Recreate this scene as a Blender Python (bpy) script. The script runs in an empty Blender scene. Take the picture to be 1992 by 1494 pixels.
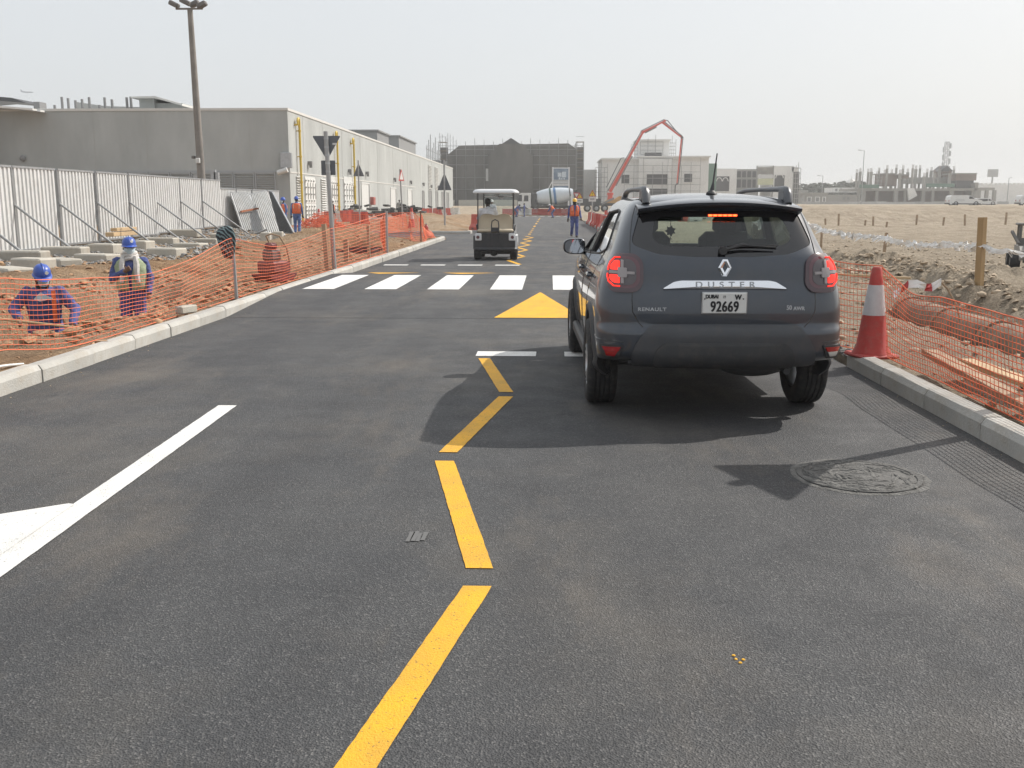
import bpy, bmesh, math, random
import numpy as np
from mathutils import Vector, Matrix, noise as mnoise
from mathutils.bvhtree import BVHTree

# ------------------------------------------------------------------ camera, sky, sun, exposure
scene = bpy.context.scene
F_PX, CX, CY, EYE, HOR, VPX = 1920.0, 996.0, 747.0, 1.55, 395.0, 1069.0
PITCH = math.atan((CY - HOR) / F_PX)
YAW = math.atan((VPX - CX) / F_PX * math.cos(PITCH))
cam_d = bpy.data.cameras.new('camera')
cam = bpy.data.objects.new('camera', cam_d)
scene.collection.objects.link(cam)
cam.location = (0, 0, EYE)
cam.rotation_euler = (math.pi / 2 - PITCH, 0, YAW)
cam_d.sensor_width = 36.0
cam_d.lens = 36.0 * F_PX / 1992.0
cam_d.clip_start = 0.05
cam_d.clip_end = 9000
scene.camera = cam

SUN_EL = math.radians(42)
SUN_AZ = math.radians(34)          # measured from +X towards +Y (sun is to the right, ahead)
sun_dir = Vector((math.cos(SUN_AZ) * math.cos(SUN_EL), math.sin(SUN_AZ) * math.cos(SUN_EL), math.sin(SUN_EL)))
world = bpy.data.worlds.new('World')
scene.world = world
world.use_nodes = True
wn, wl = world.node_tree.nodes, world.node_tree.links
wn.clear()
w_out = wn.new('ShaderNodeOutputWorld')
w_bg = wn.new('ShaderNodeBackground')
w_sky = wn.new('ShaderNodeTexSky')
w_sky.sky_type = 'NISHITA'
w_sky.sun_disc = False
w_sky.sun_elevation = SUN_EL
w_sky.sun_rotation = math.pi / 2 - SUN_AZ
w_sky.air_density = 1.0
w_sky.dust_density = 6.0
w_sky.ozone_density = 1.0
w_mix = wn.new('ShaderNodeMix')
w_mix.data_type = 'RGBA'
w_mix.inputs[0].default_value = 0.66      # dusty, hazy air: most of the blue is washed out
w_mix.inputs[7].default_value = (12.3, 12.75, 13.1, 1)
wl.new(w_sky.outputs[0], w_mix.inputs[6])
wl.new(w_mix.outputs[2], w_bg.inputs[0])
w_bg.inputs[1].default_value = 0.075
wl.new(w_bg.outputs[0], w_out.inputs[0])
sun_d = bpy.data.lights.new('sun', 'SUN')
sun_d.energy = 4.0
sun_d.angle = math.radians(0.42)
sun_d.color = (1.0, 0.95, 0.88)
sun = bpy.data.objects.new('sun', sun_d)
scene.collection.objects.link(sun)
sun.rotation_euler = sun_dir.to_track_quat('Z', 'Y').to_euler()
scene.view_settings.view_transform = 'Standard'
scene.view_settings.look = 'None'
scene.view_settings.exposure = 0.18
scene.view_settings.gamma = 1.0
scene.render.engine = 'CYCLES'
scene.cycles.max_bounces = 8
scene.cycles.transparent_max_bounces = 24
scene.cycles.volume_bounces = 0
scene.cycles.volume_step_rate = 4.0
scene.cycles.volume_max_steps = 64
scene.cycles.use_denoising = True
scene.cycles.sample_clamp_indirect = 6.0

# ------------------------------------------------------------------ pixel helpers (photo pixels -> directions)
def ray(u, v):
    a = (u - CX) / F_PX; b = -(v - CY) / F_PX
    y = math.cos(PITCH) + b * math.sin(PITCH); z = -math.sin(PITCH) + b * math.cos(PITCH)
    c, s = math.cos(YAW), math.sin(YAW)
    return Vector((c * a - s * y, s * a + c * y, z))
def G(u, v, z=0.0):                 # where the pixel meets the level z
    r = ray(u, v); t = (z - EYE) / r.z
    return Vector((r.x * t, r.y * t, z))
def D(u, v, y):                     # where the pixel meets the plane at distance y
    r = ray(u, v); t = y / r.y
    return Vector((r.x * t, y, EYE + r.z * t))
def PX(u, v, x):                    # where the pixel meets the plane at lateral offset x
    r = ray(u, v); t = x / r.x
    return Vector((x, r.y * t, EYE + r.z * t))

# ------------------------------------------------------------------ materials
MATS = {}
def mat(name, col, rough=0.6, metal=0.0, var=0.0, vscale=3.0, bump=0.0, bscale=40.0, coat=0.0, emit=None, es=0.0, alpha=1.0,
        spec=0.5, col2=None, dirt=None, dirt_amt=0.0, rvar=0.0, trans=0.0, stretch=None, rnd=0.0):
    if name in MATS: return MATS[name]
    m = bpy.data.materials.new(name); m.use_nodes = True
    nt = m.node_tree; N, L = nt.nodes, nt.links
    b = N['Principled BSDF']
    b.inputs['Base Color'].default_value = (*col, 1)
    b.inputs['Roughness'].default_value = rough
    b.inputs['Metallic'].default_value = metal
    b.inputs['Coat Weight'].default_value = coat
    b.inputs['Coat Roughness'].default_value = 0.05
    b.inputs['Specular IOR Level'].default_value = spec
    b.inputs['Alpha'].default_value = alpha
    b.inputs['Transmission Weight'].default_value = trans
    if emit:
        b.inputs['Emission Color'].default_value = (*emit, 1); b.inputs['Emission Strength'].default_value = es
    if var > 0 or bump > 0 or dirt or rvar > 0 or rnd > 0:
        tc = N.new('ShaderNodeTexCoord')
        src = tc.outputs['Object']
        if stretch:
            mp = N.new('ShaderNodeMapping'); mp.inputs['Scale'].default_value = stretch
            L.new(src, mp.inputs[0]); src = mp.outputs[0]
        colsock = None
        if var > 0 or col2:
            n1 = N.new('ShaderNodeTexNoise'); n1.inputs['Scale'].default_value = vscale; n1.inputs['Detail'].default_value = 7
            n1.inputs['Roughness'].default_value = 0.62
            L.new(src, n1.inputs['Vector'])
            cr = N.new('ShaderNodeValToRGB')
            c2 = col2 or tuple(c * (1 - var) for c in col)
            c1 = tuple(min(1, c * (1 + var * 0.6)) for c in col) if not col2 else col
            cr.color_ramp.elements[0].position = 0.32; cr.color_ramp.elements[1].position = 0.68
            cr.color_ramp.elements[0].color = (*c2, 1); cr.color_ramp.elements[1].color = (*c1, 1)
            L.new(n1.outputs[0], cr.inputs[0]); colsock = cr.outputs[0]
        if dirt:
            n2 = N.new('ShaderNodeTexNoise'); n2.inputs['Scale'].default_value = vscale * 2.3; n2.inputs['Detail'].default_value = 9
            n2.inputs['Roughness'].default_value = 0.7
            L.new(src, n2.inputs['Vector'])
            mr = N.new('ShaderNodeMapRange'); mr.inputs[1].default_value = 0.48; mr.inputs[2].default_value = 0.75
            mr.inputs[4].default_value = dirt_amt
            L.new(n2.outputs[0], mr.inputs[0])
            mx = N.new('ShaderNodeMix'); mx.data_type = 'RGBA'
            L.new(mr.outputs[0], mx.inputs[0])
            if colsock: L.new(colsock, mx.inputs[6])
            else: mx.inputs[6].default_value = (*col, 1)
            mx.inputs[7].default_value = (*dirt, 1); colsock = mx.outputs[2]
        if rnd > 0:
            oi = N.new('ShaderNodeObjectInfo')
            mr3 = N.new('ShaderNodeMapRange'); mr3.inputs[3].default_value = 1 - rnd; mr3.inputs[4].default_value = 1 + rnd
            L.new(oi.outputs['Random'], mr3.inputs[0])
            hs = N.new('ShaderNodeHueSaturation')
            if colsock: L.new(colsock, hs.inputs['Color'])
            else: hs.inputs['Color'].default_value = (*col, 1)
            L.new(mr3.outputs[0], hs.inputs['Value']); colsock = hs.outputs[0]
        if colsock: L.new(colsock, b.inputs['Base Color'])
        if rvar > 0:
            n3 = N.new('ShaderNodeTexNoise'); n3.inputs['Scale'].default_value = vscale * 1.7; n3.inputs['Detail'].default_value = 6
            L.new(src, n3.inputs['Vector'])
            mr2 = N.new('ShaderNodeMapRange'); mr2.inputs[1].default_value = .3; mr2.inputs[2].default_value = .7
            mr2.inputs[3].default_value = max(0.02, rough - rvar); mr2.inputs[4].default_value = min(1, rough + rvar)
            L.new(n3.outputs[0], mr2.inputs[0]); L.new(mr2.outputs[0], b.inputs['Roughness'])
        if bump > 0:
            nb = N.new('ShaderNodeTexNoise'); nb.inputs['Scale'].default_value = bscale; nb.inputs['Detail'].default_value = 5
            L.new(src, nb.inputs['Vector'])
            bp = N.new('ShaderNodeBump'); bp.inputs['Strength'].default_value = bump; bp.inputs['Distance'].default_value = 0.02
            L.new(nb.outputs[0], bp.inputs['Height']); L.new(bp.outputs[0], b.inputs['Normal'])
    MATS[name] = m
    return m

# ------------------------------------------------------------------ mesh helpers
COL = scene.collection
def link(o, parent=None):
    COL.objects.link(o)
    if parent is not None: o.parent = parent
    return o
def tag(o, label=None, cat=None, group=None, kind=None):
    if label: o['label'] = label
    if cat: o['category'] = cat
    if group: o['group'] = group
    if kind: o['kind'] = kind
    return o
def empty(name, loc=(0, 0, 0), rz=0.0, label=None, cat=None, group=None, scale=1.0):
    o = bpy.data.objects.new(name, None); COL.objects.link(o)
    o.location = loc; o.rotation_euler = (0, 0, rz); o.scale = (scale,) * 3; o.empty_display_size = 0.1
    return tag(o, label, cat, group)
def copy_tree(o, parent=None):
    c = o.copy(); COL.objects.link(c); c.parent = parent
    for ch in o.children:
        copy_tree(ch, c)
    return c
class MB:
    def __init__(s): s.v = []; s.f = []
    def add(s, vs, fs):
        b = len(s.v); s.v += [tuple(x) for x in vs]; s.f += [tuple(i + b for i in f) for f in fs]; return s
    def box(s, c, d, rz=0.0, M=None):
        x, y, z = d[0] / 2, d[1] / 2, d[2] / 2
        pts = [Vector((sx * x, sy * y, sz * z)) for sz in (-1, 1) for sy in (-1, 1) for sx in (-1, 1)]
        R = M or Matrix.Rotation(rz, 3, 'Z')
        pts = [R @ p + Vector(c) for p in pts]
        return s.add(pts, [(0, 2, 3, 1), (4, 5, 7, 6), (0, 1, 5, 4), (2, 6, 7, 3), (0, 4, 6, 2), (1, 3, 7, 5)])
    def bx(s, x0, x1, y0, y1, z0, z1):
        return s.box(((x0 + x1) / 2, (y0 + y1) / 2, (z0 + z1) / 2), (abs(x1 - x0), abs(y1 - y0), abs(z1 - z0)))
    def cbox(s, c, d, ch=0.01, M=None, rz=0.0):       # chamfered box
        hx, hy, hz = d[0] / 2, d[1] / 2, d[2] / 2
        R = M or Matrix.Rotation(rz, 3, 'Z')
        bm = bmesh.new(); bmesh.ops.create_cube(bm, size=1)
        for v in bm.verts: v.co = Vector((v.co.x * d[0], v.co.y * d[1], v.co.z * d[2]))
        bmesh.ops.bevel(bm, geom=list(bm.edges), offset=min(ch, min(d) * .45), segments=1, affect='EDGES', profile=.5)
        bm.verts.index_update()
        vs = [R @ v.co + Vector(c) for v in bm.verts]; fs = [[v.index for v in f.verts] for f in bm.faces]
        bm.free(); return s.add(vs, fs)
    def beam(s, p, q, w, h=None):
        p, q = Vector(p), Vector(q); d = q - p; L = d.length
        if L < 1e-6: return s
        R = d.to_track_quat('Y', 'Z').to_matrix()
        return s.box((p + q) / 2, (w, L, h or w), M=R)
    def cyl(s, p, q, r0, r1=None, n=10, cap=True):
        r1 = r0 if r1 is None else r1
        p, q = Vector(p), Vector(q); R = (q - p).to_track_quat('Z', 'Y').to_matrix()
        vs = []
        for c, r in ((p, r0), (q, r1)):
            for i in range(n):
                a = 2 * math.pi * i / n; vs.append(R @ Vector((r * math.cos(a), r * math.sin(a), 0)) + c)
        fs = [(i, (i + 1) % n, n + (i + 1) % n, n + i) for i in range(n)]
        if cap: fs += [tuple(range(n - 1, -1, -1)), tuple(range(n, 2 * n))]
        return s.add(vs, fs)
    def tube(s, path, r, n=8, closed=False):
        P = [Vector(p) for p in path]; m = len(P); vs = []; prev = None
        rr = r if isinstance(r, (list, tuple)) else [r] * m
        for i, p in enumerate(P):
            t = (P[(i + 1) % m] - P[i - 1]) if closed else (P[min(i + 1, m - 1)] - P[max(i - 1, 0)])
            t.normalize()
            if prev is None:
                up = Vector((0, 0, 1)) if abs(t.z) < .95 else Vector((1, 0, 0))
                a = t.cross(up).normalized()
            else:
                a = (prev - t * prev.dot(t)).normalized()
            prev = a; b = t.cross(a)
            for k in range(n):
                an = 2 * math.pi * k / n; vs.append(p + (a * math.cos(an) + b * math.sin(an)) * rr[i])
        fs = []
        for i in range(m if closed else m - 1):
            j = (i + 1) % m
            for k in range(n): fs.append((i * n + k, i * n + (k + 1) % n, j * n + (k + 1) % n, j * n + k))
        if not closed: fs += [tuple(range(n - 1, -1, -1)), tuple(range((m - 1) * n, m * n))]
        return s.add(vs, fs)
    def ell(s, c, r, nu=14, nv=9, M=None):
        c = Vector(c); R = M or Matrix.Identity(3)
        vs = [c + R @ Vector((0, 0, -r[2]))]
        for j in range(1, nv):
            ph = -math.pi / 2 + math.pi * j / nv
            for i in range(nu):
                a = 2 * math.pi * i / nu
                vs.append(c + R @ Vector((r[0] * math.cos(ph) * math.cos(a), r[1] * math.cos(ph) * math.sin(a), r[2] * math.sin(ph))))
        vs.append(c + R @ Vector((0, 0, r[2])))
        fs = [(0, 1 + (i + 1) % nu, 1 + i) for i in range(nu)]
        for j in range(nv - 2):
            for i in range(nu):
                a = 1 + j * nu + i; b = 1 + j * nu + (i + 1) % nu; fs.append((a, b, b + nu, a + nu))
        t = len(vs) - 1; o = 1 + (nv - 2) * nu
        fs += [(o + i, o + (i + 1) % nu, t) for i in range(nu)]
        return s.add(vs, fs)
    def lathe(s, prof, c=(0, 0, 0), n=24, M=None, capped=True):      # prof: (r, z)
        c = Vector(c); R = M or Matrix.Identity(3); vs = []
        for r, z in prof:
            for i in range(n):
                a = 2 * math.pi * i / n; vs.append(c + R @ Vector((r * math.cos(a), r * math.sin(a), z)))
        fs = []
        for j in range(len(prof) - 1):
            for i in range(n): fs.append((j * n + i, j * n + (i + 1) % n, (j + 1) * n + (i + 1) % n, (j + 1) * n + i))
        if capped: fs += [tuple(range(n - 1, -1, -1)), tuple(range((len(prof) - 1) * n, len(prof) * n))]
        return s.add(vs, fs)
    def loft(s, rings, cap=True):
        n = len(rings[0]); vs = [p for r in rings for p in r]; fs = []
        for j in range(len(rings) - 1):
            for i in range(n): fs.append((j * n + i, j * n + (i + 1) % n, (j + 1) * n + (i + 1) % n, (j + 1) * n + i))
        if cap: fs += [tuple(range(n - 1, -1, -1)), tuple(range((len(rings) - 1) * n, len(rings) * n))]
        return s.add(vs, fs)
    def prism(s, poly, fn, a, b):          # fn(x, y, t) -> 3-D; poly extruded from t=a to t=b
        n = len(poly); vs = [fn(x, y, a) for x, y in poly] + [fn(x, y, b) for x, y in poly]
        fs = [tuple(range(n - 1, -1, -1)), tuple(range(n, 2 * n))] + [(i, (i + 1) % n, n + (i + 1) % n, n + i) for i in range(n)]
        return s.add(vs, fs)
    def grid(s, pts):                      # pts[j][i]
        m, n = len(pts), len(pts[0]); vs = [p for r in pts for p in r]
        return s.add(vs, [(j * n + i, j * n + i + 1, (j + 1) * n + i + 1, (j + 1) * n + i) for j in range(m - 1) for i in range(n - 1)])
    def mesh(s, name, mats=None, smooth=False, angle=40, fix=True):
        me = bpy.data.meshes.new(name); me.from_pydata(s.v, [], s.f)
        if fix:
            bm = bmesh.new(); bm.from_mesh(me); bmesh.ops.recalc_face_normals(bm, faces=bm.faces); bm.to_mesh(me); bm.free()
        if mats is not None:
            for m in (mats if isinstance(mats, (list, tuple)) else [mats]): me.materials.append(m)
        if smooth:
            me.shade_smooth()
            me.set_sharp_from_angle(angle=math.radians(angle))
        return me
    def build(s, name, mats=None, parent=None, smooth=False, angle=40, fix=True, label=None, cat=None, group=None, kind=None, loc=None):
        o = bpy.data.objects.new(name, s.mesh(name, mats, smooth, angle, fix))
        link(o, parent)
        if loc is not None: o.location = loc
        return tag(o, label, cat, group, kind)
def text_mesh(txt, size, depth=0.002, align='CENTER', spacing=1.0, sx=1.0, bold=0.0):
    cu = bpy.data.curves.new('lettering', 'FONT'); cu.body = txt; cu.size = size; cu.extrude = depth / 2
    cu.align_x = align; cu.align_y = 'CENTER'; cu.space_character = spacing
    o = bpy.data.objects.new('lettering', cu); COL.objects.link(o)
    dg = bpy.context.evaluated_depsgraph_get()
    me = bpy.data.meshes.new_from_object(o.evaluated_get(dg))
    bpy.data.objects.remove(o); bpy.data.curves.remove(cu)
    if sx != 1.0:
        for v in me.vertices: v.co.x *= sx
    if bold > 0:                       # thicken the strokes by stacking shifted copies
        bm = bmesh.new()
        for k, dx in enumerate((-bold, 0, bold)):
            for dy in ((0,) if k == 1 else (-bold * .5, bold * .5)):
                c = me.copy()
                for v in c.vertices: v.co.x += dx; v.co.y += dy; v.co.z += k * .0002
                bm.from_mesh(c); bpy.data.meshes.remove(c)
        bm.to_mesh(me); bm.free()
    me.materials.clear()
    return me
def text_obj(name, txt, size, M, m, parent=None, depth=0.002, **k):   # M: 4x4, letters lie in its local xy-plane
    me = text_mesh(txt, size, depth, **k); me.materials.append(m)
    o = bpy.data.objects.new(name, me); link(o, parent); o.matrix_local = M
    return o
def frame(o, x, y):                       # 4x4 with local x, y axes at origin o
    x = Vector(x).normalized(); y = Vector(y).normalized(); z = x.cross(y)
    return Matrix(((x.x, y.x, z.x, o[0]), (x.y, y.y, z.y, o[1]), (x.z, y.z, z.z, o[2]), (0, 0, 0, 1)))
def bool_cut(o, cutters):
    for c in cutters:
        md = o.modifiers.new('cut', 'BOOLEAN'); md.operation = 'DIFFERENCE'; md.object = c; md.solver = 'EXACT'
    dg = bpy.context.evaluated_depsgraph_get()
    me = bpy.data.meshes.new_from_object(o.evaluated_get(dg))
    o.modifiers.clear(); old = o.data; nm = old.name; o.data = me
    bpy.data.meshes.remove(old); me.name = nm
    for c in cutters:
        d = c.data; bpy.data.objects.remove(c); bpy.data.meshes.remove(d)
def smoothstep(a, b, x):
    t = min(1, max(0, (x - a) / (b - a))); return t * t * (3 - 2 * t)
def fbm(x, y, z=0.0, o=4): return mnoise.fractal(Vector((x, y, z)), 1.0, 2.0, o)
# ------------------------------------------------------------------ ground, road, kerbs, markings
KL, KR = -4.45, 2.88               # road edges (kerb faces)
def table_z(y):                    # raised crossing
    if y <= 13.4 or y >= 22.3: return 0.0
    if y < 16.1: return 0.12 * (y - 13.4) / 2.7
    if y <= 20.2: return 0.12
    return 0.12 * (22.3 - y) / 2.1
def gauss(x, y, cx, cy, sx, sy): return math.exp(-(((x - cx) / sx) ** 2 + ((y - cy) / sy) ** 2))
def ground_z(x, y):
    if y > 300: return 1.05
    far = 1.05 * smoothstep(152, 184, y)
    if KL - 0.06 < x < KR + 0.06 and y < 121: return -0.06
    if x <= 0:
        if -60 < x < -4.3 and 43.2 < y < 50.6 and x > -12: return -0.06
        z = 0.10 + 0.02 * fbm(x * .5, y * .5)
        z += 0.22 * smoothstep(-9.5, -12.8, x) * (1 - smoothstep(40, 44, y))
        z += 0.25 * smoothstep(24, 42, y) * smoothstep(-11.5, -13.5, x) * (1 - smoothstep(41, 44, y))
        ex = 0.22 * fbm(x * .9, y * .9, 3.1)
        tr = smoothstep(-7.55, -6.95, x + ex) * (1 - smoothstep(-5.95, -5.45, x + ex)) * smoothstep(9.0, 9.9, y + ex) * (1 - smoothstep(16.4, 18.2, y + ex))
        z -= 0.98 * tr
        z += 0.30 * gauss(x, y, -8.7, 15.5, 1.0, 4.5) + 0.16 * gauss(x, y, -9.3, 21, 1.3, 3.0)
        z += 0.10 * gauss(x, y, -5.1, 9.5, .35, 2.5)
        z += 0.62 * gauss(x, y, -7.3, 31.5, 1.5, 2.6) + 0.5 * gauss(x, y, -6.9, 35.5, 1.2, 2.0) + 0.35 * gauss(x, y, -8.5, 27.5, 1.6, 2.0)
        z -= 0.55 * smoothstep(-6.4, -6.0, x) * (1 - smoothstep(-5.3, -5.05, x)) * smoothstep(28.2, 28.7, y) * (1 - smoothstep(31.0, 31.6, y))
        z += 0.8 * gauss(x, y, -8.2, 66, 2.4, 5) + 0.6 * gauss(x, y, -7, 80, 2.0, 7) + 0.35 * gauss(x, y, -6.4, 58, 1.2, 3)
        if x < KL:
            e = smoothstep(KL - .1, KL - .9, x)
            z += e * (0.05 * fbm(x * 1.7, y * 1.7, 5) + 0.035 * fbm(x * 4.3, y * 4.3, 1) + 0.030 * fbm(x * 11, y * 11, 2) * (1 - smoothstep(22, 36, y)))
        return max(z, far) if y > 121 else z
    z = 0.06 + 0.1 * smoothstep(3.0, 4.2, x)
    z += (0.06 * fbm(x * .35, y * .22, 9) + 0.035 * fbm(x * 1.1, y * 1.1, 4) + 0.032 * fbm(x * 3.6, y * 3.6, 7)) * smoothstep(3.0, 3.8, x)
    z += 0.030 * fbm(x * 10, y * 10, 2) * smoothstep(3.0, 3.8, x) * (1 - smoothstep(20, 34, y))
    # spoil ridge beyond the pipe trench, broken into clods
    rg = gauss(x, 0, 6.3 + .35 * math.sin(y * .8), 0, .62, 1) * smoothstep(8, 10, y) * (1 - smoothstep(17.5, 20, y))
    z += rg * (0.28 + 0.22 * fbm(x * 2.2, y * 2.2, 11))
    rg2 = gauss(x, y, 6.3, 20.5, 1.8, .8); z += rg2 * (.38 + .25 * fbm(x * 2, y * 2, 12))
    rg3 = gauss(x, y, 9.0, 18.5, 2.2, .7); z += rg3 * (.22 + .2 * fbm(x * 2, y * 2, 13))
    z -= 0.26 * gauss(x, 0, 5.0, 0, .42, 1) * smoothstep(8.2, 9, y) * (1 - smoothstep(13.6, 14.6, y))
    z -= 0.10 * smoothstep(22, 30, y) * (1 - smoothstep(66, 72, y)) * smoothstep(4, 8, x)
    # wheel ruts
    if y > 16:
        r = math.sin((x * .92 - y * .38) * 2.6 + 1.5 * fbm(x * .12, y * .12, 3)); z += 0.03 * r * smoothstep(4.5, 6.5, x) * (1 - smoothstep(45, 70, y))
    bm_ = 1.22 * smoothstep(71, 81, y + 1.4 * fbm(x * .13, y * .1, 2)) * smoothstep(9, 16, x)
    if 60 < y < 92: z += (.16 * fbm(x * .35, y * .35, 6) + .10 * fbm(x * 1.1, y * 1.1, 8)) * smoothstep(10, 14, x); bm_ *= 1 + .10 * fbm(x * .5, y * .5, 15)
    return max(z, z * .3 + bm_, far) if y > 60 else z
def axis_pts(a, lo, hi, step, b, grow):
    pts = list(np.arange(lo, hi + 1e-6, step)); d = step; p = lo
    while p > a: d *= grow; p -= d; pts.insert(0, p)
    d = step; p = hi
    while p < b: d *= grow; p += d; pts.append(p)
    return pts
xs = sorted(axis_pts(-1400, -14, 14, 0.11, 1400, 1.13) + [KL - .07, KL - .05, KR + .05, KR + .07])
ys = sorted(axis_pts(-60, 5.0, 36, 0.11, 2200, 1.04) + [43.1, 43.3, 50.5, 50.7, 120.9, 121.1])
gm = MB(); gm.grid([[(x, y, ground_z(x, y)) for x in xs] for y in ys])
def ground_mat():
    m = bpy.data.materials.new('earth'); m.use_nodes = True; N, L = m.node_tree.nodes, m.node_tree.links
    b = N['Principled BSDF']; b.inputs['Roughness'].default_value = .95; b.inputs['Specular IOR Level'].default_value = .15
    tc = N.new('ShaderNodeTexCoord'); sp = N.new('ShaderNodeSeparateXYZ'); L.new(tc.outputs['Object'], sp.inputs[0])
    def noise(sc, det=8, ro=.62):
        n = N.new('ShaderNodeTexNoise'); n.inputs['Scale'].default_value = sc; n.inputs['Detail'].default_value = det; n.inputs['Roughness'].default_value = ro
        L.new(tc.outputs['Object'], n.inputs['Vector']); return n.outputs[0]
    def ramp(s, p0, c0, p1, c1):
        r = N.new('ShaderNodeValToRGB'); r.color_ramp.elements[0].position = p0; r.color_ramp.elements[1].position = p1
        r.color_ramp.elements[0].color = (*c0, 1); r.color_ramp.elements[1].color = (*c1, 1); L.new(s, r.inputs[0]); return r.outputs[0]
    def mix(f, a, c):
        x = N.new('ShaderNodeMix'); x.data_type = 'RGBA'; L.new(f, x.inputs[0]); L.new(a, x.inputs[6]); L.new(c, x.inputs[7]); return x.outputs[2]
    left = ramp(noise(1.3), .33, (.29, .175, .098), .68, (.51, .345, .21))
    pale = ramp(noise(.7), .35, (.42, .315, .215), .66, (.55, .43, .305))
    left = mix(ramp(noise(.22, 3), .46, (0, 0, 0), .64, (.85, .85, .85)), left, pale)
    right = ramp(noise(.9, 9, .7), .32, (.33, .265, .195), .68, (.54, .455, .35))
    fine = ramp(noise(22, 4), .3, (.74, .74, .74), .62, (1.08, 1.08, 1.08))
    mr = N.new('ShaderNodeMapRange'); mr.inputs[1].default_value = -3; mr.inputs[2].default_value = 2.5; L.new(sp.outputs[0], mr.inputs[0])
    base = mix(mr.outputs[0], left, right)
    # far away the whole plain is pale sand
    mr2 = N.new('ShaderNodeMapRange'); mr2.inputs[1].default_value = 55; mr2.inputs[2].default_value = 130; L.new(sp.outputs[1], mr2.inputs[0])
    base = mix(mr2.outputs[0], base, right)
    mul = N.new('ShaderNodeMix'); mul.data_type = 'RGBA'; mul.blend_type = 'MULTIPLY'; mul.inputs[0].default_value = 1
    L.new(base, mul.inputs[6]); L.new(fine, mul.inputs[7]); L.new(mul.outputs[2], b.inputs['Base Color'])
    ad = N.new('ShaderNodeMath'); ad.operation = 'ADD'; L.new(noise(9, 9, .7), ad.inputs[0]); L.new(noise(70, 4), ad.inputs[1])
    bp = N.new('ShaderNodeBump'); bp.inputs['Strength'].default_value = 1.0; bp.inputs['Distance'].default_value = .07
    L.new(ad.outputs[0], bp.inputs['Height'])
    mp = N.new('ShaderNodeMapping'); mp.inputs['Rotation'].default_value = (0, 0, .4); mp.inputs['Scale'].default_value = (1.6, .55, 1); L.new(tc.outputs['Object'], mp.inputs[0])
    nr = N.new('ShaderNodeTexNoise'); nr.inputs['Scale'].default_value = 1.1; nr.inputs['Detail'].default_value = 7; nr.inputs['Roughness'].default_value = .62; L.new(mp.outputs[0], nr.inputs['Vector'])
    b2 = N.new('ShaderNodeBump'); b2.inputs['Strength'].default_value = .75; b2.inputs['Distance'].default_value = .55
    L.new(nr.outputs[0], b2.inputs['Height']); L.new(bp.outputs[0], b2.inputs['Normal']); L.new(b2.outputs[0], b.inputs['Normal'])
    return m
EARTH = ground_mat()
gm.build('ground', EARTH, smooth=True, angle=75, fix=False, kind='structure')

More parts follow.
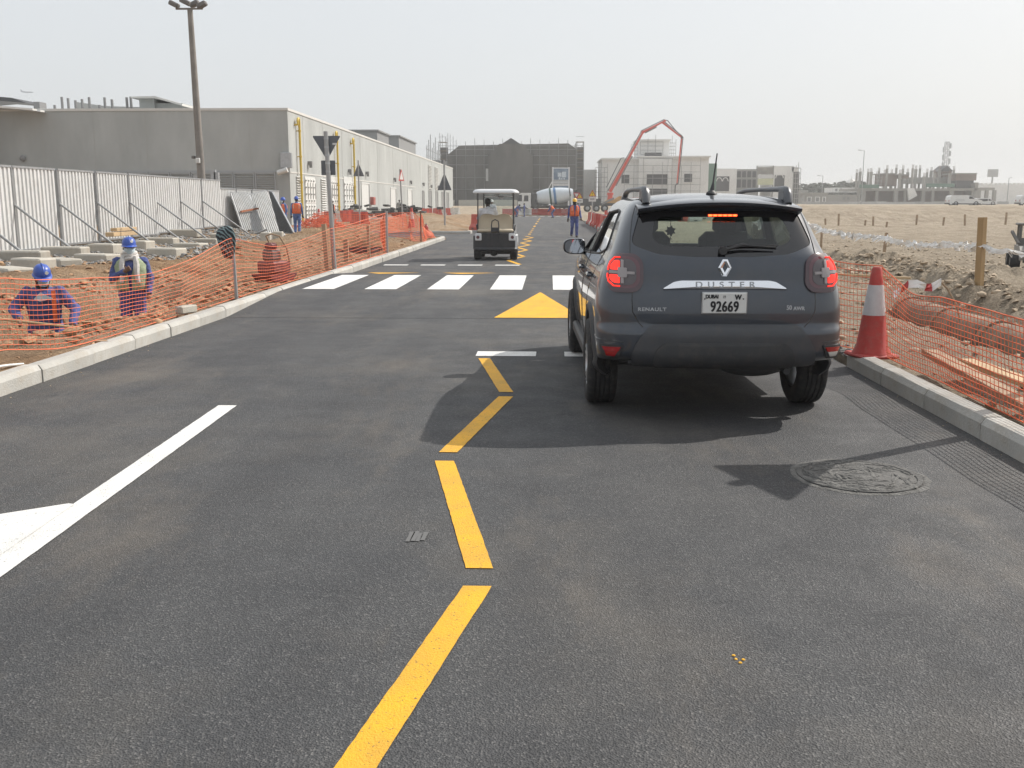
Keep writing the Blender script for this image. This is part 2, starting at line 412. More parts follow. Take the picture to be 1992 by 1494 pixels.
def asphalt_mat():
    m = bpy.data.materials.new('asphalt'); m.use_nodes = True; N, L = m.node_tree.nodes, m.node_tree.links
    b = N['Principled BSDF']; b.inputs['Specular IOR Level'].default_value = .42
    tc = N.new('ShaderNodeTexCoord')
    def noise(sc, det=6, ro=.6, st=None):
        n = N.new('ShaderNodeTexNoise'); n.inputs['Scale'].default_value = sc; n.inputs['Detail'].default_value = det; n.inputs['Roughness'].default_value = ro
        if st:
            mp = N.new('ShaderNodeMapping'); mp.inputs['Scale'].default_value = st; L.new(tc.outputs['Object'], mp.inputs[0]); L.new(mp.outputs[0], n.inputs['Vector'])
        else: L.new(tc.outputs['Object'], n.inputs['Vector'])
        return n.outputs[0]
    def ramp(s, els):
        r = N.new('ShaderNodeValToRGB')
        while len(r.color_ramp.elements) < len(els): r.color_ramp.elements.new(.5)
        for e, (p, c) in zip(r.color_ramp.elements, els): e.position = p; e.color = (*c, 1)
        L.new(s, r.inputs[0]); return r.outputs[0]
    def mix(f, a, c, mode='MIX'):
        x = N.new('ShaderNodeMix'); x.data_type = 'RGBA'; x.blend_type = mode
        if isinstance(f, float): x.inputs[0].default_value = f
        else: L.new(f, x.inputs[0])
        L.new(a, x.inputs[6])
        if isinstance(c, tuple): x.inputs[7].default_value = (*c, 1)
        else: L.new(c, x.inputs[7])
        return x.outputs[2]
    vo = N.new('ShaderNodeTexVoronoi'); vo.inputs['Scale'].default_value = 150; L.new(tc.outputs['Object'], vo.inputs['Vector'])
    g = N.new('ShaderNodeSeparateColor'); L.new(vo.outputs['Color'], g.inputs[0])
    stone = ramp(g.outputs[0], [(0, (.040, .0415, .044)), (.6, (.053, .0545, .057)), (.88, (.070, .071, .073)), (.97, (.120, .119, .117))])
    mid = ramp(noise(34, 3), [(.3, (.84, .84, .84)), (.7, (1.12, 1.12, 1.12))])
    c = mix(1.0, stone, mid, 'MULTIPLY')
    big = ramp(noise(.55, 4), [(.35, (.82, .83, .86)), (.65, (1.14, 1.12, 1.10))])
    c = mix(1.0, c, big, 'MULTIPLY')
    dust = ramp(noise(1.1, 9, .68, (1, .35, 1)), [(.53, (0, 0, 0)), (.78, (.40, .40, .40))])
    c = mix(dust, c, (.23, .19, .145))
    spots = ramp(noise(.42, 8, .62), [(.50, (0, 0, 0)), (.74, (.30, .30, .30))])
    c = mix(spots, c, (.22, .19, .15))
    lanes = ramp(noise(1.7, 4, .55, (1, .06, 1)), [(.36, (.86, .86, .87)), (.64, (1.13, 1.13, 1.12))])
    c = mix(1.0, c, lanes, 'MULTIPLY')
    marks = ramp(noise(2.6, 5, .6, (.8, .22, 1)), [(.66, (0, 0, 0)), (.74, (.16, .16, .16))])
    c = mix(marks, c, (.20, .19, .17))
    L.new(c, b.inputs['Base Color'])
    rr = ramp(noise(3.0, 5), [(.3, (.60, .60, .60)), (.7, (.80, .80, .80))]); L.new(rr, b.inputs['Roughness'])
    ad = N.new('ShaderNodeMath'); ad.operation = 'MULTIPLY_ADD'; ad.inputs[1].default_value = 1.0
    L.new(vo.outputs['Distance'], ad.inputs[0]); L.new(noise(80, 4), ad.inputs[2])
    bp = N.new('ShaderNodeBump'); bp.inputs['Strength'].default_value = .75; bp.inputs['Distance'].default_value = .006
    L.new(ad.outputs[0], bp.inputs['Height']); L.new(bp.outputs[0], b.inputs['Normal'])
    return m
ASPHALT = asphalt_mat()
ry = [-30, 0, 5, 9, 13.4, 14.3, 15.2, 16.1, 17.5, 19, 20.2, 20.9, 21.6, 22.3, 26, 32, 40, 43.2, 50.6, 60, 80, 100, 121]
rm = MB(); rm.grid([[(x, y, table_z(y)) for x in (KL, -3, -1, 1, KR)] for y in ry])
rm.grid([[(x, y, 0) for x in (-12, -8, KL)] for y in (43.2, 47, 50.6)])
rm.grid([[(x, y, .004 + .0 * x) for x in (-30, KL, KR, 30)] for y in (121, 124, 128)])
road = rm.build('road', ASPHALT, kind='structure', fix=False)

# kerbs: stones about one metre long
def conc(name, c, **k): return mat(name, c, .85, var=.18, vscale=2.2, bump=.35, bscale=60, dirt=(.30, .24, .17), dirt_amt=.55, **k)
KERB = conc('kerb_concrete', (.43, .42, .39), rnd=.10)
def kerb_prof(): return [(0, -.12), (0, .105), (.028, .148), (.045, .152), (.145, .152), (.152, .145), (.152, -.12)]
def kerb_mesh(L, side):
    mb = MB(); h = L / 2 - .006
    mb.prism(kerb_prof(), lambda x, z, t: (side * x, t, z), -h, h)
    return mb.mesh('kerb_stone', KERB)
kerb_l = empty('kerb'); tag(kerb_l, kind='structure', label='pale concrete kerb edging the dug-up verge')
kerb_r = empty('kerb'); tag(kerb_r, kind='structure', label='pale concrete kerb beside the traffic cone')
kml, kmr = kerb_mesh(1.0, -1), kerb_mesh(1.0, 1)
rk = random.Random(5)
for i in range(-6, 38):
    o = bpy.data.objects.new('kerb_stone', kml); link(o, kerb_l)
    o.location = (KL + rk.uniform(-.006, .006), 4.9 + i + .0, rk.uniform(-.004, .004)); o.rotation_euler = (rk.uniform(-.004, .004), 0, rk.uniform(-.004, .004))
for k in range(4):      # the rounded corner at the side road
    a0 = k * math.pi / 8; a1 = a0 + math.pi / 8; R0 = 1.05; cx_, cy_ = KL - R0, 42.4
    mb = MB(); pr = kerb_prof()
    rings = []
    for t in (0, .33, .67, 1):
        a = a0 + (a1 - a0) * (t * .985 + .007); rings.append([(cx_ + (R0 - x) * math.cos(a), cy_ + (R0 - x) * math.sin(a), z) for x, z in pr])
    mb.loft(rings); mb.build('kerb_stone', KERB, kerb_l)
for i in range(-4, 7):
    o = bpy.data.objects.new('kerb_stone', kmr); link(o, kerb_r)
    o.location = (KR + rk.uniform(-.006, .006), 3.02 + i, rk.uniform(-.004, .004)); o.rotation_euler = (0, 0, rk.uniform(-.005, .005))
kerb_s = empty('kerb'); tag(kerb_s, kind='structure', label='kerb on the far side of the side road')
for i in range(6):
    mb = MB(); mb.prism(kerb_prof(), lambda x, z, t: (t, 50.6 + x, z), -10 + i + .004, -9.004 + i); mb.build('kerb_stone', KERB, kerb_s)
for k in range(3):
    a0 = -math.pi / 2 + k * math.pi / 6; a1 = a0 + math.pi / 6; R0 = 1.2; mb = MB(); rings = []
    for t in (0, .5, 1):
        a = a0 + (a1 - a0) * (t * .985 + .007); rings.append([(KL + .45 - R0 + (R0 - x) * math.cos(a), 50.6 + R0 + (R0 - x) * math.sin(a), z) for x, z in kerb_prof()])
    mb.loft(rings); mb.build('kerb_stone', KERB, kerb_s)
kerb_f = empty('kerb'); tag(kerb_f, kind='structure', label='kerb under the row of red barriers along the road')
for i in range(24):
    mb = MB(); mb.prism(kerb_prof(), lambda x, z, t: (KR + x, t, z), 34 + i * 2 + .006, 36 + i * 2 - .006); mb.build('kerb_stone', KERB, kerb_f)
# dusty concrete haunching along the back of the left kerb
# painted markings: sheets 4 mm above the asphalt
def paint(name, c, d, dm=.35):
    # thermoplastic paint: faint grime, tyre smudges and small chips that show the asphalt
    m = bpy.data.materials.new(name); m.use_nodes = True; N, L = m.node_tree.nodes, m.node_tree.links; MATS[name] = m
    b = N['Principled BSDF']; b.inputs['Roughness'].default_value = .6; b.inputs['Specular IOR Level'].default_value = .35
    tc = N.new('ShaderNodeTexCoord')
    def noise(sc, det, ro=.6, st=(1, 1, 1)):
        mp = N.new('ShaderNodeMapping'); mp.inputs['Scale'].default_value = st; L.new(tc.outputs['Object'], mp.inputs[0])
        n = N.new('ShaderNodeTexNoise'); n.inputs['Scale'].default_value = sc; n.inputs['Detail'].default_value = det; n.inputs['Roughness'].default_value = ro; L.new(mp.outputs[0], n.inputs['Vector']); return n.outputs[0]
    def mixc(fac, lo, hi, amt, a, col):
        r = N.new('ShaderNodeMapRange'); r.inputs[1].default_value = lo; r.inputs[2].default_value = hi; r.inputs[4].default_value = amt; L.new(fac, r.inputs[0])
        x = N.new('ShaderNodeMix'); x.data_type = 'RGBA'; L.new(r.outputs[0], x.inputs[0])
        if isinstance(a, tuple): x.inputs[6].default_value = (*a, 1)
        else: L.new(a, x.inputs[6])
        x.inputs[7].default_value = (*col, 1); return x.outputs[2]
    k = mixc(noise(3.2, 8, .65), .40, .78, dm, c, d)
    k = mixc(noise(2.1, 6, .6, (1.6, .5, 1)), .60, .74, .30, k, tuple(q * .45 for q in c))
    k = mixc(noise(75, 3, .55), .63, .69, .75, k, (.075, .073, .07))
    L.new(k, b.inputs['Base Color'])
    bp = N.new('ShaderNodeBump'); bp.inputs['Strength'].default_value = .7; bp.inputs['Distance'].default_value = .01; L.new(noise(130, 4), bp.inputs['Height']); L.new(bp.outputs[0], b.inputs['Normal'])
    return m
YEL = paint('yellow_paint', (.80, .42, .018), (.30, .20, .07), .5)
WHT = paint('white_paint', (.78, .78, .76), (.40, .37, .33), .45)
def marking(name, poly, m, ny=1, dz=.004):
    # poly: quad a,b,c,d ; a-b near edge, d-c far edge; ragged edges
    mb = MB(); a, b, c, d = [Vector((*p, 0)) for p in poly]; n = max(2, int((d - a).length / .05)) if ny == 1 else ny
    n = min(n, 60); rows = []
    rr = random.Random(hash(name) % 7 + int(a.x * 100))
    for j in range(n + 1):
        t = j / n; p, q = a.lerp(d, t), b.lerp(c, t); w = (q - p)
        p = p + w.normalized() * rr.uniform(-.0016, .0016); q = q + w.normalized() * rr.uniform(-.0016, .0016)
        rows.append([(v.x, v.y, table_z(v.y) + dz) for v in (p, p.lerp(q, .33), p.lerp(q, .67), q)])
    mb.grid(rows); return mb.build(name, m, road, fix=False)
def strip(name, p, q, w, m):           # strip whose ends are cut square to the road (as in the photo)
    return marking(name, [(p[0] - w / 2, p[1]), (p[0] + w / 2, p[1]), (q[0] + w / 2, q[1]), (q[0] - w / 2, q[1])], m)
zz = [((-.63, 1.95), (-.285, 3.83)), ((-.29, 4.03), (-.63, 5.82)), ((-.63, 6.03), (-.345, 7.87)), ((-.35, 8.06), (-.65, 9.86))]
for p, q in zz: strip('zigzag_line', p, q, .118, YEL)
y0 = 25.4
for k in range(11):                    # zigzag beyond the crossing
    xa, xb = (-.75, -1.12) if k % 2 == 0 else (-1.12, -.75)
    strip('zigzag_line', (xa, y0), (xb, y0 + 1.8), .12, YEL); y0 += 2.0
for k in range(4): strip('centre_line', (-1.0, 50 + k * 3.6), (-1.0, 51.0 + k * 3.6), .14, YEL)
for k in range(5): strip('centre_line', (-1.0, 66 + k * 9), (-1.0, 69 + k * 9), .14, YEL)
strip('edge_line', (-2.36, 3.6), (-2.49, 7.43), .145, WHT)
marking('arrow_head', [(-3.35, 4.25), (-2.435, 4.02), (-2.465, 4.86), (-2.50, 4.87)], WHT, dz=.007)
for k in range(4):
    x0_ = -.75 + k * .915; marking('give_way_dash', [(x0_, 10.02), (x0_ + .62, 10.02), (x0_ + .62, 10.34), (x0_, 10.34)], WHT)
for k in range(4):
    x0_ = -4.2 + k * .945; marking('give_way_dash', [(x0_, 24.95), (x0_ + .62, 24.95), (x0_ + .62, 25.25), (x0_, 25.25)], WHT)
for k in range(7):
    x0_ = -4.17 + k * 1.06; marking('zebra_stripe', [(x0_, 16.55), (x0_ + .54, 16.55), (x0_ + .54, 19.85), (x0_, 19.85)], WHT)
def tri_mark(xa, xb, ya, yb, m):
    xm = (xa + xb) / 2; marking('ramp_triangle', [(xa, ya), (xb, ya), (xm + .01, yb), (xm - .01, yb)], m)
tri_mark(-.75, .47, 13.45, 16.05, YEL); tri_mark(1.35, 2.57, 13.45, 16.05, YEL)
tri_mark(-4.1, -2.9, 22.25, 20.3, YEL); tri_mark(-2.4, -1.2, 22.25, 20.3, YEL)
for k in range(7):
    x0_ = -3.9 + k * .93; marking('junction_dash', [(x0_, 117.4), (x0_ + .55, 117.4), (x0_ + .55, 118.6), (x0_, 118.6)], WHT)
marking('side_road_line', [(-7.5, 43.7), (-4.9, 43.7), (-4.7, 44.3), (-7.3, 44.3)], WHT)
# manhole cover smeared with dried mortar
mh = empty('manhole_cover', (1.79, 5.57, 0), label='round manhole cover smeared with dried grey mortar in the asphalt', cat='manhole')
IRON = mat('mortar_iron', (.10, .098, .094), .85, var=.35, vscale=7, bump=.9, bscale=30)
mb = MB(); mb.lathe([(.345, .001), (.345, .010), (.318, .012), (.312, .006), (.306, .010), (.02, .011)], n=56); mb.build('cover_plate', IRON, mh, smooth=True)
MORT = mat('dried_mortar', (.14, .137, .13), .95, var=.4, vscale=14, bump=1.0, bscale=45)
mr_ = random.Random(3)
lumps = MB()
for k in range(150):
    a = mr_.uniform(0, 6.283); r = .33 * math.sqrt(mr_.random()); L_ = mr_.uniform(.02, .085); w_ = mr_.uniform(.006, .016)
    c = Vector((r * math.cos(a), r * math.sin(a), .010)); ang = a + math.pi / 2 + mr_.uniform(-.7, .7)
    lumps.ell(c, (L_, w_, mr_.uniform(.004, .010)), 8, 5, Matrix.Rotation(ang, 3, 'Z'))
tag(lumps.build('mortar_ridge', MORT, mh, smooth=True), kind='stuff')
mb = MB(); mb.lathe([(.345, .0015), (.358, .006), (.37, .0035), (.385, .0012)], n=48, capped=False)
for i, v in enumerate(mb.v):
    k = 1 + .05 * fbm(v[0] * 9, v[1] * 9, 2); mb.v[i] = (v[0] * k, v[1] * k, v[2])
mb.build('mortar_ring', MORT, mh, smooth=True)

# paving seams, chalk and paint drips
SEAM = mat('seam_tar', (.02, .02, .021), .6)
for y_ in (13.38, 43.1, 22.34):
    mb = MB(); rows = []
    for i in range(41):
        x = KL + (KR - KL) * i / 40; d = .012 * fbm(x * 3, y_); w_ = .010 if y_ < 20 else .02; rows.append([(x, y_ + d - w_, table_z(y_ + d - w_) + .0025), (x, y_ + d + w_, table_z(y_ + d + w_) + .0025)])
    mb.grid(rows); mb.build('paving_seam', SEAM, road, fix=False)
for (u, v, dx, dy) in ((797, 1045, .012, .07), (806, 1044, .012, .07), (815, 1046, .010, .06), (824, 1044, .012, .06)):
    p = G(u, v); marking('chalk_mark', [(p.x - dx, p.y - dy), (p.x + dx, p.y - dy), (p.x + dx * 1.4, p.y + dy), (p.x - dx * .7, p.y + dy)], mat('chalk', (.125, .125, .125), .9))
for (u, v) in ((1427, 1276), (1440, 1290), (1446, 1284), (1431, 1283)):
    p = G(u, v); mb = MB(); mb.lathe([(.007, .002), (.005, .004), (.001, .0045)], (p.x, p.y, 0), 9); mb.build('paint_drip', YEL, road)
# ------------------------------------------------------------------ buildings
CONC_SH = mat('cast_concrete', (.395, .41, .40), .9, var=.16, vscale=.35, bump=.2, bscale=14, dirt=(.30, .315, .31), dirt_amt=.5, stretch=(1, 1, .35))
WHITE_M = mat('white_metal', (.70, .70, .68), .5, var=.06, vscale=1.5)
LOUV = mat('grey_louver', (.36, .375, .385), .55)
TRIM = mat('parapet_trim', (.60, .59, .56), .6)
YPIPE = mat('yellow_pipe', (.60, .42, .04), .45)
DARKG = mat('dark_grey', (.05, .052, .055), .6)
MIDG = mat('mid_grey', (.22, .22, .22), .7)
GALV = mat('galvanised_steel', (.42, .43, .44), .42, metal=.7, var=.15, vscale=8)
STEEL = mat('steel_tube', (.30, .305, .31), .45, metal=.6, var=.2, vscale=5)
GLASS_D = mat('dark_glass', (.02, .022, .025), .08, spec=.8)
XW = -17.15; YC = 66.0; HB = 7.5
bl = empty('concrete_building', (XW, YC, 0), label='long grey windowless concrete building with yellow pipes on its sunlit side', cat='building')
def bp(mb, name, m, par=None, **k):           # part in world coordinates, parented without moving
    o = mb.build(name, m, par, **k)
    if par is not None: o.matrix_parent_inverse = Matrix.Translation(-Vector(par.location))
    return o
mb = MB(); mb.bx(-37.2, XW, YC, 178, -.3, HB); bp(mb, 'wall', CONC_SH, bl)
mb = MB(); mb.bx(-37.3, XW + .05, YC - .05, YC + .25, HB, HB + .16); mb.bx(XW - .25, XW + .05, YC + .25, 178.05, HB, HB + .16); bp(mb, 'parapet_trim', TRIM, bl)
# vertical shutter joints in the concrete
for x in (-33.6, -30.1, -26.6, -23.1, -19.7):
    mb = MB(); mb.bx(x - .02, x + .02, YC - .006, YC + .05, 3.75, HB); bp(mb, 'joint', mat('joint_soft', (.36, .365, .35), .9), bl)
for k, y in enumerate((70, 76, 83, 91, 100, 110, 121, 133, 146, 160)):
    mb = MB(); mb.bx(XW - .05, XW + .014, y - .03, y + .03, .1, HB); bp(mb, 'joint', mat('joint_grey', (.37, .365, .35), .9), bl)
mb = MB(); mb.bx(XW - .05, XW + .03, YC + .1, 128, 3.52, 3.60); bp(mb, 'ledge', TRIM, bl)
mb = MB(); mb.bx(-37, XW - .9, YC - .04, YC + .05, 3.58, 3.68); bp(mb, 'ledge', LOUV, bl)
# louvred plant-room panels along the shaded end
for i in range(9):
    x1 = XW - .95 - i * 1.42; x0 = x1 - 1.36; mb = MB()
    mb.bx(x0, x0 + .07, YC - .09, YC + .02, .3, 3.56); mb.bx(x1 - .07, x1, YC - .09, YC + .02, .3, 3.56); mb.bx(x0 + .07, x1 - .07, YC - .09, YC + .02, 3.46, 3.56)
    pan = bp(mb, 'louver_panel', LOUV, bl)
    mb = MB()
    for z in np.arange(.35, 3.42, .14):
        mb.box(((x0 + x1) / 2, YC - .03, z + .05), (x1 - x0 - .14, .11, .012), M=Matrix.Rotation(-.7, 3, 'X'))
    s_ = mb.build('slat', LOUV, pan); s_.matrix_parent_inverse = pan.matrix_parent_inverse.copy(); s_['kind'] = 'stuff'
    s_.matrix_parent_inverse = Matrix.Identity(4)
# yellow gooseneck pipes on the sunny side
for u, vt in ((582, 236), (655.5, 261), (688, 274)):
    p = PX(u, vt, XW + .22); mb = MB()
    y = p.y; zt = p.z
    pts = [(XW - .05, y - .45, zt - .25), (XW + .22, y - .45, zt - .25), (XW + .22, y - .45, zt), (XW + .22, y - .35, zt + .13), (XW + .22, y - .15, zt + .18), (XW + .22, y - .03, zt + .1), (XW + .22, y, zt - .05), (XW + .22, y, .15)]
    mb.tube(pts, .08, 10)
    bp(mb, 'yellow_pipe', YPIPE, bl, smooth=True)
    for zz_ in np.arange(1.2, zt - .6, 1.7):
        mb = MB(); mb.cyl((XW + .22, y, zz_), (XW + .22, y, zz_ + .10), .11, n=10); mb.bx(XW, XW + .22, y - .03, y + .03, zz_ + .02, zz_ + .08); bp(mb, 'pipe_bracket', YPIPE, bl)
# tall transformer doors, white panels with bolts and hinges
def wallbox(u0, v0, u1, v1, proud, name, m, par=bl):
    a, b = PX(u0, v0, XW), PX(u1, v1, XW); mb = MB(); mb.bx(XW - .05, XW + proud, a.y, b.y, b.z, a.z); return bp(mb, name, m, par), a, b
DOORW = mat('door_white', (.62, .625, .61), .5)
for (z0, z1) in ((715, 800), (898, 966), (1000, 1078)):
    u0, u1 = 400 + z0 / 3.736, 400 + z1 / 3.736
    o, a, b = wallbox(u0, 343, u1, 420, .05, 'plant_door', DOORW)
    a.z, b.z = 3.35, .25
    n = 4; w = (b.y - a.y) / n
    for i in range(n):
        for (q0, q1) in ((.3, 1.45), (1.55, 3.25)):
            mb = MB(); mb.bx(XW + .05, XW + .085, a.y + i * w + .06, a.y + (i + 1) * w - .06, q0, q1); bp(mb, 'door_panel', WHITE_M, bl)
            mb = MB()
            for zz_ in np.linspace(q0 + .15, q1 - .15, 4): mb.bx(XW + .085, XW + .16, a.y + i * w + .01, a.y + i * w + .2, zz_ - .05, zz_ + .05)
            mb.bx(XW + .085, XW + .13, a.y + (i + .8) * w - .05, a.y + (i + .8) * w + .05, q0 + .3, q1 - .3)
            tag(bp(mb, 'door_bolt', mat('bolt_grey', (.36, .36, .35), .5), bl), kind='stuff')
for (z0, z1) in ((655, 684), (833, 866), (1045, 1068)):
    u0, u1 = 400 + z0 / 3.736, 400 + z1 / 3.736
    a, b = PX(u0, 343, XW), PX(u1, 343, XW); mb = MB()
    for zz_ in np.arange(.4, 3.3, .17): mb.box((XW + .06, (a.y + b.y) / 2, zz_), (.12, b.y - a.y, .05), M=Matrix.Rotation(.5, 3, 'Y'))
    bp(mb, 'vent_louver', WHITE_M, bl)
for (z0, z1) in ((1616, 1640), (1664, 1690)):
    a, b = PX(400 + z0 / 3.736, 330, XW), PX(400 + z1 / 3.736, 330, XW); mb = MB()
    for zz_ in np.arange(3.6, 7.0, .2): mb.box((XW + .06, (a.y + b.y) / 2, zz_), (.12, b.y - a.y, .06), M=Matrix.Rotation(.5, 3, 'Y'))
    bp(mb, 'vent_louver', WHITE_M, bl)
for i, (z0, z1, h) in enumerate(((1135, 1190, 3.3), (1345, 1384, 3.1), (1470, 1500, 3.1), (1575, 1588, 3.1), (1622, 1640, 3.2), (1672, 1688, 3.2), (1716, 1730, 3.2), (1752, 1766, 3.2))):
    a, b = PX(400 + z0 / 3.736, 400, XW), PX(400 + z1 / 3.736, 400, XW); mb = MB()
    mb.bx(XW - .02, XW + .06, a.y - .12, a.y, .1, h + .12); mb.bx(XW - .02, XW + .06, b.y, b.y + .12, .1, h + .12); mb.bx(XW - .02, XW + .06, a.y, b.y, h, h + .12)
    dr = bp(mb, 'door_frame', DOORW if i < 3 else MIDG, bl)
    mb = MB(); mb.bx(XW - .03, XW + .02, a.y, b.y - .25, .1, h); bp(mb, 'door', DOORW if i < 3 else MIDG, bl)
    mb = MB(); mb.bx(XW - .03, XW + .012, b.y - .25, b.y, .1, h); bp(mb, 'reveal_shade', DARKG, bl)  # flat dark strip coloured in for the shaded side of the door recess
for zx, zy in ((745, 595), (1036, 650), (1164, 665), (1366, 708), (1484, 727), (1576, 741), (1634, 755), (1684, 760)):
    p = PX(400 + zx / 3.736, 160 + zy / 3.736, XW); mb = MB(); mb.bx(XW, XW + .3, p.y - .14, p.y + .14, p.z - .05, p.z + .2); mb.bx(XW + .1, XW + .3, p.y - .1, p.y + .1, p.z - .25, p.z - .05); bp(mb, 'wall_lamp', MIDG, bl)
p = D(400 + 590 / 3.736, 160 + 568 / 3.736, YC); mb = MB(); mb.cbox((p.x, YC - .15, p.z), (.75, .3, 1.0), .03); bp(mb, 'junction_box', GALV, bl)
p = D(400 + 577 / 3.736, 160 + 660 / 3.736, YC); mb = MB(); mb.cyl((p.x - .35, YC - .5, p.z), (p.x + .3, YC - .5, p.z + .2), .17, n=12); mb.beam((p.x + .2, YC - .5, p.z + .1), (p.x + .2, YC, p.z + .3), .12); bp(mb, 'security_camera', mat('cam_white', (.62, .62, .6), .4), bl, smooth=True)
p = D(46, 308, YC); mb = MB(); mb.ell((p.x, YC - .12, p.z), (.2, .14, .2)); bp(mb, 'dome_camera', MIDG, bl, smooth=True)
mb = MB(); p = PX(721, 390, XW); mb.cbox((XW + .2, p.y, 1.75), (.4, 1.0, .75), .04); bp(mb, 'hose_cabinet', mat('faded_red', (.36, .10, .08), .6), bl)
# things on the roof
a = D(272, 217, 72); b = D(355, 190, 72)
mb = MB(); mb.bx(a.x, D(300, 200, 72).x, 72, 80, HB, D(280, 192, 72).z); mb.bx(D(300, 200, 72).x, b.x - .1, 72.3, 79, HB, D(330, 200, 72).z); bp(mb, 'roof_hut', CONC_SH, bl)
mb = MB(); mb.prism([(D(255, 188, 71.5).x, D(255, 188, 71.5).z), (D(302, 188, 71.5).x, D(302, 187, 71.5).z), (D(355, 202, 71.5).x, D(355, 202, 71.5).z), (D(355, 204, 71.5).x, D(355, 206, 71.5).z), (D(302, 191, 71.5).x, D(302, 191, 71.5).z), (D(255, 191, 71.5).x, D(255, 191, 71.5).z)], lambda x, z, t: (x, t, z), 71.4, 80.4); bp(mb, 'roof_slab', TRIM, bl)
mb = MB()
pts = [(-1.5, 9.4), (-.9, 8.9), (1.2, 8.6), (5.6, 8.45), (8.2, 8.35), (9.2, 8.0), (10.4, 7.75), (11.8, 7.7)]
mb.prism([(-34 + x, z - 0.02) for x, z in pts[1:]] + [(-34 + 11.8, HB + .0), (-34 - .9, HB)], lambda x, z, t: (x, t, z), 74, 78); bp(mb, 'covered_duct', mat('duct_grey', (.50, .50, .48), .8, var=.1, vscale=.6), bl)
for u in (107, 122, 134, 148, 161, 175, 194, 205, 219, 248, 256):
    p = D(u, 215, 73); mb = MB(); mb.cyl((p.x, 73, HB), (p.x, 73, HB + 1.35 + .3 * math.sin(u * 3.1)), .10, n=6); bp(mb, 'vent_pipe', MIDG, bl)
mb = MB(); mb.bx(*[D(66, 215, 73).x, D(78, 215, 73).x], 73, 74, HB, HB + 1.3); bp(mb, 'roof_unit', MIDG, bl)
for (z0, z1, y0_, h) in ((1165, 1292, 112, 1.0), (1300, 1500, 128, 1.45)):
    p0 = PX(400 + z0 / 3.736, 290, XW - 3); mb = MB(); mb.bx(XW - 6, XW - 2.0, y0_, y0_ + (16 if h > 1.2 else 8), HB, HB + h + .9); mb.bx(XW - 6.2, XW - 1.8, y0_ - .2, y0_ + (16.2 if h > 1.2 else 8.2), HB + h + .9, HB + h + 1.05); bp(mb, 'roof_plant_box', MIDG, bl)
for k in range(9):
    y = 145 + k * 2.2; mb = MB(); mb.cyl((XW - .5, y, HB), (XW - .5, y, HB + 2.2 + (k % 3) * .9), .06, n=6); bp(mb, 'scaffold_pole', STEEL, bl)
for z in (8.3, 9.2):
    mb = MB(); mb.cyl((XW - .5, 144, z), (XW - .5, 164, z), .05, n=6); bp(mb, 'scaffold_pole', STEEL, bl)
mb = MB(); mb.bx(XW - 3, XW - .3, 166, 172, HB, HB + 1.0); bp(mb, 'roof_plant_box', DARKG, bl)
# ribbed metal wing at the shaded end
wing = empty('metal_clad_building', (-38.5, 63, 0), label='white ribbed metal building at the shaded end of the concrete hall', cat='building')
mb = MB(); mb.bx(-52, -37.3, 63.5, 90, 0, 6.9); bp(mb, 'wall', WHITE_M, wing)
for z in np.arange(.6, 6.8, .34):
    mb = MB(); mb.bx(-45, -37.15, 63.42, 63.5, z, z + .2); mb.bx(-37.3, -37.15, 63.5, 65.9, z, z + .2); bp(mb, 'cladding_rib', LOUV, wing)
for k in range(10):
    y0_ = 64 + k * 1.0; mb = MB(); mb.box((-39.9, y0_ + .5, 8.0), (13.5, .55, .12), M=Matrix.Rotation(.08, 3, 'Y')); bp(mb, 'roof_sheet', WHITE_M, wing)
    mb = MB(); mb.box((-39.9, y0_ + 1.0, 7.96), (13.5, .4, .05), M=Matrix.Rotation(.08, 3, 'Y')); bp(mb, 'roof_sheet', LOUV, wing)
mb = MB(); mb.prism([(-46, 9.1), (-42, 9.5), (-40.8, 9.4), (-39.6, 9.0), (-40.8, 9.1), (-42, 9.2), (-46, 8.9)], lambda x, z, t: (x, t, z), 76, 79); bp(mb, 'roof_hood', DARKG, wing)

# ---- netted building at the end of the road
YN = 190
def rectpx(mb, u0, v0, u1, v1, Y, dep, z0=None):
    a, b = D(u0, v0, Y), D(u1, v1, Y); mb.bx(a.x, b.x, Y, Y + dep, b.z if z0 is None else z0, a.z); return mb
NETG = bpy.data.materials.new('scaffold_netting'); NETG.use_nodes = True
def _net():
    N, L = NETG.node_tree.nodes, NETG.node_tree.links; b = N['Principled BSDF']; b.inputs['Roughness'].default_value = .9
    tc = N.new('ShaderNodeTexCoord'); n = N.new('ShaderNodeTexNoise'); n.inputs['Scale'].default_value = .35; n.inputs['Detail'].default_value = 6
    mp = N.new('ShaderNodeMapping'); mp.inputs['Scale'].default_value = (1.5, 1, .5); L.new(tc.outputs['Object'], mp.inputs[0]); L.new(mp.outputs[0], n.inputs[0])
    r = N.new('ShaderNodeValToRGB'); r.color_ramp.elements[0].color = (.095, .092, .087, 1); r.color_ramp.elements[1].color = (.15, .145, .136, 1)
    r.color_ramp.elements[0].position = .35; r.color_ramp.elements[1].position = .65
    L.new(n.outputs[0], r.inputs[0]); L.new(r.outputs[0], b.inputs['Base Color']); b.inputs['Alpha'].default_value = .86
_net()
nb = empty('netted_building', (-7, YN, 1), label='building wrapped in dark scaffold netting with a small gable at the road end', cat='building')
zt = D(1000, 279, YN).z; zb = .5
xl, xr = D(853, 300, YN).x, D(1123, 300, YN).x; xm0, xm1 = D(950, 300, YN).x, D(1037, 300, YN).x; xc = D(994, 300, YN).x
mb = MB(); mb.bx(xl + 2, xr - 1, YN + 3, YN + 22, zb, zt - 1.5); mb.bx(xm0 + 1, xm1 - 1, YN + 1.2, YN + 3, zb, zt - 1.2); bp(mb, 'wall', mat('raw_grey', (.20, .195, .185), .9), nb)
